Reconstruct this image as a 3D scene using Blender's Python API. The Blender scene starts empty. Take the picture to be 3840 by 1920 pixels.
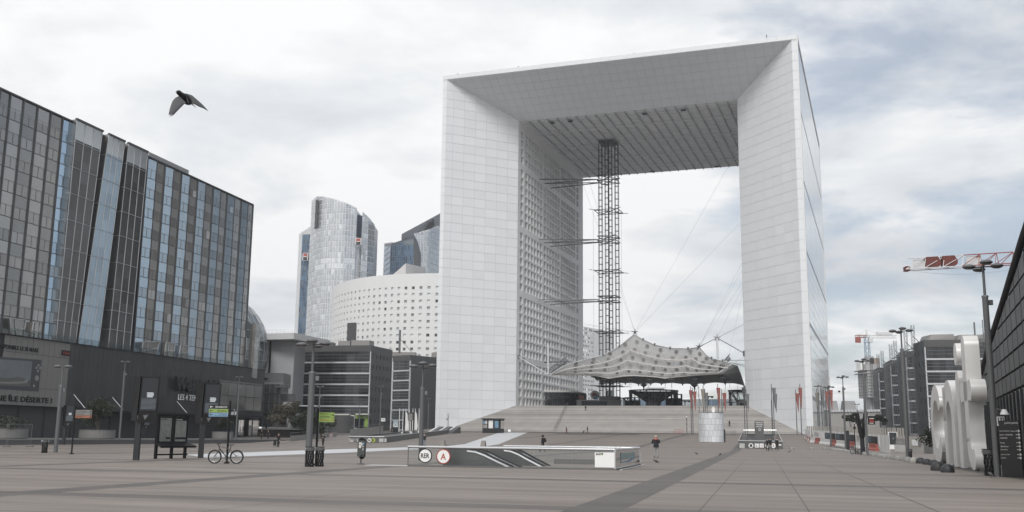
import bpy, bmesh, math, random
from mathutils import Vector as V, Matrix
random.seed(7)
R = math.radians
scene = bpy.context.scene
col = scene.collection

# ------------------------------------------------------------------ camera
F, PITCH, ROLL, EYE = 3798.6, 0.176546, 0.011244, 1.57
fwd = V((0, math.cos(PITCH), math.sin(PITCH)))
_up = V((0, -math.sin(PITCH), math.cos(PITCH)))
_rt = V((1, 0, 0))
rgt = _rt * math.cos(ROLL) + _up * math.sin(ROLL)
upv = _up * math.cos(ROLL) - _rt * math.sin(ROLL)
cam_d = bpy.data.cameras.new('camera')
cam = bpy.data.objects.new('camera', cam_d)
col.objects.link(cam)
cam.matrix_world = Matrix(((rgt.x, upv.x, -fwd.x, 0), (rgt.y, upv.y, -fwd.y, 0), (rgt.z, upv.z, -fwd.z, EYE), (0, 0, 0, 1)))
cam_d.sensor_width = 36
cam_d.lens = F / 3840 * 36
cam_d.clip_start = 0.1
cam_d.clip_end = 9000
scene.camera = cam

# ------------------------------------------------------------------ sky, sun, exposure
SUN_EL, SUN_AZ = R(42), R(188)
w = bpy.data.worlds.new('World')
scene.world = w
w.use_nodes = True
nt = w.node_tree
nt.nodes.clear()
def N(tree, typ, **kw):
    n = tree.nodes.new(typ)
    for k, v in kw.items():
        if hasattr(n, k):
            setattr(n, k, v)
        else:
            n.inputs[k.replace('_', ' ')].default_value = v
    return n
def math_node(tree, op, a, b=None, clamp=False):
    n = tree.nodes.new('ShaderNodeMath')
    n.operation = op
    n.use_clamp = clamp
    for i, x in enumerate((a, b)):
        if x is None:
            continue
        if isinstance(x, (int, float)):
            n.inputs[i].default_value = x
        else:
            tree.links.new(x, n.inputs[i])
    return n.outputs[0]
def mix_node(tree, fac, a, b, blend='MIX'):
    n = tree.nodes.new('ShaderNodeMixRGB')
    n.blend_type = blend
    for i, x in enumerate((fac, a, b)):
        if isinstance(x, (int, float)):
            n.inputs[i].default_value = x
        elif isinstance(x, (tuple, list)):
            n.inputs[i].default_value = tuple(x) + (1,) * (4 - len(x))
        else:
            tree.links.new(x, n.inputs[i])
    return n.outputs[0]
def ramp(tree, fac, stops):
    n = tree.nodes.new('ShaderNodeValToRGB')
    el = n.color_ramp.elements
    while len(el) < len(stops):
        el.new(0.5)
    for e, (p, c) in zip(el, stops):
        e.position = p
        e.color = (c, c, c, 1) if isinstance(c, (int, float)) else tuple(c) + (1,)
    tree.links.new(fac, n.inputs[0])
    return n.outputs[0]
sky = N(nt, 'ShaderNodeTexSky', sky_type='NISHITA', sun_disc=False, sun_elevation=SUN_EL, sun_rotation=SUN_AZ, air_density=1.0, dust_density=2.0, ozone_density=1.0)
tc = N(nt, 'ShaderNodeTexCoord')
sep = N(nt, 'ShaderNodeSeparateXYZ')
nt.links.new(tc.outputs['Generated'], sep.inputs[0])
zz = math_node(nt, 'ADD', math_node(nt, 'MAXIMUM', sep.outputs[2], 0.0), 0.16)
cmb = N(nt, 'ShaderNodeCombineXYZ')
nt.links.new(math_node(nt, 'DIVIDE', sep.outputs[0], zz), cmb.inputs[0])
nt.links.new(math_node(nt, 'DIVIDE', sep.outputs[1], zz), cmb.inputs[1])
n1 = N(nt, 'ShaderNodeTexNoise', Scale=1.5, Detail=9.0, Roughness=0.56, Distortion=0.35)
n2 = N(nt, 'ShaderNodeTexNoise', Scale=1.25, Detail=6.0, Roughness=0.55, Distortion=0.2)
nt.links.new(cmb.outputs[0], n1.inputs['Vector'])
off = N(nt, 'ShaderNodeVectorMath', operation='ADD')
off.inputs[1].default_value = (4.3, 1.7, 0)
nt.links.new(cmb.outputs[0], off.inputs[0])
nt.links.new(off.outputs[0], n2.inputs['Vector'])
# the cloud sheet thins out towards the right of the view (north)
thin = math_node(nt, 'MINIMUM', math_node(nt, 'MULTIPLY', math_node(nt, 'ADD', sep.outputs[0], -0.08, True), 0.75), 0.25)
cover = math_node(nt, 'SUBTRACT', n1.outputs['Fac'], thin)
mask = ramp(nt, cover, [(0.25, 0.42), (0.37, 1.0)])
thick = math_node(nt, 'SUBTRACT', n2.outputs['Fac'], math_node(nt, 'MULTIPLY', thin, 0.55))
shade = ramp(nt, thick, [(0.25, (5.7, 6.0, 6.4)), (0.40, (7.6, 7.85, 8.1)), (0.50, (9.3, 9.33, 9.35))])
skyc = mix_node(nt, mask, sky.outputs[0], shade)
bg = N(nt, 'ShaderNodeBackground', Strength=0.1)
nt.links.new(skyc, bg.inputs[0])
wo = N(nt, 'ShaderNodeOutputWorld')
nt.links.new(bg.outputs[0], wo.inputs[0])
sun_d = bpy.data.lights.new('sun', 'SUN')
sun_d.energy = 1.9
sun_d.angle = R(20)
sun_d.color = (1.0, 0.975, 0.945)
sun = bpy.data.objects.new('sun', sun_d)
sd = V((math.sin(SUN_AZ) * math.cos(SUN_EL), math.cos(SUN_AZ) * math.cos(SUN_EL), math.sin(SUN_EL)))
sun.rotation_euler = sd.to_track_quat('Z', 'Y').to_euler()
sun.location = (0, -30, 60)
col.objects.link(sun)
scene.view_settings.view_transform = 'Standard'
scene.view_settings.look = 'None'
scene.view_settings.exposure = 0.17
scene.view_settings.gamma = 1.0
scene.view_settings.use_curve_mapping = False
scene.render.engine = 'CYCLES'
scene.cycles.max_bounces = 8
scene.cycles.transparent_max_bounces = 16
scene.cycles.use_denoising = True

# ------------------------------------------------------------------ where things stand
def ray(px, py):
    d = fwd + rgt * ((px - 1920) / F) - upv * ((py - 960) / F)
    return d / d.y
def at(px, py, Y):
    return V((0, 0, EYE)) + ray(px, py) * Y
def gz(x, y):
    s = .3376 * x + .9413 * y
    return 3.0 * min(max((s - 145) / 127, 0), 1)
def gnd(px, py):
    d = ray(px, py)
    Y = 18.0
    while Y < 420:
        p = V((0, 0, EYE)) + d * Y
        if p.z <= gz(p.x, p.y):
            break
        Y += .1
    return V((p.x, p.y, gz(p.x, p.y)))
def onplane(px, py, P, n):
    d = ray(px, py)
    o = V((0, 0, EYE))
    return o + d * ((P - o).dot(n) / d.dot(n))
PV, QV, UP = V((.971, -.2385, 0)), V((.2385, .971, 0)), V((0, 0, 1))     # axes of the paving grid
AV, BV = V((.9413, -.3376, 0)), V((.3376, .9413, 0))                     # axes of the arch
def pq(p, q, z=None):
    v = PV * p + QV * q
    v.z = gz(v.x, v.y) if z is None else z
    return v
def atp(px, py, p):
    return onplane(px, py, PV * p, PV)
# ------------------------------------------------------------------ materials
MATS = {}
def M(name, c, rough=.6, metal=0., noise=0., scale=1., rand=0., bump=0., bscale=20., stretch=(1, 1, 1), spec=.5, rot=0., emit=0., coord='Object'):
    if name in MATS:
        return MATS[name]
    m = bpy.data.materials.new(name)
    MATS[name] = m
    m.use_nodes = True
    t = m.node_tree
    b = t.nodes['Principled BSDF']
    b.inputs['Roughness'].default_value = rough
    b.inputs['Metallic'].default_value = metal
    b.inputs['Specular IOR Level'].default_value = spec
    c = tuple(c) + (1,) if len(c) == 3 else tuple(c)
    b.inputs['Base Color'].default_value = c
    if emit:
        b.inputs['Emission Color'].default_value = c
        b.inputs['Emission Strength'].default_value = emit
    vec = None
    if noise or bump:
        co = t.nodes.new('ShaderNodeTexCoord')
        mp = t.nodes.new('ShaderNodeMapping')
        mp.inputs['Scale'].default_value = stretch
        if rot:      # turn first, then stretch
            mp.vector_type = 'TEXTURE'
            mp.inputs['Scale'].default_value = tuple(1 / x for x in stretch)
        mp.inputs['Rotation'].default_value = (0, 0, rot)
        t.links.new(co.outputs[coord], mp.inputs[0])
        vec = mp.outputs[0]
    val = None
    if noise:
        n = N(t, 'ShaderNodeTexNoise', Scale=scale, Detail=7.0, Roughness=.62)
        t.links.new(vec, n.inputs['Vector'])
        val = math_node(t, 'ADD', math_node(t, 'MULTIPLY', n.outputs['Fac'], 2 * noise), 1 - noise)
        n3 = N(t, 'ShaderNodeTexNoise', Scale=scale * 7.3, Detail=4.0, Roughness=.6)
        t.links.new(vec, n3.inputs['Vector'])
        val = math_node(t, 'ADD', val, math_node(t, 'MULTIPLY', math_node(t, 'SUBTRACT', n3.outputs['Fac'], .5), noise * .8))
    if rand:
        oi = t.nodes.new('ShaderNodeObjectInfo')
        rv = math_node(t, 'ADD', math_node(t, 'MULTIPLY', oi.outputs['Random'], 2 * rand), 1 - rand)
        val = rv if val is None else math_node(t, 'MULTIPLY', val, rv)
    if val is not None:
        h = N(t, 'ShaderNodeHueSaturation', Color=c)
        t.links.new(val, h.inputs['Value'])
        t.links.new(h.outputs[0], b.inputs['Base Color'])
    if bump:
        n = N(t, 'ShaderNodeTexNoise', Scale=bscale, Detail=3.0)
        t.links.new(vec, n.inputs['Vector'])
        bp = N(t, 'ShaderNodeBump', Strength=bump, Distance=.05)
        t.links.new(n.outputs['Fac'], bp.inputs['Height'])
        t.links.new(bp.outputs[0], b.inputs['Normal'])
    return m
def glass(name, tint=(.9, .95, .95), body=.12, bodycol=(.3, .33, .34), rough=.03, ior=1.18):
    """thin clear sheet: mostly transparent, a little body, a fresnel gloss"""
    m = bpy.data.materials.new(name)
    MATS[name] = m
    m.use_nodes = True
    t = m.node_tree
    t.nodes.clear()
    tr = N(t, 'ShaderNodeBsdfTransparent', Color=tint + (1,))
    df = N(t, 'ShaderNodeBsdfDiffuse', Color=bodycol + (1,))
    gl = N(t, 'ShaderNodeBsdfGlossy', Roughness=rough)
    fr = N(t, 'ShaderNodeFresnel', IOR=ior)
    a = N(t, 'ShaderNodeMixShader', Fac=body)
    t.links.new(tr.outputs[0], a.inputs[1])
    t.links.new(df.outputs[0], a.inputs[2])
    b = N(t, 'ShaderNodeMixShader')
    t.links.new(fr.outputs[0], b.inputs[0])
    t.links.new(a.outputs[0], b.inputs[1])
    t.links.new(gl.outputs[0], b.inputs[2])
    o = N(t, 'ShaderNodeOutputMaterial')
    t.links.new(b.outputs[0], o.inputs[0])
    return m
marble = M('marble', (.735, .752, .768), .42, noise=.06, scale=.22, rand=.032, bump=.05, bscale=3)
marble_core = M('joint_grey', (.62, .63, .64), .7)
marble_trim = M('marble_trim', (.74, .74, .735), .5, noise=.06, scale=.1)
soffit = marble
coffer = M('coffer_metal', (.80, .81, .82), .5, noise=.08, scale=.15)
coffer_rib = M('coffer_rib', (.78, .79, .80), .5, noise=.06, scale=.3)
lattice_m = M('lattice_concrete', (.82, .82, .815), .6, noise=.06, scale=.3)
pane_grey = M('pane_grey', (.24, .255, .27), .25, .25, rand=.25, spec=.8)
wall_glass = M('wall_glass', (.84, .90, .95), .08, .95, bump=.08, bscale=.25, noise=.06, scale=.1)
steel = M('steel', (.55, .56, .57), .28, .9)
steel_white = M('white_steel', (.62, .63, .64), .4, .1)
steel_dark = M('dark_steel', (.06, .063, .066), .45, .3, noise=.1, scale=2)
steel_mid = M('mid_steel', (.17, .175, .18), .45, .5, noise=.15, scale=1.5)
lamp_grey = M('lamp_grey', (.12, .123, .127), .5, .2, noise=.18, scale=2.5, stretch=(1, 1, .2))
black = M('black_paint', (.010, .010, .011), .6, spec=.25, noise=.2, scale=3)
charcoal = M('charcoal', (.028, .029, .031), .55, spec=.3, noise=.15, scale=1.2)
white = M('white_paint', (.78, .78, .77), .45, noise=.06, scale=1.5)
offwhite = M('off_white', (.58, .57, .55), .6, noise=.08, scale=.8)
red = M('red_paint', (.36, .07, .05), .5, noise=.1, scale=2)
green = M('leaf_green_paint', (.24, .35, .085), .5, noise=.05)
blue = M('sign_blue', (.18, .30, .42), .5)
concrete = M('concrete', (.27, .26, .245), .75, noise=.18, scale=.6, bump=.1, bscale=8)
concrete_dk = M('dark_concrete', (.13, .128, .122), .75, noise=.2, scale=.5)
stone_step = M('step_stone', (.335, .318, .302), .7, noise=.25, scale=.3, rand=.22, stretch=(1, 1, 1))
paving = M('paving', (.192, .164, .143), .62, noise=.72, scale=.42, rand=.06, bump=.12, bscale=14, stretch=(.16, 1.9, 1), rot=-.241, coord='Object')
paving_dk = M('paving_dark', (.094, .083, .075), .6, noise=.55, scale=.5, rand=.08, bump=.12, bscale=14, stretch=(.3, 1.6, 1), rot=-.241)
paving_jt = M('paving_joint', (.10, .092, .086), .8, noise=.2, scale=1)
paving_wh = M('white_paving_paint', (.50, .51, .52), .5, noise=.09, scale=.5)
clear = glass('clear_glass', (.975, .985, .985), body=.03)
smoked = glass('smoked_glass', (.6, .64, .66), .3, (.05, .055, .06), ior=1.3)
poster_glass = glass('tinted_glass', (.8, .9, .95), .3, (.35, .45, .5))

# ------------------------------------------------------------------ mesh builder
class MB:
    def __init__(s):
        s.v, s.f, s.m = [], [], []
    def poly(s, pts, m=0):
        i = len(s.v)
        s.v += [tuple(p) for p in pts]
        s.f.append(tuple(range(i, i + len(pts))))
        s.m.append(m)
        return s
    def hexa(s, a, b, m=0):
        """solid between loop a and loop b (same count)"""
        n, i = len(a), len(s.v)
        s.v += [tuple(p) for p in a] + [tuple(p) for p in b]
        s.f += [tuple(range(i + n - 1, i - 1, -1)), tuple(range(i + n, i + 2 * n))]
        for k in range(n):
            k2 = (k + 1) % n
            s.f.append((i + k, i + k2, i + n + k2, i + n + k))
        s.m += [m] * (n + 2)
        return s
    def box(s, c, d, rz=0, m=0, tx=1):
        x, y, z = d[0] / 2, d[1] / 2, d[2] / 2
        cs, sn = math.cos(rz), math.sin(rz)
        def q(a, b, h, k=1):
            return (c[0] + a * k * cs - b * k * sn, c[1] + a * k * sn + b * k * cs, c[2] + h)
        return s.hexa([q(-x, -y, -z), q(x, -y, -z), q(x, y, -z), q(-x, y, -z)], [q(-x, -y, z, tx), q(x, -y, z, tx), q(x, y, z, tx), q(-x, y, z, tx)], m)
    def obox(s, p, ex, ey, ez, m=0):
        """oriented box from a corner and three edge vectors"""
        p, ex, ey, ez = V(p), V(ex), V(ey), V(ez)
        return s.hexa([p, p + ex, p + ex + ey, p + ey], [p + ez, p + ex + ez, p + ex + ey + ez, p + ey + ez], m)
    def beam(s, p, q, w, h, m=0):
        """rectangular bar, width w across, h in the vertical-ish direction"""
        p, q = V(p), V(q)
        d = (q - p).normalized()
        a = d.cross(UP if abs(d.z) < .95 else V((1, 0, 0))).normalized()
        b = a.cross(d)
        a, b = a * w / 2, b * h / 2
        return s.hexa([p - a - b, p + a - b, p + a + b, p - a + b], [q - a - b, q + a - b, q + a + b, q - a + b], m)
    def ring(s, c, a, b, r, n):
        return [V(c) + a * (r * math.cos(2 * math.pi * k / n)) + b * (r * math.sin(2 * math.pi * k / n)) for k in range(n)]
    def tube(s, p, q, r, r2=None, n=8, m=0):
        p, q = V(p), V(q)
        d = (q - p).normalized()
        a = d.cross(UP if abs(d.z) < .95 else V((1, 0, 0))).normalized()
        b = d.cross(a)
        return s.hexa(s.ring(p, a, b, r, n), s.ring(q, a, b, r if r2 is None else r2, n), m)
    def path(s, pts, r, n=8, m=0):
        for p, q in zip(pts, pts[1:]):
            s.tube(p, q, r, None, n, m)
        return s
    def torus(s, c, ax, r, t, n=24, k=6, m=0):
        ax = V(ax).normalized()
        a = ax.cross(UP if abs(ax.z) < .95 else V((1, 0, 0))).normalized()
        b = ax.cross(a)
        i = len(s.v)
        for j in range(n):
            th = 2 * math.pi * j / n
            d = a * math.cos(th) + b * math.sin(th)
            for l in range(k):
                ph = 2 * math.pi * l / k
                s.v.append(tuple(V(c) + d * (r + t * math.cos(ph)) + ax * (t * math.sin(ph))))
        for j in range(n):
            for l in range(k):
                s.f.append((i + j * k + l, i + ((j + 1) % n) * k + l, i + ((j + 1) % n) * k + (l + 1) % k, i + j * k + (l + 1) % k))
                s.m.append(m)
        return s
    def lathe(s, prof, n=20, c=(0, 0, 0), m=0, a0=0, a1=2 * math.pi):
        full = abs(a1 - a0) > 6.28
        i, k = len(s.v), len(prof)
        cnt = n if full else n + 1
        for j in range(cnt):
            th = a0 + (a1 - a0) * j / n
            for r, z in prof:
                s.v.append((c[0] + r * math.cos(th), c[1] + r * math.sin(th), c[2] + z))
        for j in range(n):
            j2 = (j + 1) % cnt
            for l in range(k - 1):
                s.f.append((i + j * k + l, i + j2 * k + l, i + j2 * k + l + 1, i + j * k + l + 1))
                s.m.append(m)
        return s
    def grid(s, rows, m=0, close=False):
        i, k = len(s.v), len(rows[0])
        for r in rows:
            s.v += [tuple(p) for p in r]
        for a in range(len(rows) - 1):
            for b in range(k if close else k - 1):
                b2 = (b + 1) % k
                s.f.append((i + a * k + b, i + a * k + b2, i + (a + 1) * k + b2, i + (a + 1) * k + b))
                s.m.append(m)
        return s
    def ball(s, c, r, n=12, m=0, sz=1., z0=-1.):
        prof = []
        k = max(4, n // 2)
        a0 = math.asin(max(-1, z0))
        for j in range(k + 1):
            a = a0 + (math.pi / 2 - a0) * j / k
            prof.append((max(1e-4, r * math.cos(a)), r * sz * math.sin(a)))
        return s.lathe(prof, n, c, m)
def wloc(o):
    l = V((0, 0, 0))
    while o:
        l += o.location
        o = o.parent
    return l
def build(name, mb, mats, parent=None, label=None, kind=None, smooth=False, world=False, cat=None, group=None):
    me = bpy.data.meshes.new(name)
    o = V((0, 0, 0))
    if world and parent is not None:
        o = wloc(parent)
    me.from_pydata([(v[0] - o.x, v[1] - o.y, v[2] - o.z) for v in mb.v], [], mb.f)
    for mm in (mats if isinstance(mats, (list, tuple)) else [mats]):
        me.materials.append(mm)
    if any(mb.m):
        me.polygons.foreach_set('material_index', mb.m)
    if smooth:
        me.polygons.foreach_set('use_smooth', [True] * len(me.polygons))
        me.set_sharp_from_angle(angle=R(38))
    ob = bpy.data.objects.new(name, me)
    col.objects.link(ob)
    if parent is not None:
        ob.parent = parent
    for k, v in (('label', label), ('kind', kind), ('category', cat), ('group', group)):
        if v:
            ob[k] = v
    return ob
def P(name, mb, mats, parent, **kw):
    return build(name, mb, mats, parent, world=True, **kw)
def T(name, label, cat, loc=(0, 0, 0), rz=0, group=None):
    o = bpy.data.objects.new(name, None)
    o.empty_display_size = .3
    col.objects.link(o)
    o.location = loc
    o.rotation_euler = (0, 0, rz)
    o['label'], o['category'] = label, cat
    if group:
        o['group'] = group
    return o
def dup(root, loc, rz=None, label=None, group=None, scale=None):
    def cp(o, par):
        c = o.copy()
        col.objects.link(c)
        c.parent = par
        for ch in kids.get(o, ()):
            cp(ch, c)
        return c
    kids = {}
    stack = [root]
    while stack:
        o = stack.pop()
        kids[o] = list(o.children)
        stack += kids[o]
    r = cp(root, None)
    r.location = loc
    if rz is not None:
        r.rotation_euler = (0, 0, rz)
    if label:
        r['label'] = label
    if group:
        r['group'] = group
    if scale:
        r.scale = (scale,) * 3
    return r
SLABS = {}
def panel(parent, name, p, ex, ey, w, h, t, mat, label=None):
    """one separate flat piece: corner p, edges along ex (w) and ey (h), thickness t behind its face; alike pieces share mesh data"""
    key = (round(w, 2), round(h, 2), round(t, 3), mat.name)
    me = SLABS.get(key)
    if me is None:
        mb = MB().obox((0, 0, -t), (w, 0, 0), (0, h, 0), (0, 0, t))
        me = bpy.data.meshes.new(name)
        me.from_pydata(mb.v, [], mb.f)
        me.materials.append(mat)
        SLABS[key] = me
    ex, ey = V(ex).normalized(), V(ey).normalized()
    ez = ex.cross(ey)
    l = V(p) - wloc(parent)
    o = bpy.data.objects.new(name, me)
    col.objects.link(o)
    o.parent = parent
    o.matrix_local = Matrix(((ex.x, ey.x, ez.x, l.x), (ex.y, ey.y, ez.y, l.y), (ex.z, ey.z, ez.z, l.z), (0, 0, 0, 1)))
    if label:
        o['label'] = label
    return o
def text(parent, s, p, ex, ey, w, h, mat, depth=.02, name='lettering', shear=0., bold=0.):
    """lettering fitted into a box w x h whose lower left corner is p"""
    cu = bpy.data.curves.new(name, 'FONT')
    cu.body = s
    cu.align_x = 'LEFT'
    cu.resolution_u = 2
    cu.shear = shear
    cu.offset = bold
    to = bpy.data.objects.new(name, cu)
    col.objects.link(to)
    dg = bpy.context.evaluated_depsgraph_get()
    me = bpy.data.meshes.new_from_object(to.evaluated_get(dg))
    bpy.data.objects.remove(to)
    vs = [v.co.copy() for v in me.vertices]
    if not vs:
        return None
    x0, x1 = min(v.x for v in vs), max(v.x for v in vs)
    y0, y1 = min(v.y for v in vs), max(v.y for v in vs)
    ex, ey = V(ex).normalized(), V(ey).normalized()
    ez = ex.cross(ey)
    mb = MB()
    fs = [tuple(f.vertices) for f in me.polygons]
    n = len(vs)
    p = V(p)
    for d in (0, depth):
        for v in vs:
            mb.v.append(tuple(p + ex * ((v.x - x0) / max(1e-6, x1 - x0) * w) + ey * ((v.y - y0) / max(1e-6, y1 - y0) * h) + ez * d))
    mb.f += [tuple(i + n for i in f) for f in fs]
    edges = {}
    for f in fs:
        for a, b in zip(f, f[1:] + f[:1]):
            edges[(a, b)] = 1
    for (a, b) in list(edges):
        if (b, a) not in edges:
            mb.f.append((a, b, b + n, a + n))
    mb.m = [0] * len(mb.f)
    bpy.data.meshes.remove(me)
    return P(name, mb, mat, parent)
def clip(poly, f):
    """keep the part of a polygon where f(point) >= 0"""
    out = []
    for a, b in zip(poly, poly[1:] + poly[:1]):
        fa, fb = f(a), f(b)
        if fa >= 0:
            out.append(a)
        if (fa >= 0) != (fb >= 0):
            t = fa / (fa - fb)
            out.append(tuple(x + (y - x) * t for x, y in zip(a, b)))
    return out
def drape(mb, poly, off, m=0, th=0):
    """a flat shape laid on the sloping plaza"""
    S = lambda p: .3376 * p[0] + .9413 * p[1]
    for lo, hi in ((-1e4, 145), (145, 272), (272, 1e4)):
        q = clip(clip(list(poly), lambda p: S(p) - lo), lambda p: hi - S(p))
        if len(q) >= 3:
            mb.poly([(x, y, gz(x, y) + off) for x, y in q], m)
    return mb
def perf(mb, U, Vv, S, depth, m=0, mr=None):
    """wall over breakpoints U x Vv with an opening in every odd-odd cell; S(u, v, d) gives a point at depth d. returns the openings"""
    holes = []
    for i in range(len(U) - 1):
        for j in range(len(Vv) - 1):
            a, b, c, d = U[i], U[i + 1], Vv[j], Vv[j + 1]
            if i % 2 and j % 2:
                f = [S(a, c, 0), S(b, c, 0), S(b, d, 0), S(a, d, 0)]
                g = [S(a, c, depth), S(b, c, depth), S(b, d, depth), S(a, d, depth)]
                for k in range(4):
                    mb.poly([f[k], f[(k + 1) % 4], g[(k + 1) % 4], g[k]], m if mr is None else mr)
                holes.append(((i // 2, j // 2), g))
            else:
                mb.poly([S(a, c, 0), S(b, c, 0), S(b, d, 0), S(a, d, 0)], m)
    return holes
def pane(parent, g, mat, name='window_pane', t=.05):
    a, b, d = V(g[0]), V(g[1]), V(g[3])
    return panel(parent, name, a, b - a, d - a, (b - a).length, (d - a).length, t, mat)
def cuts(n, pitch, gap, start=0.):
    """breakpoints of n openings"""
    u = [start]
    for k in range(n):
        u += [start + k * pitch + gap / 2, start + (k + 1) * pitch - gap / 2]
    return u + [start + n * pitch]
# ================================================================== GROUND
g = MB()
def sq(s, t):
    return V((BV.x * s + AV.x * t, BV.y * s + AV.y * t, 0))
ss = [-900, 145, 272, 4000]
for s0, s1 in zip(ss, ss[1:]):
    pts = [sq(s0, -3000), sq(s0, 3000), sq(s1, 3000), sq(s1, -3000)]
    zs = [0 if s <= 145 else 3. for s in (s0, s0, s1, s1)]
    g.poly([(p.x, p.y, z) for p, z in zip(pts, zs)])
plaza = build('plaza_ground', g, paving_jt, kind='structure', label='wide beige paved plaza with dark bands')
CELL, BW = 14.85, 1.15
P0, Q0 = 10.65, 22.3
pb = [P0 + CELL * k for k in range(-7, 6)]
qb = [Q0 + CELL * k for k in range(-2, 17)]
def rect(p0, p1, q0, q1):
    return [tuple(pq(a, b, 0))[:2] for a, b in ((p0, q0), (p1, q0), (p1, q1), (p0, q1))]
for p in pb:
    build('paving_band', drape(MB(), rect(p, p + BW, -10, 262), .012), paving_dk, plaza)
for q in qb:
    for p in pb[:-1]:
        build('paving_band', drape(MB(), rect(p + BW + .006, p + CELL - .006, q, q + 1.25), .012), paving_dk, plaza)
far = MB()
for i, p in enumerate(pb[:-1]):
    for j, q in enumerate(qb[:-1]):
        a0, b0 = p + BW, q + 1.25
        wa, wb = (CELL - BW) / 2, (CELL - 1.25) / 3
        near = j in (1, 2, 3, 4, 5, 6) and 0 <= i < 9
        for x in range(2):
            for y in range(3):
                r_ = rect(a0 + x * wa + .012, a0 + (x + 1) * wa - .012, b0 + y * wb + .016, b0 + (y + 1) * wb - .016)
                if near:
                    build('paving_slab', drape(MB(), r_, .012), paving, plaza)
                else:
                    drape(far, r_, .012)
build('paving_slab', far, paving, plaza, kind='stuff')
for p in (-1.4, .95):
    build('paving_seam', drape(MB(), rect(p - .014, p + .014, 14, 100), .016), paving_jt, plaza)
# the broad pale strip that leads to the stairs
L = [(694, 1706), (1280, 1685), (1727, 1667), (1742, 1666), (1874, 1622)]
Rr = [(775, 1718), (1280, 1699), (1528, 1687), (1869, 1667), (1978, 1622.5)]
st = MB()
lp = [gnd(*a) for a in L]
rp = [gnd(*a) for a in Rr]
for k in range(4):
    drape(st, [tuple(lp[k])[:2], tuple(rp[k])[:2], tuple(rp[k + 1])[:2], tuple(lp[k + 1])[:2]], .024)
build('white_paving_strip', st, paving_wh, plaza)
pt = [tuple(gnd(x, y))[:2] for x, y in ((2080, 1629), (2385, 1632), (2420, 1624), (2120, 1622))]
build('dark_paving_patch', drape(MB(), pt, .022), paving_dk, plaza)

# ================================================================== GREAT ARCH
O = V((-21.98, 300.84, 0))
W, D, ZT, SL, SD, ST, ZD, T1 = 106.2, 111.8, 112., 18.66, 18.05, 10.84, 10.9, 1.34
def A(u, v, z):
    return O + AV * u + BV * v + UP * z
arch = T('monumental_arch', 'huge hollow white marble cube arch with gridded faces', 'arch', A(W / 2, D / 2, 2.9))
for k in (0, 1):
    X = (lambda u: u) if k == 0 else (lambda u: W - u)
    prof = [(0, 0), (T1, 0), (SL, SD), (SL, D - SD), (T1, D), (0, D)]
    if k == 0:   # the inner wall stands behind its lattice
        prof = [(0, 0), (T1, 0), (SL - .02, SD), (SL - 1.5, SD + .3), (SL - 1.5, D - SD - .3), (SL - .02, D - SD), (T1, D), (0, D)]
    mb = MB().hexa([A(X(u), v + .02, -1) for u, v in prof], [A(X(u), v + .02, ZT - .02) for u, v in prof])
    P('arch_pier', mb, marble_core, arch)
lint = [(0, ZT), (0, ZT - T1), (SD, ZT - ST), (D - SD, ZT - ST), (D, ZT - T1), (D, ZT)]
P('arch_lintel', MB().hexa([A(.03, v, z) for v, z in lint], [A(W - .03, v, z) for v, z in lint]), marble_core, arch)
# marble facing: one slab per joint square
PAN = []
def facing(org, ex, ey, nx, ny, us, vs, keep, mat, nrm):
    for i in range(len(us) - 1):
        for j in range(len(vs) - 1):
            q = [(us[i] + .06, vs[j] + .06), (us[i + 1] - .06, vs[j] + .06), (us[i + 1] - .06, vs[j + 1] - .06), (us[i] + .06, vs[j + 1] - .06)]
            full = q
            for f in keep:
                q = clip(q, f)
                if len(q) < 3:
                    break
            if len(q) < 3:
                continue
            pts = [org + ex * a + ey * b for a, b in q]
            PAN.append((pts, nrm, mat, len(q) == 4 and q == full))
slant = math.hypot(SL - T1, SD)
cw = [0, .6] + [.6 + k for k in range(1, 7)]
cw = [c / cw[-1] * slant for c in cw]
zrows = [1.2 + 2.79 * k for k in range(40)]
for k in (0, 1):
    u0, u1 = (T1, SL) if k == 0 else (W - T1, W - SL)
    ex = (A(u1, SD, 0) - A(u0, 0, 0)).normalized()
    nrm = (ex.cross(UP) if k == 0 else UP.cross(ex)).normalized()
    if nrm.dot(V((0, -1, 0))) < 0:
        nrm = -nrm
    org = A(u0, .02, 0)
    mitre = lambda p: (ZT - T1 - (ST - T1) * p[0] / slant) - .05 - p[1]
    facing(org, ex, UP, 0, 0, cw, zrows, [mitre], marble, nrm)
eyl = (A(0, SD, ZT - ST) - A(0, 0, ZT - T1)).normalized()
sl2 = math.hypot(SD, ST - T1)
nrm = AV.cross(eyl)
if nrm.z > 0:
    nrm = -nrm
facing(A(0, 0, ZT - T1), AV, eyl, 0, 0, [1.34 + 2.66 * k for k in range(39)] + [W - 1.34], [0] + [sl2 / 6.6 * (.6 + k) for k in range(7)],
       [lambda p: p[0] - T1 - (SL - T1) * p[1] / sl2 - .04, lambda p: W - T1 - (SL - T1) * p[1] / sl2 - .04 - p[0]], soffit, nrm)
def parea(pts):
    q = []
    for p in pts:
        d = p - V((0, 0, EYE))
        z = d.dot(fwd)
        q.append((d.dot(rgt) / z, d.dot(upv) / z))
    return abs(sum(a[0] * b[1] - a[1] * b[0] for a, b in zip(q, q[1:] + q[:1])))
PAN.sort(key=lambda t: -parea(t[0]))
rest = {}
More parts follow.
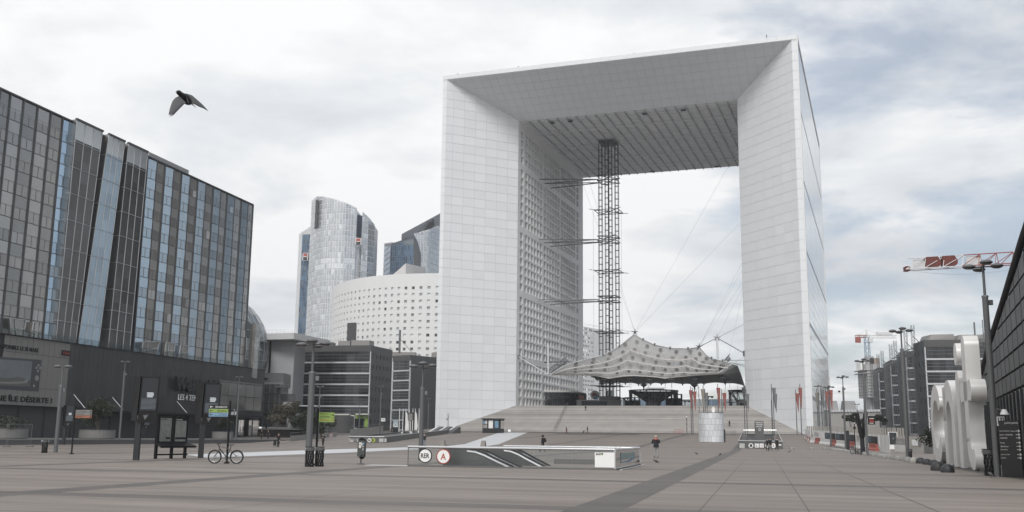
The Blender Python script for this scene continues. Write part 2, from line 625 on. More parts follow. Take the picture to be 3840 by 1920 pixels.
for n, (pts, nrm, mat, full) in enumerate(PAN):
    pts = [p + nrm * .06 for p in pts]
    back = [p - nrm * .12 for p in pts]
    if n < 300:
        if full:
            a, b, d = pts[0], pts[1], pts[3]
            e1, e2 = (b - a), (d - a)
            if e1.cross(e2).dot(nrm) < 0:
                a, e1 = b, -e1
            panel(arch, 'marble_panel', a, e1, e2, e1.length, e2.length, .12, mat)
        else:
            P('marble_panel', MB().hexa(back, pts), mat, arch)
    else:
        rest.setdefault(mat.name, (MB(), mat))[0].hexa(back, pts)
for mb, mat in rest.values():
    P('marble_panel', mb, mat, arch, kind='stuff')
# the thin outer edge of the frame, cut into slabs
mb = MB()
for k in range(40):
    u = .1 + k * 2.65
    mb.obox(A(u + .05, -.06, ZT - T1 + .03), AV * 2.55, BV * .07, UP * (T1 - .05))
for k in range(39):
    z = 1.2 + 2.79 * k
    for u in (.03, W - T1):
        mb.obox(A(u, -.05, z + .05), AV * (T1 - .05), BV * .08, UP * 2.7)
P('edge_panel', mb, marble, arch, kind='stuff')
# right outer side: glass wall held by mullions
P('side_glass', MB().obox(A(W + .02, 1.2, 3.2), AV * .12, BV * (D - 2.4), UP * (ZT - 4.4)), wall_glass, arch)
P('side_glass', MB().obox(A(-.14, 1.2, 3.2), AV * .12, BV * (D - 2.4), UP * (ZT - 4.4)), wall_glass, arch)
mb = MB()
for k in range(29):
    v = 1.4 + k * 3.9
    wd = .5 if k % 7 == 0 else .1
    mb.obox(A(W + .1, v, 3.2), AV * .058, BV * wd, UP * (ZT - 4.3))
for k in range(39):
    z = 3.6 + 2.79 * k
    wd = 1.2 if k in (3, 10, 17, 24, 31) else .1
    mb.obox(A(W + .1, 1.3, z), AV * .05, BV * (D - 2.6), UP * wd)
P('side_mullions', mb, M('mullion_grey', (.42, .43, .44), .5), arch)
P('side_edge', MB().obox(A(W, 0, 0), AV * .3, BV * 1.2, UP * ZT).obox(A(W, D - 1.2, 0), AV * .3, BV * 1.2, UP * ZT).obox(A(W, 1.2, ZT - 1.2), AV * .3, BV * (D - 2.4), UP * 1.2), marble_trim, arch)
# left inner wall: deep window lattice in mega bays
U = [SD]
pos = SD + 2.2
for nb, k in enumerate((1, 6, 6, 6, 1)):
    for _ in range(k):
        U += [pos + .36, pos + 2.94]
        pos += 3.1
    pos += 1.35
U.append(D - SD)
Vz = [ZD - .3]
z = ZT - ST - 2.6
zl = []
for k in (4, 7, 7, 7, 6):
    for _ in range(k):
        zl.append((z - 2.48, z - .3))
        z -= 2.72
    z -= 1.5
for a, b in sorted(zl):
    if a > ZD:
        Vz += [a, b]
Vz.append(ZT - ST)
mb = MB()
holes = perf(mb, U, Vz, lambda u, v, d: A(SL - d, u, v), .95)
P('window_lattice', mb, lattice_m, arch)
holes.sort(key=lambda h: -parea([V(p) for p in h[1]]))
mb = MB()
for n, (ij, q) in enumerate(holes):
    if n < 300:
        pane(arch, q, pane_grey)
    else:
        mb.poly(q)
P('window_pane', mb, pane_grey, arch, kind='stuff')
# right inner wall, seen only from elsewhere
mb = MB()
for k in range(30):
    mb.obox(A(W - SL - .25, SD + 1, ZD + 1 + k * 3), AV * .3, BV * (D - 2 * SD - 2), UP * .4)
for k in range(24):
    mb.obox(A(W - SL - .24, SD + 1 + k * 3.15, ZD + 1), AV * .28, BV * .5, UP * 88)
P('inner_wall_grid', mb, lattice_m, arch)
# coffered ceiling
cz = ZT - ST
P('ceiling_skin', MB().obox(A(SL, SD, cz - .12), AV * (W - 2 * SL), BV * (D - 2 * SD), UP * .1), coffer, arch)
nr = 22
for k in range(1, nr):
    u = SL + (W - 2 * SL) * k / nr
    thick = .26 if k % 3 == 0 else .2
    P('ceiling_rib', MB().obox(A(u - thick / 2, SD + .5, cz - .62), AV * thick, BV * (D - 2 * SD - 1.2), UP * .5), M('rib_grey', (.40, .405, .41), .5), arch)
for k, v in enumerate((14, 32, 50, 64)):
    P('ceiling_beam', MB().obox(A(SL + 1, SD + v, cz - .5), AV * (W - 2 * SL - 2), BV * 1.1, UP * .37), coffer_rib, arch)
mb = MB()
for k in range(27):
    v = SD + 1.5 + k * 2.75
    mb.obox(A(SL + .5, v, cz - .3), AV * (W - 2 * SL - 1), BV * .12, UP * .17)
P('ceiling_slats', mb, coffer_rib, arch)
for u, v in ((28, 3), (34, 3), (58, 3), (70, 3), (46, 72), (70, 72)):
    P('ceiling_hatch', MB().obox(A(u, SD + v, cz - .72), AV * 1.5, BV * 1.3, UP * .1), black, arch)
# small things on the roof edge
for u, h in ((4, .9), (18, .7), (24, .9), (33, .7), (60, .8), (98, 1.6)):
    P('roof_mast', MB().tube(A(u, 2, ZT), A(u, 2, ZT + h), .12).box(A(u, 2, ZT + h), (.3, .3, .25)), steel_mid, arch)

# ================================================================== STAIRS AND DECK
stairs = build('staircase', MB().hexa([A(x, 1.4, -1) for x in ()] or [A(T1, 1.4, 1), A(W - T1, 1.4, 1), A(W - SL, SD + .4, 1), A(SL, SD + .4, 1)],
               [A(T1, 1.4, 2.9), A(W - T1, 1.4, 2.9), A(W - SL, SD + .4, 10.4), A(SL, SD + .4, 10.4)]), concrete_dk, kind='structure', label='broad pale stone stairs rising into the arch')
NS = 50
for k in range(NS):
    v0 = .75 + (SD - .75) * k / NS
    v1 = .75 + (SD - .75) * (k + 1) / NS
    zt = 3.0 + (ZD - 3.0) * (k + 1) / NS
    e = lambda v: T1 + (SL - T1) * v / SD + .1
    P('step', MB().hexa([A(e(v0), v0, zt - .45), A(W - e(v0), v0, zt - .45), A(W - e(v1) + .02, v1 + .25, zt - .45), A(e(v1) - .02, v1 + .25, zt - .45)],
                        [A(e(v0), v0 + .012, zt), A(W - e(v0), v0 + .012, zt), A(W - e(v1), v1 + .25, zt), A(e(v1), v1 + .25, zt)]), stone_step, stairs)
build('deck', MB().obox(A(SL - 1, SD + .02, ZD - .6), AV * (W - 2 * SL + 2), BV * 160, UP * .6), stone_step, kind='structure', label='flat deck under the arch')
def stair_z(v):
    return 3.0 + (ZD - 3.0) * min(max((v - .75) / (SD - .75), 0), 1)
hr = T('handrail', 'thin steel handrail running down the broad stairs', 'handrail', A(38, .75, 3.0))
pts = []
for px, py, v in ((2124, 1510, SD), (2078, 1621, .9)):
    q = onplane(px, py, A(0, v, 0), BV)
    pts.append(V((q.x, q.y, stair_z(v))))
mb = MB()
for i in (0, .55):
    s_ = AV * i
    mb.tube(pts[0] + UP * .95 + s_, pts[1] + UP * .95 + s_, .045)
    for k in range(9):
        q = pts[0].lerp(pts[1], k / 8) + s_
        mb.tube(q, q + UP * .95, .03)
P('rail', mb, steel_mid, hr)
# ================================================================== LEFT: shopping centre with glass hotel block
FA = V((0, 0, EYE)) + ray(0, 1615) * 150
FA.z = 0
def fac(px, py, off=0):
    return onplane(px, py, FA + PV * off, PV)
def ft(px, py, off=0):
    return (fac(px, py, off) - FA).dot(QV)
def fp(t, z, off=0):
    v = FA + QV * t + PV * off
    v.z = z
    return v
ZF, ZPOD = fac(276, 461).z, 15.45
gl_sky_refl = M('facade_sky_reflection', (.45, .56, .665), .14, .85, rand=.05, bump=.12, bscale=.5)  # blue tint painted in for the sky reflected by alternate strips
gl_grey = M('facade_grey_glass', (.40, .39, .375), .18, .75, rand=.05, bump=.12, bscale=.5)
gl_dark = M('facade_dark_glass', (.29, .287, .278), .16, .75, rand=.08, bump=.15, bscale=.4)
win_sky_refl = M('window_sky_reflection', (.42, .53, .63), .1, .8, rand=.08)  # same reflected sky painted into the panes of those strips
win_grey = M('window_grey', (.33, .32, .305), .12, .75, rand=.15)
curtain = M('curtain_cream', (.40, .40, .395), .7, rand=.25)
cur_sky_refl = M('curtain_sky_reflection', (.42, .50, .57), .4, .4, rand=.12)  # curtains tinted blue by the same painted sky reflection
fin_m = M('fin_dark', (.075, .077, .08), .45, .3)
clad = M('cladding_dark', (.040, .041, .043), .38, .25, noise=.22, scale=.25, rand=.18, bump=.05, bscale=2)
advert_m = M('advert_vinyl', (.185, .178, .165), .5, noise=.05, scale=.2, rand=.02)
hotel = T('hotel_block', 'long dark glass hotel block of vertical strips above the mall', 'building', fp(30, ZPOD, -8))
t_end = ft(949, 770)
hx = MB().hexa([fp(-24, 0, -.5), fp(t_end, 0, -.5), fp(t_end, 0, -16), fp(-24, 0, -16)], [fp(-24, ZF, -.5), fp(t_end, ZF, -.5), fp(t_end, ZF, -16), fp(-24, ZF, -16)])
P('block_wall', hx, M('hotel_wall', (.06, .06, .062), .6), hotel)
WM = {}
def winmesh(w, h, mp, mc, kindc):
    key = (round(w, 1), mp.name, kindc)
    if key in WM:
        return WM[key]
    mb = MB()
    w = round(w, 1)
    for k in (0, 1):
        x0, x1 = .08 + k * (w / 2 - .02), w / 2 - .06 + k * (w / 2 - .02)
        mb.obox((x0, .06, -.06), (x1 - x0, 0, 0), (0, h - .12, 0), (0, 0, .03), 1 if not (kindc == 2 and k == 0) and kindc else 0)
    for a, b, ww, hh in ((0, 0, w, .06), (0, h - .06, w, .06), (0, 0, .08, h), (w - .08, 0, .08, h), (w / 2 - .04, 0, .06, h)):
        mb.obox((a, b, -.05), (ww, 0, 0), (0, hh, 0), (0, 0, .06), 2)
    me = bpy.data.meshes.new('window')
    me.from_pydata(mb.v, [], mb.f)
    for m in (mp, mc, M('window_frame', (.17, .17, .172), .5)):
        me.materials.append(m)
    me.polygons.foreach_set('material_index', mb.m)
    WM[key] = me
    return me
FLH = 3.66
NF = int((ZF - ZPOD) / FLH)
tops = [(-90, 305), (-42, 322), (0, 336), (39, 353), (89, 375), (141, 400), (190, 423), (235, 443), (276, 461)]
rights = [555 + (949 - 555) * k / 14 for k in range(15)]
runs = [[ft(*a) for a in tops], []]
xs = [713, 757, 797, 838, 877, 917, 955, 993, 1030, 1065, 1097, 1132, 1165, 1197, 1222]
runs[1] = [ft(x * .7767, 591 + (770 - 591) * (x * .7767 - 555) / 394) for x in xs]
n_strip = 0
for ri, ts in enumerate(runs):
    for j, (t0, t1) in enumerate(zip(ts, ts[1:])):
        bluish = (j % 2 == 0) if ri else (j == 7)
        sp = gl_sky_refl if bluish else (gl_grey if ri or j % 2 else gl_dark)
        wp = win_sky_refl if bluish else win_grey
        tilt = -.12 if bluish else -.01
        a, b = fp(t0 + .17, 0, tilt), fp(t1 - .15, 0, -tilt)
        ex = (b - a).normalized()
        wl = (b - a).length
        for k in range(NF + 1):
            z1 = ZF - .12 - k * FLH
            hs = 1.86 if k else 2.3
            if z1 - hs > ZPOD - 1:
                panel(hotel, 'spandrel_panel', V((a.x, a.y, z1 - hs)), ex, UP, wl, hs - .05, .06, sp)
            zw = z1 - FLH
            if zw < ZPOD - 1.5:
                continue
            kc = 0
            rr = random.random()
            if k >= NF - 3:
                kc = 1 if rr < .6 else (2 if rr < .8 else 0)
            elif rr < .05:
                kc = 2
            me = winmesh(wl, 1.78, wp, cur_sky_refl if bluish else curtain, kc)
            o = bpy.data.objects.new('window', me)
            col.objects.link(o)
            o.parent = hotel
            ez = ex.cross(UP)
            l = V((a.x, a.y, zw + .02)) - wloc(hotel)
            sx = wl / round(wl, 1)
            o.matrix_local = Matrix(((ex.x * sx, 0, ez.x, l.x), (ex.y * sx, 0, ez.y, l.y), (0, 1, 0, l.z), (0, 0, 0, 1)))
    for t in ts:
        P('facade_fin', MB().obox(fp(t - .13, ZPOD, -.4), QV * .26, PV * .56, UP * (ZF - ZPOD + .15)), fin_m, hotel)
P('roof_edge', MB().obox(fp(-24, ZF, -16), QV * (t_end + 24), PV * 16.2, UP * .25), fin_m, hotel)
a, b = ft(620, 640), ft(750, 700)
P('roof_hut', MB().obox(fp(ft(610, 610), ZF + .3, -9), QV * (ft(755, 690) - ft(610, 610)), PV * 6, UP * 2.2), M('hut_grey', (.3, .3, .3), .6), hotel)
# three leaning glass bays
mull = M('pale_mullion', (.40, .41, .42), .4, .3)
bay_dark = M('bay_dark_glass', (.085, .09, .094), .06, .5, rand=.3, bump=.1, bscale=.3, spec=.9)
bay_blue = M('bay_blue_glass', (.36, .46, .55), .08, .8, rand=.12, bump=.08, bscale=.3)
bays = [((287, 461), (385, 482), (208, 1290), (281, 1302), bay_dark, 3), ((408, 508), (468, 529), (291, 1304), (367, 1312), bay_blue, 3), ((481, 546), (554, 564), (404, 1315), (485, 1322), bay_dark, 3)]
OFFB = .85
bay_top = M('bay_top_sky', (.62, .66, .68), .12, .8, rand=.1)  # paler panes imitate the bright sky showing through the bay tops
rows_z = [0, .09, .18, .28, .41, .54, .66, .78, .90, 1]
for n, (tl, tr, bl, br, mt, nc) in enumerate(bays):
    c = [fac(*p, OFFB) for p in (bl, br, tr, tl)]
    zt_ = (c[2].z + c[3].z) / 2
    c[2].z = c[3].z = zt_
    c[0].z = c[1].z = ZPOD + .12
    bay = P('glass_bay', MB().hexa([c[0] - PV * .12, c[1] - PV * .12, c[1] - PV * 3, c[0] - PV * 3], [c[3] - PV * .12, c[2] - PV * .12, c[2] - PV * 3, c[3] - PV * 3]), gl_dark, hotel)
    S = lambda u, v: (c[0].lerp(c[1], u)).lerp(c[3].lerp(c[2], u), v)
    mb = MB()
    us = [0, .34, .67, 1]
    for i in range(nc):
        for j in range(9):
            q = [S(us[i], 1 - rows_z[j + 1]), S(us[i + 1], 1 - rows_z[j + 1]), S(us[i + 1], 1 - rows_z[j]), S(us[i], 1 - rows_z[j])]
            P('bay_pane', MB().hexa([p - PV * .06 for p in q], q), mt if j else bay_top, bay)
    for u in us:
        mb.beam(S(u, 0) + PV * .04, S(u, 1) + PV * .04, .085, .1)
    for v in rows_z:
        mb.beam(S(0, v) + PV * .03, S(1, v) + PV * .03, .09, .07)
    for e in (0, 1):
        for v in rows_z:
            mb.beam(S(e, v), S(e, v) - PV * 2.2, .1, .1)
    P('bay_mullions', mb, mull, bay)
    P('bay_cap', MB().beam(S(-.02, 1.003) , S(1.02, 1.003), .4, .3), fin_m, bay)
# angular glass lanterns standing on the terrace edge
for tl, tr, bl, br, lab in (((36, 1193), (95, 1200), (42, 1267), (86, 1273), 0), ((124, 1208), (150, 1208), (113, 1277), (143, 1281), 1), ((535, 1283), (598, 1280), (530, 1335), (580, 1338), 0), ((622, 1284), (655, 1288), (613, 1340), (650, 1344), 1), ((676, 1293), (706, 1297), (668, 1348), (702, 1352), 0)):
    c = [fac(*p, .8) for p in (bl, br, tr, tl)]
    ln = P('glass_lantern', MB().hexa([c[0], c[1], c[1] - PV * 2 + QV, c[0] - PV * 2 + QV], [c[3], c[2], c[2] - PV * 2 + QV * .4, c[3] - PV * 2 + QV * .4]), gl_grey if lab else gl_dark, hotel)
    mb = MB()
    for a, b in ((0, 1), (1, 2), (2, 3), (3, 0)):
        mb.beam(c[a] + PV * .08, c[b] + PV * .08, .12, .12)
    mb.beam(c[0].lerp(c[3], .4) + PV * .08, c[1].lerp(c[2], .55) + PV * .08, .1, .1)
    mb.beam(c[0].lerp(c[1], .4) + PV * .08, c[3].lerp(c[2], .3) + PV * .08, .1, .1)
    P('lantern_bars', mb, mull, ln)
# slim lift shaft at the end of the block
sh0, sh1 = ft(935, 1220), ft(953, 1220)
zs = fac(940, 1215).z
shaft = P('end_shaft', MB().obox(fp(sh0, ZPOD - 2, .2), QV * (sh1 - sh0), PV * 1.2, UP * (zs - ZPOD + 2)), gl_grey, hotel)
for k, m_ in enumerate((gl_grey, win_grey, gl_grey, curtain, gl_grey, gl_grey, curtain)):
    hh = (zs - ZPOD) / 7
    panel(shaft, 'shaft_panel', fp(sh0 + .15, zs - (k + 1) * hh + .05, 1.46), QV, UP, sh1 - sh0 - .3, hh - .1, .04, m_)

mall = T('shopping_mall', 'dark panelled mall podium with big advert and shop doors', 'mall', fp(30, .6, -4))
t1_ = ft(978, 1396)
P('podium_wall', MB().obox(fp(-40, 5.3, -14), QV * (t1_ + 40), PV * 15.0, UP * (ZPOD - 5.3 - .05)), charcoal, mall)
tA = ft(265, 1305, 1.2)
zr = [5.35, 8.0, 13.05, ZPOD]
t = tA - 1.22 * 12
n = 0
while t < t1_ - 1:
    adv = t < tA - .1
    for a, b in zip(zr, zr[1:]):
        panel(mall, 'advert_panel' if adv else 'cladding_panel', fp(t + .025, a + .025, 1.1 + (.03 if adv else random.uniform(0, .02))), QV, UP, 1.17, b - a - .05, .08, advert_m if adv else clad)
    if not adv and t > tA:
        mb = MB()
        for z in (6.6, 8.6, 10.6, 12.4, 14.2):
            mb.box(fp(t + .05, z, 1.14), (.1, .1, .1), .24)
        P('bolt_row', mb, steel_dark, mall)
    t += 1.22
P('podium_coping', MB().obox(fp(-40, ZPOD - .04, .2), QV * (t1_ + 40), PV * 1.1, UP * .16), black, mall)
P('glass_parapet', MB().obox(fp(-30, ZPOD + .12, .95), QV * (t1_ + 28), PV * .03, UP * 1.0), glass('faint_glass', (.93, .95, .95), body=.04, ior=1.06), mall)
# fritted glass front over the perfume shop doors
ga, gb = ft(800, 1430), ft(962, 1430)
for i in range(5):
    for j in range(2):
        panel(mall, 'glass_front_pane', fp(ga + (gb - ga) * i / 5 + .06, 6.6 + j * 2.7, 1.5), QV, UP, (gb - ga) / 5 - .12, 2.6, .06, gl_dark)
P('glass_front_bars', MB().obox(fp(ga, 6.4, 1.3), QV * (gb - ga), PV * .25, UP * .18).obox(fp(ga, 12.0, 1.3), QV * (gb - ga), PV * .25, UP * .3), steel_mid, mall)
def fsign(s, xl, yl, xr, yr, hpx, off, mat, depth=.04, par=None, shear=0., bold=0.):
    a, b = fac(xl, yl, off), fac(xr, yr, off)
    h = fac(xl, yl - hpx, off).z - a.z
    return text(par or mall, s, V((a.x, a.y, (a.z + b.z) / 2)), QV, UP, (b - a).dot(QV), h, mat, depth, shear=shear, bold=bold)
fsign('U DISPONIBLE LE 20 MARS', -22, 1306, 143, 1319, 17, 1.16, black, bold=.02)
fsign('NE ÎLE DÉSERTE !', -14, 1504, 194, 1512, 27, 1.16, black, bold=.03)
# painted picture of a hand-held console on the advert, kept plain
pr = [fac(*p, 1.17) for p in ((-40, 1456), (145, 1468), (156, 1350), (-40, 1335))]
scr = P('advert_picture', MB().hexa([p - PV * .02 for p in pr], pr), M('advert_frame', (.05, .055, .06), .5), mall)
pr2 = [fac(*p, 1.20) for p in ((-30, 1443), (112, 1451), (121, 1355), (-30, 1345))]
P('picture_screen', MB().hexa([p - PV * .02 for p in pr2], pr2), M('advert_sky', (.15, .165, .175), .5, noise=.3, scale=.25), scr)
pr3 = [fac(*p, 1.22) for p in ((-30, 1443), (112, 1451), (115, 1425), (70, 1412), (30, 1418), (-30, 1412))]
P('picture_field', MB().hexa([p - PV * .015 for p in pr3], pr3), M('advert_field', (.10, .105, .095), .5, noise=.3, scale=.4), scr)
pr4 = [fac(*p, 1.235) for p in ((-30, 1436), (40, 1440), (100, 1437), (108, 1424), (100, 1420), (90, 1430), (30, 1432), (-30, 1430))]
P('picture_path', MB().hexa([p - PV * .01 for p in pr4], pr4), M('advert_path', (.21, .21, .20), .5), scr)
mb = MB()
for x, y, r_ in ((137, 1379, 4), (144, 1370, 4), (150, 1380, 4), (142, 1391, 4), (138, 1418, 8), (127, 1447, 4)):
    c = fac(x, y, 1.19)
    rr = r_ * 155 / 3799 * 1.3
    mb.hexa(mb.ring(c, QV, UP, rr, 12), mb.ring(c + PV * .03, QV, UP, rr, 12))
P('picture_button', mb, M('advert_button', (.24, .235, .22), .5), scr)
a, b = fac(231, 1332, 1.22), fac(264, 1336, 1.22)
lg = P('logo_plate', MB().obox(a - PV * .1, QV * (b - a).dot(QV), PV * .1, UP * (fac(231, 1312, 1.22).z - a.z)), black, mall)
lh = fac(231, 1312, 1.22).z - a.z
lw = (b - a).dot(QV)
logo_red = M('logo_red', (.36, .06, .05), .5)
mb = MB()
ctr = a + QV * lw / 2 + UP * lh * .48 + PV * .02
def pill(wd, hg, k=8):
    out = []
    for sx, a0 in ((1, -90), (-1, 90)):
        for i in range(k + 1):
            th = R(a0 + 180 * i / k)
            out.append(ctr + QV * (sx * (wd / 2 - hg / 2) + math.cos(th) * hg / 2) + UP * (math.sin(th) * hg / 2))
    return out
o_, i_ = pill(lw * .78, lh * .48), pill(lw * .70, lh * .36)
for k in range(len(o_)):
    k2 = (k + 1) % len(o_)
    mb.hexa([o_[k], o_[k2], i_[k2], i_[k]], [p + PV * .02 for p in (o_[k], o_[k2], i_[k2], i_[k])])
P('logo_ring', mb, logo_red, lg)
text(lg, 'Nintendo', ctr - QV * lw * .28 - UP * lh * .11, QV, UP, lw * .56, lh * .22, logo_red, .02)
fsign('Westfield', 652, 1466, 800, 1476, 54, 1.6, M('sign_black', (.008, .008, .008), .3), depth=.5, shear=.12, bold=.03)
fsign('LES 4 TEMPS', 667, 1498, 752, 1506, 22, 1.5, white, depth=.1)
fsign('SEPHORA', 818, 1559, 890, 1557, 16, 3.6, white, depth=.1)
# canopy over the doors and its tie rods
P('door_canopy', MB().obox(fp(ft(280, 1540), 5.0, 1.0), QV * (t1_ - ft(280, 1540) + 2), PV * 2.8, UP * .3), charcoal, mall)
for x0, y0, x1, y1 in ((595, 600, 683, 722), (905, 622, 990, 740), (1212, 690, 1260, 750), (1425, 655, 1503, 760), (1880, 710, 1905, 740)):
    p = fac(x0 / 2.147, y0 / 2.147 + 1200, 1.2)
    q = V(fac(x1 / 2.147, y1 / 2.147 + 1200, 3.6))
    P('tie_rod', MB().tube(p, V((q.x, q.y, 5.3)), .05), steel_white, mall)
# shop fronts below
sf = P('shopfront_wall', MB().obox(fp(-40, .5, -9), QV * (t1_ + 40), PV * 6.5, UP * 4.8), M('shop_black', (.012, .012, .013), .4), mall)
TS = lambda x: ft(x, 1610, -2.4)
for x0, x1, m_, nm in ((385, 470, M('hoarding_grey', (.10, .10, .10), .6, noise=.1), 'shop_hoarding'), (472, 560, M('hoarding_grey2', (.075, .075, .077), .6, noise=.1), 'shop_hoarding'), (606, 640, M('hoarding_grey', (0, 0, 0)), 'shop_hoarding')):
    P(nm, MB().obox(fp(TS(x0), .6, -2.45), QV * (TS(x1) - TS(x0)), PV * .2, UP * 4.2), m_, mall)
text(mall, 'UA', fp(TS(482), 3.1, -2.2), QV, UP, 1.9, 1.0, offwhite)
P('wall_poster', MB().obox(fp(TS(483), 1.0, -2.24), QV * 1.6, PV * .03, UP * 1.0), offwhite, mall)
for k in range(11):
    x = 655 + k * 29
    P('shop_door', MB().obox(fp(TS(x), .6, -2.44), QV * (TS(x + 26) - TS(x)), PV * .1, UP * 3.9), smoked, mall)
    P('door_frame', MB().obox(fp(TS(x) - .1, .6, -2.44), QV * .12, PV * .2, UP * 4.0), steel_mid, mall)
for k, x in enumerate((20, 120, 225, 372, 600, 790, 900)):
    P('column', MB().tube(fp(TS(x), .5, -.8), fp(TS(x), 5.3, -.8), .4, n=14), charcoal, mall, smooth=True)
P('poster_case', MB().obox(fp(TS(925), 1.2, -2.2), QV * 1.5, PV * .1, UP * 2.2), offwhite, mall)
# terrace and its dark steps
ts = build('terrace', MB().obox(pq(-110, 60, 0) + UP * .02, PV * 24.5, QV * 118, UP * .58), concrete_dk, kind='structure', label='raised dark terrace along the mall front')
for k in range(4):
    P('step', MB().obox(pq(-85.6, 60, 0) + UP * .02 + QV * k * .01, PV * (1.9 - .42 * k + .05), QV * (118 + .02 * k), UP * (.15 * (k + 1) - .02)), M('terrace_step', (.085, .085, .085), .7, noise=.2, scale=.4), ts)

# glass dome beside the block
dome_c = at(774, 1317, 264)
DR = 228 * 264 / 3799
dome = T('glass_dome', 'bulging glazed dome beside the hotel block', 'dome', V((dome_c.x, dome_c.y, 0)))
P('dome_core', MB().ball(dome_c, DR - .25, 32), gl_dark, dome, smooth=True)
gd = M('dome_glass', (.20, .225, .24), .12, .7, rand=.25)
bars = MB()
npan, nlat = 40, 20
for i in range(npan):
    for j in range(1, nlat):
        def sp_(a, b, r_):
            th, ph = 2 * math.pi * a / npan, -math.pi / 2 + math.pi * b / nlat
            return dome_c + V((math.cos(th) * math.cos(ph), math.sin(th) * math.cos(ph), math.sin(ph))) * r_
        if j < nlat - 1:
            bars.beam(sp_(i, j, DR), sp_(i, j + 1, DR), .12, .12)
        bars.beam(sp_(i, j, DR), sp_(i + 1, j, DR), .12, .12)
        c = sp_(i + .5, j + .5, 1) - dome_c
        if c.x > .35 and c.y < .5 and 6 < j < nlat - 1:
            q = [sp_(i + .03, j + .03, DR), sp_(i + .97, j + .03, DR), sp_(i + .97, j + .97, DR), sp_(i + .03, j + .97, DR)]
            P('dome_pane', MB().hexa([dome_c + (p - dome_c) * .992 for p in q], q), gd, dome)
P('dome_bars', bars, mull, dome)
P('dome_base', MB().lathe([(DR * .9, -30), (DR * .9, -7.5), (DR * .6, -7.5)], 28, dome_c), charcoal, dome)
# ================================================================== CENTRE LEFT: offices and towers
def wallbox(name, par, c, z0, z1, mat):
    """solid on plan corners c"""
    return P(name, MB().hexa([V((p.x, p.y, z0)) for p in c], [V((p.x, p.y, z1)) for p in c]), mat, par)
off_wall = M('office_panel', (.075, .075, .074), .5, .1, noise=.15, scale=.2)
off_band = M('office_band', (.50, .51, .53), .45, noise=.06, scale=.3)
off_glass = M('office_glass', (.032, .035, .039), .08, .3, rand=.45, spec=.7, bump=.1, bscale=.3)
sq_win = M('square_window', (.10, .105, .11), .15, .3, rand=.5)
roof_box = M('roof_plant', (.26, .25, .24), .7, noise=.15, scale=.3)
def office(label, Lp, Rp, Bp, zt, nfl, ncol, nsq, group, z0=-.5, bw=.42):
    """dark office block: glazed front from Lp to Rp (plan), panelled side with square windows from Rp (or Lp) to Bp"""
    Lp, Rp, Bp = (V((p.x, p.y, 0)) for p in (Lp, Rp, Bp))
    t = T('office_block', label, 'building', V(((Lp.x + Rp.x) / 2, (Lp.y + Rp.y) / 2, 0)), group=group)
    corner = Rp if (Bp - Rp).length < (Bp - Lp).length else Lp
    back = Bp - corner
    cc = [Lp, Rp, Rp + back, Lp + back]
    ctr = (cc[0] + cc[1] + cc[2] + cc[3]) / 4
    wallbox('block_wall', t, [ctr + (p - ctr) * .985 for p in cc], z0, zt - .02, off_wall)
    ex = (Rp - Lp).normalized()
    nf = ex.cross(UP)
    wl = (Rp - Lp).length
    par = 1.75
    fh = (zt - par - z0) / nfl if nfl > 8 else 3.05
    P('parapet', MB().obox(V((Lp.x, Lp.y, zt - par)) - nf * .6, ex * wl, nf * .75, UP * par), off_wall, t)
    P('corner_post', MB().obox(V((Rp.x, Rp.y, z0)) - nf * .3 - ex * .3, ex * .3, nf * .4, UP * (zt - z0 - par)), off_band, t)
    P('corner_post', MB().obox(V((Lp.x, Lp.y, z0)) - nf * .3, ex * .3, nf * .4, UP * (zt - z0 - par)), off_band, t)
    k = 0
    z = zt - par
    while z - fh > z0:
        if k:
            P('floor_band', MB().obox(V((Lp.x, Lp.y, z - bw / 2)) - nf * .2, ex * wl, nf * .42, UP * bw), off_band, t)
        zb, ztp = z - fh + (bw / 2), z - (bw / 2 if k else 0)
        cwid = (wl - .7) / ncol
        for i in range(ncol):
            panel(t, 'window_pane', V((Lp.x, Lp.y, zb)) + ex * (.35 + i * cwid + .05) + nf * .05, ex, UP, cwid - .1, ztp - zb - .05, .06, off_glass)
        mb = MB()
        for q in (.36, .68):
            mb.obox(V((Lp.x, Lp.y, zb + (ztp - zb) * q)) + nf * .04, ex * wl, nf * .07, UP * .09)
        P('transom', mb, steel_mid, t)
        z -= fh
        k += 1
    # side with square windows
    e2 = back.normalized()
    sl = back.length
    n2 = e2.cross(UP)
    if n2.dot(corner - ctr) < 0:
        n2 = -n2
    Us = cuts(nsq, sl / nsq, sl / nsq * .62)
    rows = []
    z = zt - par - fh
    while z > z0 + 1:
        rows.append(z + fh * .45)
        z -= fh
    Vs = [z0]
    for r_ in sorted(rows):
        Vs += [r_, r_ + 1.15]
    Vs.append(zt)
    mb = MB()
    hl = perf(mb, Us, Vs, lambda u, v, d: V((corner.x, corner.y, v)) + e2 * u + n2 * (.02 - d), .28)
    side = P('side_wall', mb, off_wall, t)
    for ij, q in hl:
        P('square_window', MB().hexa([V(p) - n2 * .05 for p in q], q), sq_win, side)
    mb = MB()
    for i in range(1, nsq * 2):
        mb.obox(V((corner.x, corner.y, z0)) + e2 * (sl * i / nsq / 2) + n2 * .02, e2 * .05, n2 * .02, UP * (zt - z0))
    P('panel_joints', mb, black, side)
    return t, ex, nf
o1, ex1, nf1 = office('wide dark office block with white floor bands left of the arch', at(1053, 1297, 290), at(1393, 1295, 285), at(1472, 1312, 300), at(1393, 1295, 285).z, 7, 12, 6, 'dark office blocks by the arch')
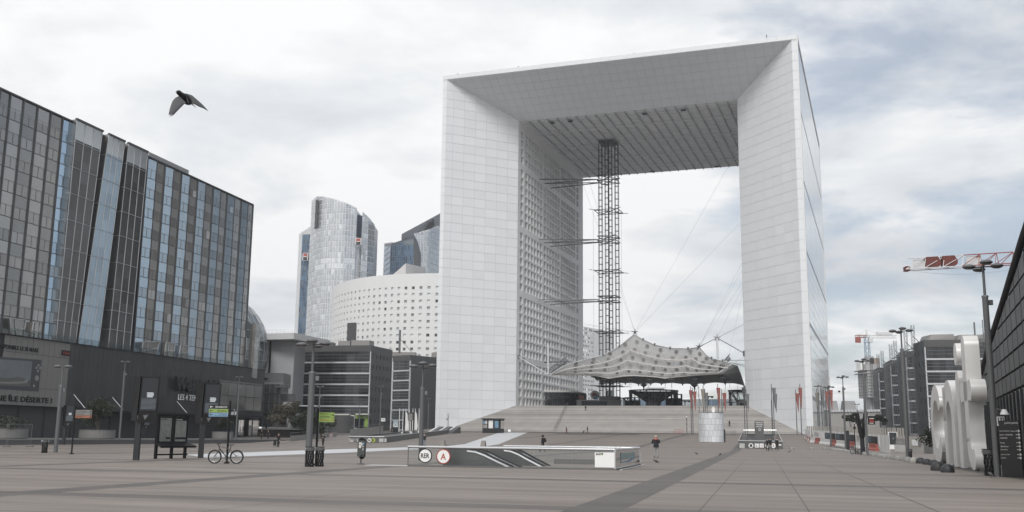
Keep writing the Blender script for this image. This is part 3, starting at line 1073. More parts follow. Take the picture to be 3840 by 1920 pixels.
for x0, x1, h in ((1185, 1240, 1.8), (1268, 1312, 2.2), (1317, 1385, 2.4)):
    p = at(x0, 1290, 296)
    q = at(x1, 1290, 296)
    P('roof_plant', MB().obox(V((p.x, p.y, at(1393, 1295, 285).z)), V((q.x - p.x, q.y - p.y, 0)), BV * 3, UP * h), roof_box, o1)
zt2 = at(1540, 1331, 317).z
o2, ex2, nf2 = office('middle dark office block with roof mast beside the arch', at(1474, 1335, 322), at(1540, 1331, 317), at(1607, 1348, 334), zt2, 7, 4, 5, 'dark office blocks by the arch')
p = at(1500, 1320, 326)
mast = MB().obox(V((p.x - 3, p.y, zt2)), V((8, 0, 0)), V((0, 4, 0)), UP * 1.6)
P('roof_plant', mast, roof_box, o2)
b_ = V((p.x - .2, p.y, zt2 + 1.5))
P('roof_mast', MB().tube(b_, b_ + UP * 7.2, .35).tube(b_ + UP * 4.5, b_ + V((4, 1, 0)), .08), steel_mid, o2)
o3, ex3, nf3 = office('narrow slice of dark office block squeezed against the arch', at(1600, 1345, 352), at(1655, 1345, 348), at(1665, 1345, 362), at(1610, 1345, 350).z, 7, 4, 3, 'dark office blocks by the arch')
p = at(1622, 1325, 352)
P('roof_drum', MB().lathe([(1.8, 0), (1.8, 2.4), (.1, 2.9)], 16, (p.x + 1.2, p.y + 3, o3.location.z + at(1610, 1345, 350).z)), roof_box, o3)
# green shop at the foot of the wide block
zg = gz(*at(1200, 1600, 288).to_2d())
shop = T('green_shopfront', 'lime green shop front at the foot of the office block', 'shop', V((at(1330, 1600, 284).x, at(1330, 1600, 284).y, zg)))
def op(x, y, Y=0, off=0):   # point on the front of the wide office
    Lp = at(1053, 1297, 290)
    return onplane(x, y, Lp + nf1 * off, nf1)
def opanel(name, par, x0, y0, x1, y1, off, mat, d=.1):
    a, b, c_ = op(x0, y1, 0, off), op(x1, y1, 0, off), op(x0, y0, 0, off)
    return P(name, MB().obox(V((a.x, a.y, a.z)) - nf1 * d, ex1 * (b - a).dot(ex1), nf1 * d, UP * (c_.z - a.z)), mat, par)
opanel('shop_fascia', shop, 1215, 1556, 1310, 1562, .7, green)
opanel('shop_fascia', shop, 1333, 1554, 1379, 1570, .7, green)
opanel('shop_wall', shop, 1366, 1570, 1379, 1602, .72, green)
opanel('shop_awning', shop, 1200, 1551, 1309, 1556, 2.2, offwhite, 1.6)
opanel('shop_awning', shop, 1333, 1551, 1379, 1555, 2.2, offwhite, 1.6)
opanel('shop_banner', shop, 1313, 1556, 1328, 1605, .9, offwhite)
opanel('shop_door', shop, 1336, 1571, 1365, 1606, .6, smoked)
opanel('door_frame', shop, 1346, 1581, 1348, 1606, .75, steel_mid)
opanel('door_frame', shop, 1362, 1579, 1364, 1606, .75, steel_mid)
a, b = op(1361, 1567, 0, .75), op(1377, 1567, 0, .75)
text(shop, 'jour', a, ex1, UP, (b - a).dot(ex1), .62, white, .03)
# kiosk like toilet block in front of it
kb = at(1290, 1610, 262)
kio = T('round_cabin', 'dark curved cabin beside the ramp in front of the green shop', 'cabin', V((kb.x, kb.y, gz(kb.x, kb.y))))
P('cabin_wall', MB().lathe([(3.3, 0), (3.3, 4.2), (3.0, 4.25), (3.0, 4.0)], 20, (kb.x - .8, kb.y, gz(kb.x, kb.y)), 0), off_wall, kio, smooth=True)
P('cabin_wing', MB().box((kb.x - 8, kb.y + .5, gz(kb.x, kb.y) + 2.05), (9.5, 4, 4.1)), M('cabin_grey', (.06, .062, .064), .5), kio)
P('cabin_door', MB().box((kb.x - 6, kb.y - 1.55, gz(kb.x, kb.y) + 1.3), (1.3, .1, 2.5)).box((kb.x - 10, kb.y - 1.55, gz(kb.x, kb.y) + 1.3), (2.2, .1, 2.5)), black, kio)
text(kio, 'COMMERCES', V((kb.x - 8.2, kb.y - 1.62, gz(kb.x, kb.y) + 3.3)), (1, 0, 0), UP, 2.6, .3, offwhite) if False else None
# grey clad hall with thin roof between dome and offices
hb = at(1010, 1400, 268)
hall = T('clad_hall', 'pale metal clad hall with thin flat roof behind the dome', 'building', V((hb.x, hb.y, .5)))
def hp(x, y, Y=268):
    return at(x, y, Y)
clad_l = M('hall_cladding', (.36, .365, .37), .45, .2, noise=.05, scale=.3)
z0, z1 = hp(1020, 1400).z, hp(1020, 1272).z
a, b = hp(1018, 1300), hp(1105, 1300)
P('hall_wall', MB().obox(V((a.x, a.y, .5)), V((b.x - a.x, 0, 0)), V((0, 14, 0)), UP * (z1 - .5)), clad_l, hall)
for k in range(9):
    panel(hall, 'wall_panel', V((a.x + .1, a.y - .05, z1 - (k + 1) * 1.5)), (1, 0, 0), UP, b.x - a.x - .2, 1.42, .05, clad_l)
a2, b2 = hp(998, 1300), hp(1009, 1300)
P('hall_wall', MB().obox(V((a2.x, a2.y - .2, .5)), V((b2.x - a2.x, 0, 0)), V((0, 10, 0)), UP * (z1 - .5)), offwhite, hall)
P('window_slot', MB().obox(V((b2.x, a2.y + .6, .5)), V((a.x - b2.x, 0, 0)), V((0, 6, 0)), UP * (z1 - .5)), black, hall)
r0, r1, r2_ = hp(1000, 1262), hp(1120, 1256), hp(1203, 1272, 262)
rz_ = hp(1060, 1256).z
P('hall_roof', MB().hexa([V((r0.x, r0.y - 3, rz_ - 1.6)), V((r1.x, r1.y - 6, rz_ - 1.6)), V((r1.x + 6, r1.y + 14, rz_ - 1.6)), V((r0.x, r0.y + 14, rz_ - 1.6))],
                         [V((r0.x, r0.y - 3, rz_)), V((r1.x, r1.y - 6, rz_)), V((r1.x + 6, r1.y + 14, rz_)), V((r0.x, r0.y + 14, rz_))]), M('roof_pale', (.5, .5, .5), .5), hall)
mb = MB()
for k in range(9):
    x = r0.x + (r1.x - r0.x) * k / 8
    mb.tube((x, r0.y - 3, rz_), (x, r0.y - 3, rz_ + 1.1), .05)
for h in (.4, .75, 1.1):
    mb.tube((r0.x, r0.y - 3, rz_ + h), (r1.x, r0.y - 3, rz_ + h), .04)
P('roof_railing', mb, steel_white, hall)
False and P('roof_column', MB().tube((r1.x - 2, r1.y - 3, .5), (r1.x - 2, r1.y - 3, rz_ - 1.5), .3, n=12), clad_l, hall)
# lower cinema volume joining the podium
lv = at(1010, 1500, 236)
cine = T('cinema_block', 'low dark glass cinema block at the end of the mall', 'building', V((lv.x, lv.y, .5)))
zc = lambda y: at(1000, y, 236).z
def cb(name, x0, x1, y0, y1, Y, mat, dp=8):
    a, b = at(x0, y1, Y), at(x1, y1, Y)
    return P(name, MB().obox(V((a.x, a.y, a.z)), V((b.x - a.x, 0, 0)), V((0, dp, 0)), UP * (at(x0, y0, Y).z - a.z)), mat, cine)
cb('upper_wall', 975, 1062, 1398, 1450, 246, M('cinema_grey', (.15, .15, .148), .6, noise=.1))
cb('window_band', 982, 1000, 1416, 1425, 245.5, black, .4)
cb('ledge', 975, 1060, 1432, 1442, 245, M('cinema_ledge', (.22, .22, .215), .6), 1)
cb('glass_wall', 962, 1046, 1440, 1600, 236, gl_dark)
for k in range(5):
    cb('glass_bar', 962 + k * 20, 963.3 + k * 20, 1440, 1600, 235.6, steel_mid, .2)
for y in (1470, 1505, 1545):
    cb('glass_bar', 962, 1046, y, y + 1.5, 235.5, steel_mid, .2)
cb('sign_box', 1046, 1088, 1476, 1560, 238, M('cinema_box', (.09, .09, .095), .5), 5)
cb('sign_frame', 1033, 1064, 1449, 1452, 234, steel_mid, 3)
cb('fretted_panel', 1060, 1104, 1507, 1545, 232, M('fret_panel', (.28, .27, .265), .6, noise=.35, scale=2.5), 3)
cb('canopy', 1104, 1186, 1520, 1523, 240, steel_white, 4)
cb('canopy_wall', 1108, 1180, 1524, 1548, 243, charcoal, 4)

# ------------------------------------------------------------------ white curved office with square windows
def SW(u, v, d=0):
    """u 0..1 along the curve, v height in metres, d depth inwards"""
    p0, p1, p2 = at(1252, 1100, 470), at(1330, 1040, 408), at(1690, 1030, 400)
    a, b = V((p0.x, p0.y, 0)), V((p2.x, p2.y, 0))
    c = V((p1.x - 14, p1.y - 6, 0))
    f = lambda s: a * (1 - s) ** 2 + c * 2 * s * (1 - s) + b * s * s
    tan = (c - a) * (1 - u) * 2 + (b - c) * u * 2
    n = V((tan.y, -tan.x, 0)).normalized()
    q = f(u) - n * d
    return V((q.x, q.y, v))
curved = T('curved_white_office', 'white curved office pierced by rows of small square windows', 'building', SW(.5, 0))
w_conc = M('white_precast', (.72, .72, .715), .6, noise=.05, scale=.08)
ztw = at(1475, 1022, 400).z
NC, NRw = 30, 17
seg = [0]
for k in range(NC):
    a = (k + .31) / NC
    b = (k + .69) / NC
    seg += [a, b]
seg.append(1)
Vw = [0]
for k in range(NRw - 1, -1, -1):
    z = ztw - 5.2 - k * 2.72
    if z > 1:
        Vw += [z - 1.15, z]
Vw.append(ztw)
mb = MB()
hl = perf(mb, seg, Vw, SW, .45)
# the notch: a tall dark doorway cut
P('curved_wall', mb, w_conc, curved)
win_d, win_l = M('precast_window', (.36, .38, .40), .3, .1, rand=.3), M('precast_window_pale', (.62, .64, .66), .4, rand=.15)  # second tone is paler, for windows with light blinds
hl.sort(key=lambda h: -parea([V(p) for p in h[1]]))
mb = MB()
for n, (ij, q) in enumerate(hl):
    dk = random.random() < .06 or (ij[0] in (23, 24, 25) and ij[1] < 9)
    if n < 300:
        P('square_window', MB().hexa([V(p) + V((0, .1, 0)) for p in q], q), sq_win if dk else (win_l if random.random() < .66 else win_d), curved)
    else:
        mb.poly(q)
P('square_window', mb, win_d, curved, kind='stuff')
rim = [SW(k / 40, 0) for k in range(41)]
mb = MB().grid([[V((p.x, p.y, ztw)) for p in rim], [V((p.x + 2, p.y + 25, ztw)) for p in rim]])
P('flat_roof', mb, w_conc, curved)
a, b = at(1300, 1280, 399), at(1331, 1280, 397)
zn0, zn1 = at(1300, 1290, 398).z, at(1316, 1210, 398).z
dd = P('deep_opening', MB().obox(V((a.x, a.y, zn0 - 3)), V((b.x - a.x, b.y - a.y, 0)), V((0, 3, 0)), UP * (zn1 - zn0 + 3)), M('opening_dark', (.06, .06, .062), .6), curved)
# sail shaped roof piece
s0, s1, s2 = at(1440, 1010, 430), at(1522, 993, 425), at(1592, 1003, 440)
zb = ztw + .3
mb = MB()
rows = []
for k in range(9):
    u = k / 8
    p = s0.lerp(s1, u)
    rows.append([V((p.x, p.y, zb + (s1.z - zb) * u ** 1.2 + .8)), V((p.x, p.y + 6, zb + (s1.z - zb) * u ** 1.2 + 1.2)), V((p.x, p.y, zb - 1.5 + 2.2 * u * 0))])
mb.grid([[r_[i] for r_ in rows] for i in (1, 0, 2)])
mb.hexa([V((s1.x, s1.y, zb - 1)), V((s2.x, s2.y, zb - 1)), V((s2.x, s2.y + 6, zb - 1)), V((s1.x, s1.y + 6, zb - 1))], [V((s1.x, s1.y, s1.z + .6)), V((s2.x, s2.y, s2.z)), V((s2.x, s2.y + 6, s2.z)), V((s1.x, s1.y + 6, s1.z + .6))])
P('roof_sail', mb, M('sail_pale', (.5, .49, .48), .5), curved)

# ------------------------------------------------------------------ glass towers far behind
tw_glass = [M('tower_pane_%s' % k, c, .15, .7, bump=.03, bscale=.2) for k, c in (('mid', (.56, .58, .60)), ('pale', (.63, .65, .66)), ('dim', (.50, .52, .54)), ('bright', (.80, .82, .84)))]
tw_bar = M('tower_mullion', (.68, .69, .70), .5)
tw_blue = [M('tower_blue_%s' % k, c, .12, .7) for k, c in (('mid', (.11, .19, .29)), ('pale', (.18, .27, .37)), ('dim', (.06, .10, .16)), ('warm', (.23, .26, .27)))]
def curtain_wall(par, base, z0, top, ncol, fh, mats, bar, wts=(5, 3, 3, 1), kind='stuff', band=None, nm='tower_panes'):
    """panes over a polyline plan 'base' (list of points); top(s) is the height at fraction s"""
    L_ = [0]
    for a, b in zip(base, base[1:]):
        L_.append(L_[-1] + (b - a).length)
    def pt(s):
        d = s * L_[-1]
        for k in range(len(base) - 1):
            if d <= L_[k + 1] + 1e-6:
                return base[k].lerp(base[k + 1], (d - L_[k]) / (L_[k + 1] - L_[k]))
        return base[-1]
    mb, fr = MB(), MB()
    back = []
    for i in range(ncol):
        s0_, s1_ = i / ncol, (i + 1) / ncol
        a, b = pt(s0_), pt(s1_)
        d = (b - a).normalized()
        n_ = d.cross(UP)
        fr.poly([a, b, V((b.x, b.y, top(s1_))), V((a.x, a.y, top(s0_)))])
        tp = min(top(s0_), top(s1_))
        z = z0
        r_ = 0
        while z < tp - .5:
            zt_ = min(z + fh, tp)
            m_ = random.choices(range(4), wts)[0]
            if band and band(s0_, z):
                m_ = 3
            q0, q1 = a + d * .28 + n_ * .22, b - d * .28 + n_ * .22
            mb.poly([V((q0.x, q0.y, z + .5)), V((q1.x, q1.y, z + .5)), V((q1.x, q1.y, zt_ - .1)), V((q0.x, q0.y, zt_ - .1))], m_)
            z += fh
    P(nm, mb, mats, par, kind=kind)
    P('tower_wall', fr, bar, par)
YT = 690
def tp_(x, y, Y=YT):
    return at(x, y, Y)
def flat(p):
    return V((p.x, p.y, 0))
twA = T('curved_glass_tower', 'tall pale glass tower with curved sliced top', 'tower', flat(tp_(1280, 830)), group='glass towers behind the offices')
xs_ = [(1166, 712), (1185, 697), (1215, 688), (1250, 684), (1290, 684), (1337, 688)]
basea = [flat(tp_(x, 830, Y)) for x, Y in xs_]
def topA(s):
    q = [(0, 726), (.16, 726), (.32, 728), (.5, 738), (.68, 752), (.84, 766), (1, 781)]
    for (a, ya), (b, yb) in zip(q, q[1:]):
        if s <= b + 1e-6:
            return tp_(1250, ya + (yb - ya) * (s - a) / (b - a), 690).z
curtain_wall(twA, basea, 0, topA, 26, 3.9, tw_glass, tw_bar, band=lambda s, z: (.35 < s < .98 and abs(z - 117) < 3.9 and random.random() < .85) or random.random() < .008)
wallbox('tower_core', twA, [basea[0] + V((1, 2, 0)), basea[-1] + V((-.5, 1, 0)), basea[-1] + V((0, 30, 0)), basea[0] + V((6, 30, 0))], 0, tp_(1250, 786, 690).z, tw_bar)
a, b = flat(tp_(1166, 830, 712)), flat(tp_(1192, 830, 694))
basew = [flat(tp_(1337, 830, 690)), flat(tp_(1360, 830, 694))]
wallbox('dark_slot', twA, [basew[0] + V((0, 3, 0)), basew[1] + V((0, 3, 0)), basew[1] + V((0, 28, 0)), basew[0] + V((0, 28, 0))], tp_(1345, 890).z, tp_(1345, 806, 694).z, tw_blue[2])
curtain_wall(twA, basew, 0, lambda s: tp_(1345, 890, 690).z, 3, 3.9, tw_glass, tw_bar, band=lambda s, z: False)
basew2 = [flat(tp_(1358, 830, 692)), flat(tp_(1380, 830, 697)), flat(tp_(1405, 830, 706))]
curtain_wall(twA, basew2, 0, lambda s: tp_(1358, 797 + 32 * s, 695).z, 7, 3.9, tw_glass, tw_bar, band=lambda s, z: abs(z - 117) < 3.9 and random.random() < .9)
wallbox('tower_core', twA, [basew2[0] + V((.5, 2, 0)), basew2[-1] + V((-1, 1, 0)), basew2[-1] + V((-1, 26, 0)), basew2[0] + V((.5, 26, 0))], 0, tp_(1400, 832, 700).z, tw_bar)
wallbox('dark_slot', twA, [flat(tp_(1180, 830, 694)), flat(tp_(1190, 830, 692)), flat(tp_(1190, 830, 699)), flat(tp_(1180, 830, 699))], tp_(1185, 849).z, tp_(1185, 745).z, M('slot_dark', (.04, .042, .045), .5))
logo_b = M('logo_black', (.01, .01, .01), .5)
def logo(par, x0, y0, x1, y1, Y):
    a, b = tp_(x0, y1, Y), tp_(x1, y1, Y)
    w_, h_ = b.x - a.x, tp_(x0, y0, Y).z - a.z
    lo = P('logo_panel', MB().obox(V((a.x, a.y, a.z)), V((w_, 0, 0)), V((0, 1.5, 0)), UP * h_), white, par)
    P('logo_red_half', MB().obox(V((a.x + .5, a.y - .3, a.z + h_ * .53)), V((w_ - 1, 0, 0)), V((0, .3, 0)), UP * (h_ * .42)), red, lo)
    P('logo_black_half', MB().obox(V((a.x + .5, a.y - .3, a.z + h_ * .05)), V((w_ - 1, 0, 0)), V((0, .3, 0)), UP * (h_ * .41)), logo_b, lo)
    P('logo_bar', MB().obox(V((a.x + w_ * .2, a.y - .5, a.z + h_ * .45)), V((w_ * .6, 0, 0)), V((0, .2, 0)), UP * (h_ * .08)), white, lo)
logo(twA, 1332, 893, 1354, 918, 686)
twB = T('blue_glass_tower', 'narrow blue glass tower sliver behind the curved tower', 'tower', flat(tp_(1150, 830, 740)), group='glass towers behind the offices')
bb = [flat(tp_(1124, 830, 752)), flat(tp_(1137, 830, 741)), flat(tp_(1178, 830, 738))]
curtain_wall(twB, bb[1:], 0, lambda s: tp_(1150, 878 + 2 * s, 740).z, 7, 3.9, tw_blue, M('tower_blue_bar', (.10, .14, .19), .4), wts=(5, 2, 3, 2))
wallbox('white_edge', twB, [bb[0], bb[1] + V((0, -.5, 0)), bb[1] + V((2.2, 9, 0)), bb[0] + V((2, 9, 0))], 0, tp_(1137, 868, 741).z, tw_bar)
h0 = tp_(1150, 880, 740).z
P('sloped_top', MB().hexa([bb[1] + UP * h0, bb[2] + UP * (h0 - 5), bb[2] + V((0, 25, h0 - 5)), bb[1] + V((0, 25, h0))], [bb[1] + UP * (h0 + 2.4), bb[2] + UP * (tp_(1170, 842, 740).z), bb[2] + V((0, 25, tp_(1170, 842, 740).z)), bb[1] + V((0, 25, h0 + 2.4))]), M('slope_pale', (.55, .55, .55), .5), twB)
logo(twB, 1134, 948, 1154, 977, 736)
twC = T('slanted_blue_tower', 'dark blue glass tower with slanted roof beside the arch', 'tower', flat(tp_(1540, 920, 720)), group='glass towers behind the offices')
c0, c1, c2, c3 = flat(tp_(1441, 920, 745)), flat(tp_(1466, 920, 722)), flat(tp_(1552, 920, 716)), flat(tp_(1607, 920, 722))
zc0, zc1, zc2, zc3 = tp_(1443, 916, 740).z, tp_(1468, 922, 722).z, tp_(1552, 875, 716).z, tp_(1634, 832, 722).z
bluebar = M('tower_blue_bar', (.1, .1, .1))
curtain_wall(twC, [c0, c1], 0, lambda s: zc0 + (zc1 - zc0) * s, 5, 3.9, tw_blue, bluebar)
curtain_wall(twC, [c1, c2], 0, lambda s: zc1 + (tp_(1530, 893, 717).z - zc1) * s, 12, 3.9, tw_blue, bluebar, wts=(8, 1, 4, 0), band=lambda s, z: .5 < s < .95 and abs(z - 138) < 3.9)
curtain_wall(twC, [c2, c3, flat(tp_(1655, 920, 745))], 0, lambda s: tp_(1552, 876, 716).z + (tp_(1634, 830, 722).z - tp_(1552, 876, 716).z) * min(1, s * 1.3), 14, 3.9, tw_glass, tw_bar, wts=(4, 3, 4, 0))
r_a = [c0 + UP * zc0, c1 + UP * zc1, c2 + UP * tp_(1530, 893, 717).z, c3 + UP * tp_(1634, 830, 722).z]
r_b = [p + V((2, 26, 6)) for p in r_a]
mb = MB()
for k in range(3):
    mb.hexa([r_a[k], r_a[k + 1], r_b[k + 1], r_b[k]], [p + UP * 1.5 for p in (r_a[k], r_a[k + 1], r_b[k + 1], r_b[k])])
P('slanted_roof', mb, M('tower_roof', (.08, .09, .105), .4, .3), twC)
q0, q1 = tp_(1506, 878, 745), tp_(1652, 799, 745)
P('upper_roof', MB().hexa([V((q0.x, q0.y, q0.z - 4)), V((q1.x, q1.y, q1.z - 12)), V((q1.x, q1.y + 12, q1.z - 12)), V((q0.x, q0.y + 12, q0.z - 4))], [q0, q1, q1 + V((0, 12, 0)), q0 + V((0, 12, 0))]), M('tower_roof', (0, 0, 0)), twC)
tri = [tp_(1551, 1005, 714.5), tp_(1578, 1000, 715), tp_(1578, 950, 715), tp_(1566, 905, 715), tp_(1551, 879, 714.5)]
P('painted_reflection', MB().hexa([p + V((0, 1, 0)) for p in tri], tri), M('tower_reflection_dark', (.07, .075, .08), .2, .5), twC)  # dark shape painted in for a reflection in the tower glass
# ================================================================== LIFT TOWER IN THE ARCH
def atv(px, py, v):
    return onplane(px, py, A(0, v, 0), BV)
lt = onplane(2281, 540, V((0, 0, 100.0)), UP)
lu, lv_ = (lt - O).dot(AV), (lt - O).dot(BV)
lift = T('lift_tower', 'slender open lattice lift tower standing inside the arch', 'tower', A(lu, lv_, ZD))
HB = 2.35
cable_m = M('cable_grey', (.34, .35, .36), .7)
for du, dv in ((-HB * 1.2, 0), (0, -HB), (HB * 1.2, 0), (0, HB)):
    mb = MB()
    for eu, ev in ((-.55, -.55), (.55, -.55), (.55, .55), (-.55, .55)):
        mb.tube(A(lu + du + eu, lv_ + dv + ev, ZD), A(lu + du + eu, lv_ + dv + ev, 100.2), .10, n=6)
    z = ZD + 1.5
    while z < 99:
        c = A(lu + du, lv_ + dv, z)
        for (a, b) in (((-.55, -.55), (.55, -.55)), ((.55, -.55), (.55, .55)), ((.55, .55), (-.55, .55)), ((-.55, .55), (-.55, -.55))):
            mb.beam(c + AV * a[0] + BV * a[1], c + AV * b[0] + BV * b[1], .10, .14)
        z += 2.2
    P('lattice_mast', mb, steel_dark, lift)
lv_z = [atv(2265, y, lv_).z for y in (683, 908, 1132, 1358)]
spk = [atv(2265, y, lv_).z for y in (795, 1020, 1247, 1449)]
for z in lv_z[:3] + spk:
    big = z in lv_z
    mb = MB()
    for zz in ((0, 1.6) if big else (0,)):
        for a, b in (((-1, -1), (1, -1)), ((1, -1), (1, 1)), ((1, 1), (-1, 1)), ((-1, 1), (-1, -1)), ((-1, -1), (1, 1)), ((-1, 1), (1, -1))):
            h = HB + .8
            e = 1.0 if big else 1.28
            mb.beam(A(lu + a[0] * h * e, lv_ + a[1] * h * e, z + zz), A(lu + b[0] * h * e, lv_ + b[1] * h * e, z + zz), .16, .2)
    if not big:
        for a, b in ((-1, -1), (1, -1), (1, 1), (-1, 1)):
            mb.tube(A(lu + a * HB, lv_ + b * HB, z + .1), A(lu + a * (HB + 3), lv_ + b * (HB + 3), z + .1), .09, n=6)
    P('ring_frame', mb, steel_dark, lift)
for z in lv_z[:3]:
    for v_t, v_w in ((-HB, -9), (-HB, -3), (HB, -3), (HB, 4)):
        P('strut', MB().tube(A(lu - HB - .5, lv_ + v_t, z + .5), A(SL + .1, lv_ + v_w, z + .3), .17, n=8), steel_mid, lift)
for du in (-HB - 2, HB + 2):
    P('stay_cable', MB().tube(A(lu + du * 1.1, lv_ - 2, spk[-1]), A(lu + du * 1.1, lv_ - 2, spk[0]), .035, n=4), cable_m, lift)
P('top_shade_plate', MB().box(A(lu, lv_, 100.1), (5.5, 5.5, .3), math.atan2(AV.y, AV.x)), steel_dark, lift)  # dark plate stands in for the shadow at the tower head
P('base_frame', MB().box(A(lu, lv_, ZD + .3), (8, 8, .6), math.atan2(AV.y, AV.x)), steel_dark, lift)
cabin = MB()
cabin.box(A(lu, lv_, ZD + 4.2), (2.2, 2.2, 3.0), math.atan2(AV.y, AV.x))
P('lift_cabin', cabin, smoked, lift)

# ================================================================== TENSILE CANOPY
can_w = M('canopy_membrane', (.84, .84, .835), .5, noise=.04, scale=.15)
_t = can_w.node_tree
_tr = N(_t, 'ShaderNodeBsdfTranslucent', Color=(.9, .9, .89, 1))
_mx = N(_t, 'ShaderNodeMixShader', Fac=.45)
_t.links.new(_t.nodes['Principled BSDF'].outputs[0], _mx.inputs[1])
_t.links.new(_tr.outputs[0], _mx.inputs[2])
_t.links.new(_mx.outputs[0], _t.nodes['Material Output'].inputs[0])
can_shade = M('canopy_shaded_membrane', (.26, .26, .26), .6, noise=.08, scale=.3)  # same membrane painted darker, its shade put into the colour
disc_m = M('porthole_grey', (.36, .35, .34), .3, .2, rand=.2)
strut_m = M('strut_beige', (.55, .53, .51), .45, .1)
E1 = [(2068, 1399), (2127, 1366), (2196, 1347), (2262, 1331), (2322, 1297), (2378, 1252), (2412, 1272), (2455, 1291), (2513, 1304), (2580, 1306), (2622, 1300), (2650, 1331), (2668, 1342), (2710, 1352), (2742, 1362)]
E2 = [(2070, 1403), (2125, 1403), (2185, 1404), (2235, 1407), (2284, 1417), (2335, 1409), (2375, 1407), (2420, 1409), (2460, 1412), (2494, 1417), (2540, 1411), (2580, 1408), (2615, 1405), (2660, 1402), (2704, 1400)]
E3 = [(2222, 1407), (2228, 1412), (2240, 1424), (2256, 1444), (2290, 1441), (2345, 1438), (2395, 1442), (2414, 1445), (2440, 1440), (2480, 1440), (2560, 1441), (2604, 1446), (2640, 1440), (2720, 1438), (2793, 1447)]
V1, V2, V3 = 9.0, 12.5, 58.0
e1 = [atv(x, y, V1) for x, y in E1]
e2 = [atv(x, y, V2) for x, y in E2]
e3 = [atv(x, y, V3) for x, y in E3]
canopy = T('tensile_canopy', 'white tent canopy with round portholes hung inside the arch', 'canopy', A(54, 34, ZD))
def lin(c, s):
    k = min(int(s * (len(c) - 1)), len(c) - 2)
    return c[k].lerp(c[k + 1], s * (len(c) - 1) - k)
def sag(s, t, amp=.55):
    """cushion bulges between the struts"""
    return amp * math.sin(math.pi * ((s * 14) % 1)) * math.sin(math.pi * ((t * 4) % 1))
NSG, NTG = 84, 24
rows = []
for j in range(NTG + 1):
    t = j / NTG
    row = []
    for i in range(NSG + 1):
        s = i / NSG
        q = lin(e1, s).lerp(lin(e2, s), t)
        row.append(q + UP * sag(s, t, .2))
    rows.append(row)
mb = MB().grid(rows)
P('front_membrane', mb, can_w, canopy, smooth=True)
rows = []
for j in range(9):
    t = j / 8
    row = []
    for i in range(NSG + 1):
        s = i / NSG
        q = lin(e2, s).lerp(lin(e3, s), t)
        q = q + UP * (1.2 * math.sin(math.pi * t) + .35 * abs(math.sin(math.pi * s * 14)))
        row.append(q)
    rows.append(row)
right = [lin(e2, 1), lin(e1, 1)]
P('rear_membrane', MB().grid(rows), can_shade, canopy, smooth=True)
rr = [atv(2704, 1400, V2), atv(2735, 1362, V2 + 6), atv(2766, 1371, V2 + 12), atv(2778, 1400, V2 + 20), e3[-1]]
mb = MB()
for a, b in zip(rr[1:], rr[2:]):
    mb.poly([rr[0], a, b])
mb.poly([rr[0], rr[-1], rows[4][-1]])
P('rear_membrane', mb, can_shade, canopy)
toward = V((0, -.86, -.5))
for tt in (.36, .60, .82):
    for i in range(14):
        a = lin(e1, i / 14).lerp(lin(e2, i / 14), tt) + toward * .75
        b = lin(e1, (i + 1) / 14).lerp(lin(e2, (i + 1) / 14), tt) + toward * .75
        P('chord', MB().beam(a, b, .22, .3), strut_m, canopy)
        for t2, dx in ((tt - .16, -.25), (tt + .16, .35)):
            c = lin(e1, min(1, max(0, (i + dx) / 14))).lerp(lin(e2, min(1, max(0, (i + dx) / 14))), t2) + toward * .3
            P('strut', MB().tube(a, c, .09, n=6), strut_m, canopy)
for tt, r_ in ((.14, .55), (.34, .55), (.54, .52), (.74, .5), (.90, .48)):
    for i in range(1, 14):
        s = (i + .5) / 14
        if tt < .2 and i in (0, 13):
            continue
        a = lin(e1, s).lerp(lin(e2, s), tt)
        if (lin(e1, s) - lin(e2, s)).length < 9 and tt > .8:
            continue
        n_ = ((lin(e1, s + .03) - lin(e1, s - .03)).cross(lin(e2, s) - lin(e1, s))).normalized()
        if n_.y > 0:
            n_ = -n_
        x_ = n_.cross(UP).normalized()
        y_ = n_.cross(x_)
        a = a + UP * sag(s, tt, .2) + n_ * .12
        m2 = MB().hexa(m2r(a, x_, y_, r_), m2r(a + n_ * .18, x_, y_, r_ * .96)) if False else MB().hexa(MB().ring(a, x_, y_, r_, 16), MB().ring(a + n_ * .2, x_, y_, r_ * .95, 16))
        P('porthole', m2, disc_m, canopy)
for i in range(15):
    mb = MB()
    pts = [lin(e2, i / 14).lerp(lin(e3, i / 14), k / 6) + UP * (1.2 * math.sin(math.pi * k / 6) - .25) for k in range(7)]
    P('rear_rib', mb.path(pts, .22, 6), steel_dark, canopy)
    if i % 2 and 2 < i < 14:
        for t in (.35, .7):
            c = lin(e2, (i + .5) / 14).lerp(lin(e3, (i + .5) / 14), t)
            P('hung_lamp', MB().hexa(MB().ring(c + UP * .1, V((1, 0, 0)), V((0, 1, 0)), .9, 12), MB().ring(c - UP * .1, V((1, 0, 0)), V((0, 1, 0)), .9, 12)).tube(c, c - UP * 2.2, .05, n=5), steel_white, canopy)
edge = MB().path([p + toward * .1 for p in e1], .10, 6)
P('edge_cable', edge, steel_white, canopy)
P('edge_cable', MB().path([p + toward * .3 for p in e2], .16, 6), strut_m, canopy)
for i in (3, 4, 6, 7, 8, 9, 12, 13):
    P('edge_clamp', MB().box(e1[i], (.45, .4, .6)), steel_dark, canopy)
for i in (7, 11):
    q = e3[i]
    P('low_spike', MB().lathe([(1.4, .3), (.25, -.6), (.06, -2.6)], 8, q), steel_dark, canopy)
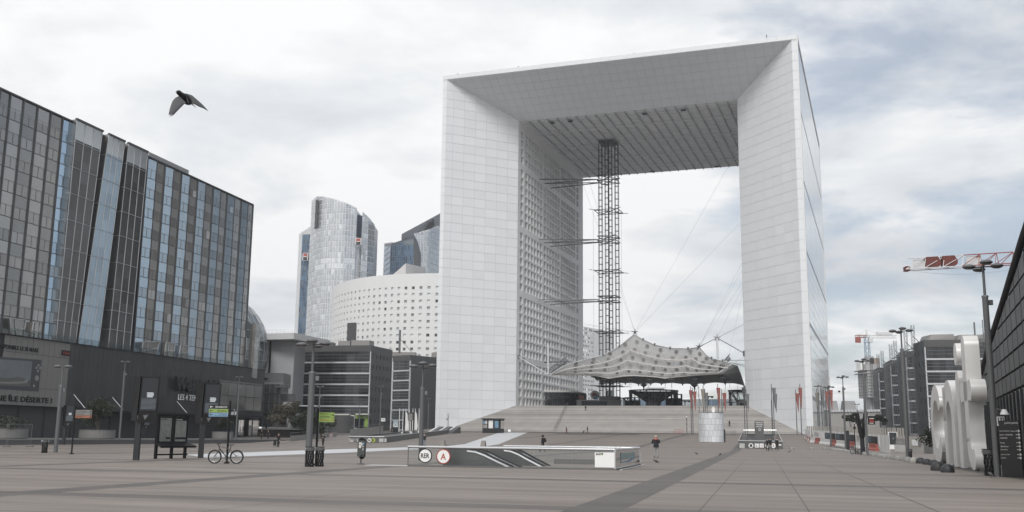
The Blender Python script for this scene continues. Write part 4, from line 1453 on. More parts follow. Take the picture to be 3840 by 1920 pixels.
# peaks, masts and end trusses
def star(p, r_=1.1):
    mb = MB()
    for a in range(5):
        th = 2 * math.pi * a / 5 + .3
        mb.tube(p, p + V((math.cos(th), .2 * math.sin(th * 2), math.sin(th))) * r_, .22, .04, n=6)
    return mb
pk1, pk2 = atv(2381, 1246, V1), atv(2622, 1300, V1)
P('peak_node', star(pk1), steel_dark, canopy)
P('peak_node', star(pk2), steel_dark, canopy)
mastR0, mastR1 = atv(2694, 1399, V1 + 2), atv(2689, 1267, V1 + 2)
P('side_mast', MB().tube(mastR0, mastR1, .3, n=10), steel_white, canopy, smooth=True)
P('peak_node', star(mastR1, 1.2), steel_mid, canopy)
mastL0, mastL1 = atv(2056, 1404, V1 + 2), atv(2055, 1287, V1 + 2)
P('side_mast', MB().tube(mastL0, mastL1, .26, n=10), steel_white, canopy, smooth=True)
P('peak_node', star(mastL1, .8), steel_mid, canopy)
def truss(p, q, h, name='end_truss', par=None, m=None, n=9, wd=.8):
    mb = MB()
    off_ = [V((0, 0, h)), BV * wd, V((0, 0, 0))]
    for o_ in off_:
        mb.tube(p + o_, q + o_, .13, n=6)
    for k in range(n):
        a, b = p.lerp(q, k / n), p.lerp(q, (k + 1) / n)
        mb.tube(a + off_[0], b, .07, n=5).tube(a, b + off_[1], .07, n=5).tube(b + off_[1], a + off_[0], .07, n=5).tube(a, a + off_[0], .07, n=5)
    return P(name, mb, m or steel_mid, par or canopy)
truss(atv(2063, 1398, V1), atv(2128, 1352, V1), 1.3)
truss(atv(2697, 1392, V1 + 1), atv(2737, 1346, V1 + 1), 1.3, m=steel_dark)
P('edge_spike', MB().tube(atv(2737, 1350, V1), atv(2736, 1338, V1), .35, .05, n=6), steel_mid, canopy)
def cab(p, q, r_=.05, nm='stay_cable', m=None):
    P(nm, MB().tube(p, q, r_, n=5), m or cable_m, canopy)
inL = lambda v, z: A(SL + .05, v, z)
inR = lambda x, y: atv(x, y, SD + .4)
wl1, wl2 = inL(SD + 1.5, atv(1946, 1336, SD).z), inL(SD + 6, atv(1965, 1342, SD).z)
for a in (wl1, wl2):
    cab(a, mastL0, .14, 'wall_strut', steel_white)
    cab(a, mastL1, .05)
P('wall_bracket', MB().box(wl1, (1.2, .8, 1.2)).box(wl2, (1.2, .8, 1.2)), steel_mid, canopy)
for k, (x, y) in enumerate(((2040, 1358), (2078, 1368))):
    P('tie_ram', MB().tube(atv(x, y, V1 + 4), atv(x + 80, y - 3, V1 + 4), .28, n=8), steel_mid, canopy)
wr1, wr2 = inR(2793, 1326), inR(2793, 1334)
P('wall_bracket', MB().box(wr1, (.9, 1, 1.6)), steel_mid, canopy)
cab(mastR1, wr1, .12, 'wall_strut', steel_mid)
cab(atv(2697, 1396, V1), wr2, .13, 'wall_strut', steel_white)
cab(mastR1, pk2, .10, 'wall_strut', steel_mid)
for q in (inR(2794, 1351), inR(2794, 1369), inR(2794, 1376)):
    cab(atv(2736, 1350 + random.uniform(-2, 10), V1), q, .09)
cab(mastR1, inR(2788, 1215), .04)
cab(mastR1, inR(2788, 1219), .04)
# long stays up to the arch
lw = lambda x, y, v: A(SL, v, atv(x, y, v).z)
for p, q in ((pk1, inL(44, atv(2190, 1182, 44).z)), (pk1, inL(40, atv(2190, 1190, 40).z)), (pk1, onplane(2730, 625, A(0, D - SD - 1, 0), BV)), (pk1, inR(2776, 835)), (pk1, A(SL + 6, 60, ZT - ST - 1)), (pk1, A(SL + 9, 60, ZT - ST - 1)),
             (pk2, inR(2783, 985)), (pk2, inR(2783, 1010)), (pk2, inR(2784, 1060)), (mastR1, inR(2786, 1075)), (atv(2730, 1350, V1), inR(2787, 1090)), (mastL1, inL(SD + 2, atv(2000, 640, SD).z)), (mastL1, inL(SD + 46, 80))):
    cab(p, q, .03)
for x0, y0, x1, y1 in ((2604, 1446, 2633, 1560), (2722, 1438, 2712, 1530), (2495, 1418, 2494, 1515), (2767, 1440, 2766, 1512)):
    p = atv(x0, y0, V3 if y0 > 1430 else V2)
    q = atv(x1, y1, 20)
    q.z = ZD if (q - O).dot(BV) > SD else q.z
    cab(p, q, .06, 'ground_stay', steel_mid)

# ================================================================== THINGS ON THE DECK
def deckpt(px, v):
    q = onplane(px, 1520, A(0, v, 0), BV)
    return V((q.x, q.y, ZD))
ptm = M('pavilion_steel', (.03, .031, .033), .4, .4)
# glass entrance against the left pier
en0, en1 = deckpt(2043, SD + 14), deckpt(2175, SD + 22)
ent = T('entrance_pavilion', 'dark glass entrance pavilion against the left pier of the arch', 'pavilion', (en0 + en1) / 2)
rad = 13.5
ctr = (en0 + en1) / 2 + BV * 9
mb, gl_ = MB(), MB()
hE = atv(2105, 1468, SD + 14).z - ZD
N_ = 14
arc = []
for k in range(N_ + 1):
    s = k / N_
    q = en0.lerp(en1, s) - BV * (4 * s * (1 - s) * 3.0)
    arc.append(q)
for k in range(N_):
    a, b = arc[k], arc[k + 1]
    d = (b - a).normalized()
    for z0_, z1_ in ((0, .45), (.47, .97)):
        P('glass_pane', MB().obox(a + UP * (z0_ * hE) + d * .05, d * ((b - a).length - .1), BV * .06, UP * ((z1_ - z0_) * hE)), smoked, ent)
    P('mullion', MB().beam(a, a + UP * hE, .14, .14), ptm, ent)
P('roof_rim', MB().path([p + UP * hE for p in arc], .3, 6), offwhite, ent)
P('back_wall', MB().hexa([en0 + BV * 6, en1 + BV * 6, en1 + BV * 8, en0 + BV * 8], [p + UP * hE for p in (en0 + BV * 6, en1 + BV * 6, en1 + BV * 8, en0 + BV * 8)]), charcoal, ent)
P('roof', MB().poly([p + UP * (hE + .1) for p in arc] + [en1 + BV * 8 + UP * (hE + .1), en0 + BV * 8 + UP * (hE + .1)]), charcoal, ent)
P('red_panel', MB().box(deckpt(2062, SD + 19) + UP * 1.6, (1.8, .2, 2.0)), M('entrance_red', (.14, .05, .035), .6), ent)
P('end_screen', MB().obox(en1 + AV * .4 - BV * 2, AV * 1.6, BV * .1, UP * (hE - .6)), clear, ent)
# round pavilions with inverted glass cones
def cone_pavilion(px, v, rt, rb, h, label, n=22):
    c = deckpt(px, v)
    t = T('round_pavilion', label, 'pavilion', c, group='round pavilions on the arch deck')
    P('roof_ring', MB().torus(c + UP * h, UP, rt, .22, 40, 6), ptm, t)
    P('roof_ring', MB().torus(c + UP * (h - .7), UP, rt, .1, 40, 5), ptm, t)
    for k in range(n):
        th = 2 * math.pi * k / n
        d = V((math.cos(th), math.sin(th), 0))
        P('cone_rib', MB().beam(c + d * rb + UP * 1.9, c + d * rt + UP * h, .10, .16), ptm, t)
        P('post', MB().tube(c + d * rt, c + d * rt + UP * h, .065, n=6), ptm, t)
    P('cone_glass', MB().lathe([(rb, 1.9), (rt - .1, h)], n, c), clear, t)
    P('drum_glass', MB().lathe([(rt - .05, 0), (rt - .05, h)], 40, c), clear, t)
    P('core_wall', MB().lathe([(rb, 0), (rb, 2.4), (0.05, 2.4)], 24, c), M('core_grey', (.11, .11, .11), .5), t)
    P('core_door', MB().box(c + V((-.6, -rb - .02, 1.2)), (2.6, .2, 2.4)), M('core_door', (.2, .195, .19), .5), t)
    return t, c
vP = SD + 26
hP = atv(2450, 1466, vP).z - ZD
rt_ = (atv(2541, 1500, vP) - atv(2361, 1500, vP)).length / 2
rp, rc = cone_pavilion(2451, vP, rt_, 2.3, hP, 'wide round glass pavilion with inverted cone roof at deck centre')
for px, w_, h_ in ((2372, 4.6, 2.9), (2530, 4.8, 3.9)):
    c = deckpt(px, vP - 9)
    mb = MB()
    for k in range(4):
        mb.obox(c + V((-w_ / 2, 0, h_ * k / 3 - .08 + .1)), (w_, 0, 0), (0, 2, 0), (0, 0, .22))
    for k in range(4):
        mb.obox(c + V((-w_ / 2 + (w_ - .2) * k / 3, 0, 0)), (.2, 0, 0), (0, 2, 0), (0, 0, h_))
    P('side_frame', mb, ptm, rp)
    P('frame_screen', MB().obox(c + V((-w_ / 2, 1.0, 0)), (w_, 0, 0), (0, .1, 0), (0, 0, h_ * .7)), charcoal, rp)
vP2 = SD + 22
rp2, rc2 = cone_pavilion(2790, vP2, 4.5, 2.2, atv(2780, 1466, vP2).z - ZD, 'small round glass pavilion half hidden by the right pier', 14)
c = deckpt(2735, vP2 - 5)
for k in range(3):
    mb = MB()
    q = c + V((k * 2.2 - 1.5, 0, 0))
    mb.obox(q, (1.9, 0, 0), (0, 1.2, 0), (0, 0, .1)).obox(q + UP * 1.5, (1.9, 0, 0), (0, 1.2, 0), (0, 0, .15))
    for dx in (0, 1.75):
        mb.obox(q + V((dx, 0, 0)), (.15, 0, 0), (0, 1.2, 0), (0, 0, 1.6))
    P('side_frame', mb, ptm if k != 2 else steel_white, rp2)
# ticket office under the lift tower
c = deckpt(2262, lv_ - 8)
tk = T('ticket_office', 'low grey ticket office with coloured panels below the lift tower', 'kiosk', c)
P('office_wall', MB().box(c + V((-1.5, 0, 1.2)), (14, 4, 2.4)), M('ticket_grey', (.33, .33, .33), .6), tk)
P('office_top', MB().box(c + V((2, 0, 2.9)), (6, 4, 1.0)), M('ticket_grey2', (.2, .2, .205), .5), tk)
P('orange_panel', MB().box(c + V((-7, -2.1, 3.1)), (1.7, .2, 1.2)), M('panel_orange', (.25, .11, .07), .5), tk)
P('blue_panel', MB().box(c + V((-2.3, -2.1, 3.1)), (1.3, .2, 1.2)), blue, tk)
P('glass_front', MB().box(c + V((-3, -2.08, 1.1)), (8, .1, 1.8)), smoked, tk)
P('roof_frame', MB().box(c + V((2, 0, 3.5)), (6.6, 4.2, .2)), ptm, tk)
c = deckpt(2231, lv_ + 4)
rs = T('round_sign', 'round white sign with red letters beside the ticket office', 'sign', c)
P('disc', MB().hexa(MB().ring(c + UP * 4.6, V((1, 0, 0)), UP, 1.5, 20), MB().ring(c + UP * 4.6 + V((0, .2, 0)), V((1, 0, 0)), UP, 1.5, 20)), white, rs)
P('red_shape', MB().box(c + V((-.4, -.1, 4.7)), (1.0, .1, .9)).box(c + V((.5, -.1, 4.4)), (.6, .1, .6)), red, rs)
P('post', MB().tube(c, c + UP * 3.2, .1), steel_mid, rs)
# glass wind screens along the far deck edge
scr_b = glass('screen_blue', (.62, .72, .82), .45, (.30, .38, .46))
scr_p = glass('screen_pale', (.85, .88, .9), .4, (.6, .62, .64))
sc = T('glass_screen', 'row of blue and pale glass panels along the far deck edge', 'screen', A(54, D + 2, ZD))
hS = atv(2600, 1497, D + 2).z - ZD
k = 0
u = SL + 3
while u < W - SL + 18:
    w_ = random.choice((1.6, 2.4, 2.4, 3.2))
    P('screen_pane', MB().obox(A(u, D + 2, ZD), AV * (w_ - .06), BV * .08, UP * hS), scr_b if random.random() < .62 else scr_p, sc)
    u += w_
# twin headed deck lamps
def deck_lamp(px, v, ytop, label, first=[None]):
    c = deckpt(px, v)
    h = atv(px, ytop, v).z - ZD
    t = T('deck_lamp', label, 'lamp', c, group='twin headed lamps on the deck')
    P('pole', MB().tube(c, c + UP * h, .13, n=8), steel_dark, t)
    P('crossbar', MB().box(c + UP * (h - .1), (3.0, .3, .2)), steel_dark, t)
    for dx in (-1.2, 0, 1.2):
        P('lamp_head', MB().lathe([(.15, -.35), (.55, 0), (.5, .12), (.05, .16)], 10, c + V((dx, 0, h - .25))), steel_dark, t)
deck_lamp(2113, SD + 5, 1486, 'twin headed lamp standing before the dark entrance pavilion')
deck_lamp(2339, SD + 20, 1491, 'twin headed lamp left of the wide round pavilion')
deck_lamp(2569, SD + 20, 1501, 'twin headed lamp right of the wide round pavilion')
deck_lamp(2656, SD + 20, 1485, 'twin headed lamp behind the white ventilation drum')
# buildings far beyond the arch
YB = 560
a, b = flat(at(2186, 1400, YB)), flat(at(2226, 1400, YB + 10))
pw = T('perforated_building', 'white building punched with dark windows beyond the left pier', 'building', a.lerp(b, .5))
zt_ = at(2220, 1224, YB).z
US, VS = [0], [0]
n_u, n_v = 7, 26
for k in range(n_u):
    US += [(k + .3) / n_u, (k + .7) / n_u]
US.append(1)
for k in range(n_v):
    VS += [zt_ * (k + .28) / n_v, zt_ * (k + .80) / n_v]
VS.append(zt_)
mb = MB()
hl = perf(mb, US, VS, lambda u, v, d: V((a.x + (b.x - a.x) * u, a.y + (b.y - a.y) * u + d, v)), .6)
P('perforated_wall', mb, white, pw)
dkm = M('far_window', (.12, .13, .14), .3)
for ij, q in hl:
    if random.random() < (.95 if ij[1] < 18 else .45):
        P('window_hole', MB().hexa([V(p) + V((0, .2, 0)) for p in q], q), dkm, pw)
P('side_wall', MB().hexa([b, b + V((14, 22, 0)), b + V((10, 24, 0)), b + V((-3, 3, 0))], [p + UP * zt_ for p in (b, b + V((14, 22, 0)), b + V((10, 24, 0)), b + V((-3, 3, 0)))]), white, pw)
def farbox(name, label, x0, x1, yt, Y, mat, dp=25, cat='building', rows_=0):
    a, b = at(x0, yt, Y), at(x1, yt, Y)
    t = T(name, label, cat, V(((a.x + b.x) / 2, Y, 0)))
    P('block_wall', MB().obox(V((a.x, Y, -1)), V((b.x - a.x, 0, 0)), V((0, dp, 0)), UP * (a.z + 1)), mat, t)
    mb = MB()
    for k in range(rows_):
        z = a.z - 2.4 - k * 3.4
        mb.obox(V((a.x + .8, Y - .15, z)), V((b.x - a.x - 1.6, 0, 0)), V((0, .2, 0)), UP * 1.3)
    if rows_:
        P('window_band', mb, dkm, t)
    return t
far_w = M('far_pale', (.60, .61, .62), .7)
farbox('far_block', 'small pale block between perforated building and lift tower', 2226, 2244, 1486, 620, far_w, rows_=2)
farbox('far_block', 'distant hazy white block above the round pavilion', 2430, 2492, 1452, 1100, far_w, rows_=3)
farbox('far_block', 'grey glazed shed right of the lift tower base', 2318, 2336, 1490, 560, far_w, rows_=1)
# ================================================================== RIGHT: offices, building site, cranes, dark hall
grp = 'dark stepped office blocks on the right'
def rblock(label, cx, cy, Yc, rx, ry, Yr, lx, ly, Yl, ncol):
    return office(label, at(cx, cy, Yc), at(rx, ry, Yr), at(lx, ly, Yl), at(cx, cy, Yc).z, 7, ncol, 3, grp)
ra, exa, nfa = rblock('nearest dark office block behind the white letters', 3464, 1275, 253, 3740, 1269, 249, 3424, 1291, 264, 11)
rblock('second dark office block, just left of the nearest one', 3394, 1317, 286, 3470, 1317, 283, 3361, 1333, 300, 4)
rblock('third dark office block, between two taller neighbours', 3337, 1351, 319, 3400, 1351, 316, 3312, 1365, 335, 4)
rblock('farthest dark office block next to the unfinished tower', 3292, 1379, 353, 3345, 1379, 350, 3272, 1384, 366, 3)
zA = at(3464, 1275, 253).z
for x0, x1 in ((3478, 3578), (3585, 3704)):
    p, q = at(x0, 1275, 258), at(x1, 1275, 256)
    P('roof_plant', MB().hexa([V((p.x, p.y, zA)), V((q.x, q.y, zA)), V((q.x, q.y + 6, zA)), V((p.x, p.y + 6, zA))], [V((p.x + 1, p.y, zA + 1.9)), V((q.x, q.y, zA + 1.9)), V((q.x, q.y + 6, zA + 1.9)), V((p.x + 1, p.y + 6, zA + 1.9))]), roof_box, ra)
def lattice(mb, p, q, w_, seg, r_=.07, up=None):
    p, q = V(p), V(q)
    d = (q - p).normalized()
    a = d.cross(up or (UP if abs(d.z) < .9 else V((0, 1, 0)))).normalized()
    b = a.cross(d)
    c = [(a + b) * w_ / 2, (a - b) * w_ / 2, (-a - b) * w_ / 2, (b - a) * w_ / 2]
    for o in c:
        mb.tube(p + o, q + o, r_, n=5)
    n = max(1, int((q - p).length / seg))
    for k in range(n):
        s, t = p.lerp(q, k / n), p.lerp(q, (k + 1) / n)
        for i in range(4):
            mb.tube(s + c[i], s + c[(i + 1) % 4], r_ * .6, n=4)
            mb.tube(s + c[i], t + c[(i + 1) % 4], r_ * .6, n=4)
    return mb
hoists = [(3441, 1219, 262, 'tallest hoist mast on the nearest dark block'), (3413, 1242, 268, 'hoist mast just left of the tallest one'), (3371, 1277, 292, 'hoist mast on the second dark block, right one'), (3354, 1291, 298, 'hoist mast on the second dark block, left one'), (3320, 1315, 326, 'hoist mast on the third dark block, right one'), (3304, 1328, 332, 'hoist mast on the third dark block, left one'), (3277, 1346, 362, 'hoist mast on the farthest dark block')]
for x, yt, Y, lab in hoists:
    b = at(x, 1560, Y)
    b.z = gz(b.x, b.y)
    t_ = at(x, yt, Y)
    hm = T('hoist_mast', lab, 'mast', b, group='hoist masts of the building site')
    P('mast_frame', lattice(MB(), b, V((b.x, b.y, t_.z)), .7, 1.5, .045), steel_mid, hm)
    if 'tallest' in lab or 'right' in lab:
        P('mast_arm', MB().beam(V((b.x, b.y, t_.z - 6)), V((b.x - 3.2, b.y + 2, t_.z - 7.2)), .25, .3).beam(V((b.x, b.y, t_.z - 3)), V((b.x + 1.6, b.y - 1, t_.z - 5)), .15, .2), steel_mid, hm)
# unfinished concrete tower and its crane
YU = 620
un = T('unfinished_tower', 'unfinished concrete tower frame beside the blue crane', 'building', flat(at(3245, 1400, YU)))
rawc = M('raw_concrete', (.36, .355, .35), .8, noise=.15, scale=.2)
a, b = at(3258, 1490, YU), at(3300, 1490, YU)
zt_ = at(3250, 1388, YU).z
wd = b.x - a.x
nfl = 10
for k in range(nfl):
    z = zt_ * .0 + a.z + (zt_ - a.z) * k / (nfl - 1)
    P('floor_slab', MB().obox(V((a.x - 2.2 * (k > 7), YU, z)), V((wd + 2, 0, 0)), V((0, 18, 0)), UP * .55), rawc, un)
    if k < nfl - 1:
        for i in range(5):
            P('column', MB().obox(V((a.x + .1, YU + 2 + i * 3.6, z + .5)), V((.7, 0, 0)), V((0, 1.3, 0)), UP * ((zt_ - a.z) / (nfl - 1) - .5)), rawc, un)
        for i in range(6):
            P('column', MB().obox(V((a.x + wd * i / 5, YU + .5, z + .5)), V((1.1, 0, 0)), V((0, .7, 0)), UP * ((zt_ - a.z) / (nfl - 1) - .5)), rawc, un)
P('core_wall', MB().obox(V((a.x + 2.5, YU + 6, 0)), V((wd - 3, 0, 0)), V((0, 6, 0)), UP * (zt_ + 9)), M('tower_core_concrete', (.34, .34, .34), .8), un)  # core wall in one plain mid grey
P('sheeting', MB().obox(V((a.x - 1, YU + 9, zt_)), V((3, 0, 0)), V((0, 8, 0)), UP * (at(3240, 1353, YU).z - zt_)), white, un)
P('upper_core', MB().obox(V((a.x + 1, YU + 5, zt_)), V((8, 0, 0)), V((0, 10, 0)), UP * (at(3240, 1362, YU).z - zt_)), rawc, un)
P('formwork', MB().obox(V((a.x + 4, YU + 6, zt_)), V((6, 0, 0)), V((0, 6, 0)), UP * (at(3290, 1340, YU).z - zt_)), M('formwork_brown', (.28, .22, .18), .8), un)
# far crane
YC = 640
cb_, ct_ = flat(at(3262, 1500, YC)), at(3262, 1262, YC)
cr = T('tower_crane', 'distant tower crane with blue mast and red and white jib', 'crane', cb_, group='tower cranes')
lat_b, lat_r, lat_w = M('crane_blue', (.14, .25, .36), .5), M('crane_red', (.30, .075, .05), .5), M('crane_white', (.66, .66, .66), .5)
P('mast', lattice(MB(), cb_, V((cb_.x, cb_.y, ct_.z)), 2.6, 3.8, .17), lat_b, cr)
jl, jr, jm = at(3208, 1263, YC), at(3362, 1264, YC), V((cb_.x, cb_.y, ct_.z))
P('counter_jib', lattice(MB(), V((jl.x, cb_.y, ct_.z)), jm, 1.5, 3.4, .17), lat_r, cr)
P('jib', lattice(MB(), jm, V((jr.x, cb_.y, ct_.z)), 1.6, 4.5, .12), lat_w, cr)
P('counterweight', MB().box((jl.x + 1.5, cb_.y, ct_.z - 2.2), (3, 2, 3.6)), lat_r, cr)
P('cab', MB().box((cb_.x + 2, cb_.y - 1, ct_.z - 2.4), (2.6, 2.2, 2.8)), lat_w, cr)
P('apex', MB().tube(jm, jm + UP * 4.5, .9, .2, n=6), lat_w, cr)
P('pendant', MB().tube(jm + UP * 4.3, V((jl.x + 2, cb_.y, ct_.z + 1)), .1, n=4).tube(jm + UP * 4.3, V((jm.x * .5 + jr.x * .5, cb_.y, ct_.z + 1)), .1, n=4), lat_w, cr)
P('jib_block', MB().box((jm.x + (jr.x - jm.x) * .6, cb_.y, ct_.z + 2), (10, 1.5, 1.6)), lat_w, cr)
# near crane
YK = 175
k0, k1 = at(3406, 1012, YK), at(3803, 990, YK - 12)
k2 = k0 + (k1 - k0) * 2.1
base = V((k2.x, k2.y, gz(k2.x, k2.y)))
ck = T('tower_crane', 'near red and white crane jib reaching from behind the dark hall', 'crane', base, group='tower cranes')
hj = abs(at(3600, 984, YK).z - at(3600, 960, YK).z) * 1.75
def jib(p, q, m, nm, n):
    d = (q - p)
    h = UP * hj
    sd_ = d.cross(UP).normalized() * 1.0
    mb = MB()
    tp = [p + h, q + h]
    mb.tube(tp[0], tp[1], .09, n=6)
    for s in (-1, 1):
        mb.tube(p + sd_ * s, q + sd_ * s, .09, n=6)
    for k in range(n):
        a, b = p + d * (k / n), p + d * ((k + 1) / n)
        for s in (-1, 1):
            mb.tube(a + sd_ * s, b + h, .06, n=5)
            mb.tube(b + sd_ * s, b + h, .055, n=5)
        mb.tube(a + sd_, a - sd_, .05, n=4)
    P(nm, mb, m, ck)
split_ = .548
ks = k0 + (k1 - k0) * split_
jib(k0, ks, lat_w, 'counter_jib', 3)
jib(ks, k1, lat_r, 'jib_section', 3)
jib(k1, k2, lat_w, 'jib_section', 4)
P('end_block', MB().box(k0 + V((-.25, 0, .15)), (.7, 1.4, .8)), M('crane_dark_red', (.14, .03, .02), .5), ck)
dirj = (k1 - k0).normalized()
for f in (.175, .335):
    c = k0 + (k1 - k0) * f + UP * hj * .12
    L_ = 2.45
    pts = [c, c + dirj * L_ * .86, c + dirj * L_ + UP * .35, c + dirj * L_ + UP * hj * .45, c + dirj * L_ * .8 + UP * hj * .88, c + UP * hj * .88]
    P('counterweight', MB().hexa([p + V((0, -.55, 0)) for p in pts], [p + V((0, .55, 0)) for p in pts]), M('crane_block_red', (.15, .04, .03), .6, noise=.3), ck)
for f in (.06, .58):
    c = k0 + (k1 - k0) * f + UP * hj * .14
    pl = MB()
    for r_ in range(4):
        pl.obox(c + V((0, .3, hj * .19 * r_)), dirj * 2.3, V((0, .1, 0)), UP * hj * .17)
    P('white_plate', pl, lat_w, ck)
P('mast', lattice(MB(), base, V((base.x, base.y, k2.z)), 2.0, 2.2, .12), lat_r, ck)
mb = MB()
q0 = k0 + V((0, -.3, -.2))
pts = [q0.lerp(k1 + V((0, -.3, -.9)), k / 12) - UP * (.75 * math.sin(math.pi * k / 12)) for k in range(13)]
P('slack_cable', mb.path(pts, .018, 4), cable_m, ck)
# distant low hall and walls at the end of the street
lw_ = T('low_hall', 'long low pale hall with ribbed roof at the street end', 'building', flat(at(3180, 1600, 330)))
a, b = at(3105, 1585, 330), at(3300, 1590, 318)
zt_ = at(3180, 1545, 325).z
P('hall_wall', MB().hexa([V((a.x, a.y, 2)), V((b.x, b.y, 2)), V((b.x, b.y + 18, 2)), V((a.x, a.y + 18, 2))], [V((a.x, a.y, zt_)), V((b.x, b.y, zt_)), V((b.x, b.y + 18, zt_)), V((a.x, a.y + 18, zt_))]), M('hall_beige', (.42, .40, .38), .7, noise=.05), lw_)
mb = MB()
for k in range(16):
    s = k / 16
    p = a.lerp(b, s)
    mb.box((p.x + .5, p.y, zt_ + .35), (.8, 2, .7))
P('roof_ribs', mb, steel_white, lw_)
P('hall_roof', MB().box(((a.x + b.x) / 2, a.y + 9, zt_ + .6), (abs(b.x - a.x), 16, .3)), steel_white, lw_)
for x in (3115, 3182):
    p = at(x, 1540, 334)
    P('roof_vent', MB().box((p.x, p.y, zt_ + 2.2), (4.4, 3, 3.2), tx=.8), M('vent_grey', (.33, .33, .33), .7), lw_)
P('loading_door', MB().obox(V((a.x + 2, a.y - .1, 2.6)), V((10, -.6, 0)), V((0, .1, 0)), UP * 2.6), M('door_grey', (.16, .155, .15), .7), lw_)  # loading door in one plain warm grey

# ------------------------------------------------------------------ dark shingled hall at the right edge
hx0 = gnd(3690, 1727)
HPt = V((hx0.x, hx0.y, 0))
hd = V((-.36, -.933, 0)).normalized()      # towards the camera along the wall
hn = V((-hd.y * -1, hd.x * -1, 0))
hn = V((-.933, .36, 0)).normalized()       # faces the plaza
def hpt(px, py):
    return onplane(px, py, HPt, hn)
dark_tile = M('slate_tile', (.044, .045, .047), .5, .1, noise=.2, scale=.8, rand=.28, bump=.06, bscale=4)
hall2 = T('dark_vaulted_hall', 'dark slate clad hall wall with sloping shell edge at right', 'hall', HPt)
edge_px = [(3686, 1400), (3715, 1290), (3733, 1236), (3765, 1140), (3802, 1023), (3840, 903), (3895, 745)]
ep = [hpt(*p) for p in edge_px]
T_ = lambda p: (p - HPt).dot(hd)
poly = [(T_(p), p.z) for p in ep]
tmax = poly[-1][0] + 1
def shell(t):
    for (a, za), (b, zb) in zip(poly, poly[1:]):
        if a <= t <= b:
            return za + (zb - za) * (t - a) / (b - a)
    return poly[0][1] if t < poly[0][0] else poly[-1][1]
body = [(poly[0][0], 0)] + [(tmax + 6, 0), (tmax + 6, poly[-1][1] + 3)] + [(t, z) for t, z in reversed(poly)]
w3 = lambda t, z, d=0: V((HPt.x, HPt.y, z)) + hd * t + hn * d
P('hall_core', MB().hexa([w3(t, z, -.12) for t, z in body], [w3(t, z, -14) for t, z in body]), black, hall2)
cw_, ch_ = 2.9, 1.1
tiles, t_seen = [], T_(hpt(3846, 1200))
n_ = 0
t = poly[0][0]
while t < tmax + 4:
    z = 4.6
    while z < 40:
        q = [(t + .16, z + .07), (t + cw_ - .16, z + .07), (t + cw_ - .16, z + ch_ - .07), (t + .16, z + ch_ - .07)]
        full = list(q)
        for (a, za), (b, zb) in zip(poly, poly[1:]):
            q = clip(q, lambda p: za + (zb - za) * (p[0] - a) / (b - a) - .25 - p[1])
            if len(q) < 3:
                break
        if len(q) >= 3:
            tiles.append((t > t_seen, -t, [w3(a, b, -.08) for a, b in q], [w3(a, b, .05) for a, b in q]))
        z += ch_
    if t > poly[0][0] + .5:
        P('wall_rib', MB().obox(w3(t - .05, 4.6, -.02), hd * .07, hn * .07, UP * max(.2, shell(t) - 4.9)), M('rib_slate', (.05, .051, .053), .5), hall2)
    t += cw_
tiles.sort(key=lambda k: k[:2])
mb = MB()
for k, (_, _, lo, hi) in enumerate(tiles):
    if k < 300:
        P('wall_tile', MB().hexa(lo, hi), dark_tile, hall2)
    else:
        mb.hexa(lo, hi)
P('wall_tile', mb, dark_tile, hall2, kind='stuff')
P('shell_edge', MB().path([p + hn * .1 for p in ep], .2, 10), black, hall2, smooth=True)
P('base_wall', MB().obox(w3(poly[0][0], 0, -.1), hd * (tmax + 6 - poly[0][0]), hn * .14, UP * 4.5), M('base_dark', (.014, .0145, .016), .25), hall2)
for k in range(14):
    P('base_mullion', MB().obox(w3(poly[0][0] + .4 + k * 2.2, 0, .04), hd * .1, hn * .1, UP * 4.5), steel_dark, hall2)
b0 = at(3655, 1240, 120)
mb = MB().tube(V((b0.x, b0.y, b0.z - 2)), b0 + UP * 1, .1).box(b0 + V((.8, 0, -1.2)), (2, 1, .5)).tube(b0 + V((0, 0, -1)), b0 + V((2.6, 0, .6)), .06).tube(b0 + V((1, 0, -2)), b0 + V((1, 0, 1.3)), .06)
P('roof_gantry', mb, steel_mid, hall2)
# ground floor directory board
d0, d1 = at(3755, 1727, 47), at(3832, 1727, 46.4)
zb0, zb1 = at(3790, 1727, 46.7).z, at(3790, 1577, 46.7).z
bd = T('directory_board', 'tall black directory board with white lines and arrows', 'sign', V(((d0.x + d1.x) / 2, (d0.y + d1.y) / 2, 0)))
dx_ = (d1 - d0).to_2d()
dx_ = V((dx_.x, dx_.y, 0))
L_ = dx_.length
dxn = dx_.normalized()
dn = dxn.cross(UP)
P('board', MB().obox(V((d0.x, d0.y, 0)), dx_, -dn * .18, UP * (zb1)), M('board_black', (.008, .008, .009), .3), bd)
hh = zb1 - zb0
lines = [('porte parvis', .93, .30, .95, 1.1), ('FNAC DECATHLON  16 Magasins', .745, .02, .78, .55), ('habitat   MONOPRIX', .655, .02, .66, .55), ('restaurants', .575, .02, .38, .55), ('Poste', .455, .02, .24, .55), ('distributeur', .365, .02, .42, .55), ('pharmacie', .28, .02, .36, .55), ('porte jardin', .16, .02, .44, .55), ('parking', .075, .02, .24, .55)]
for s, f, x0, x1, sc_ in lines:
    text(bd, s, V((d0.x, d0.y, zb0 + hh * (f - .03))) + dxn * (L_ * x0) + dn * .012, dxn, UP, L_ * (x1 - x0), hh * .05 * sc_ * 1.2, offwhite, .01)
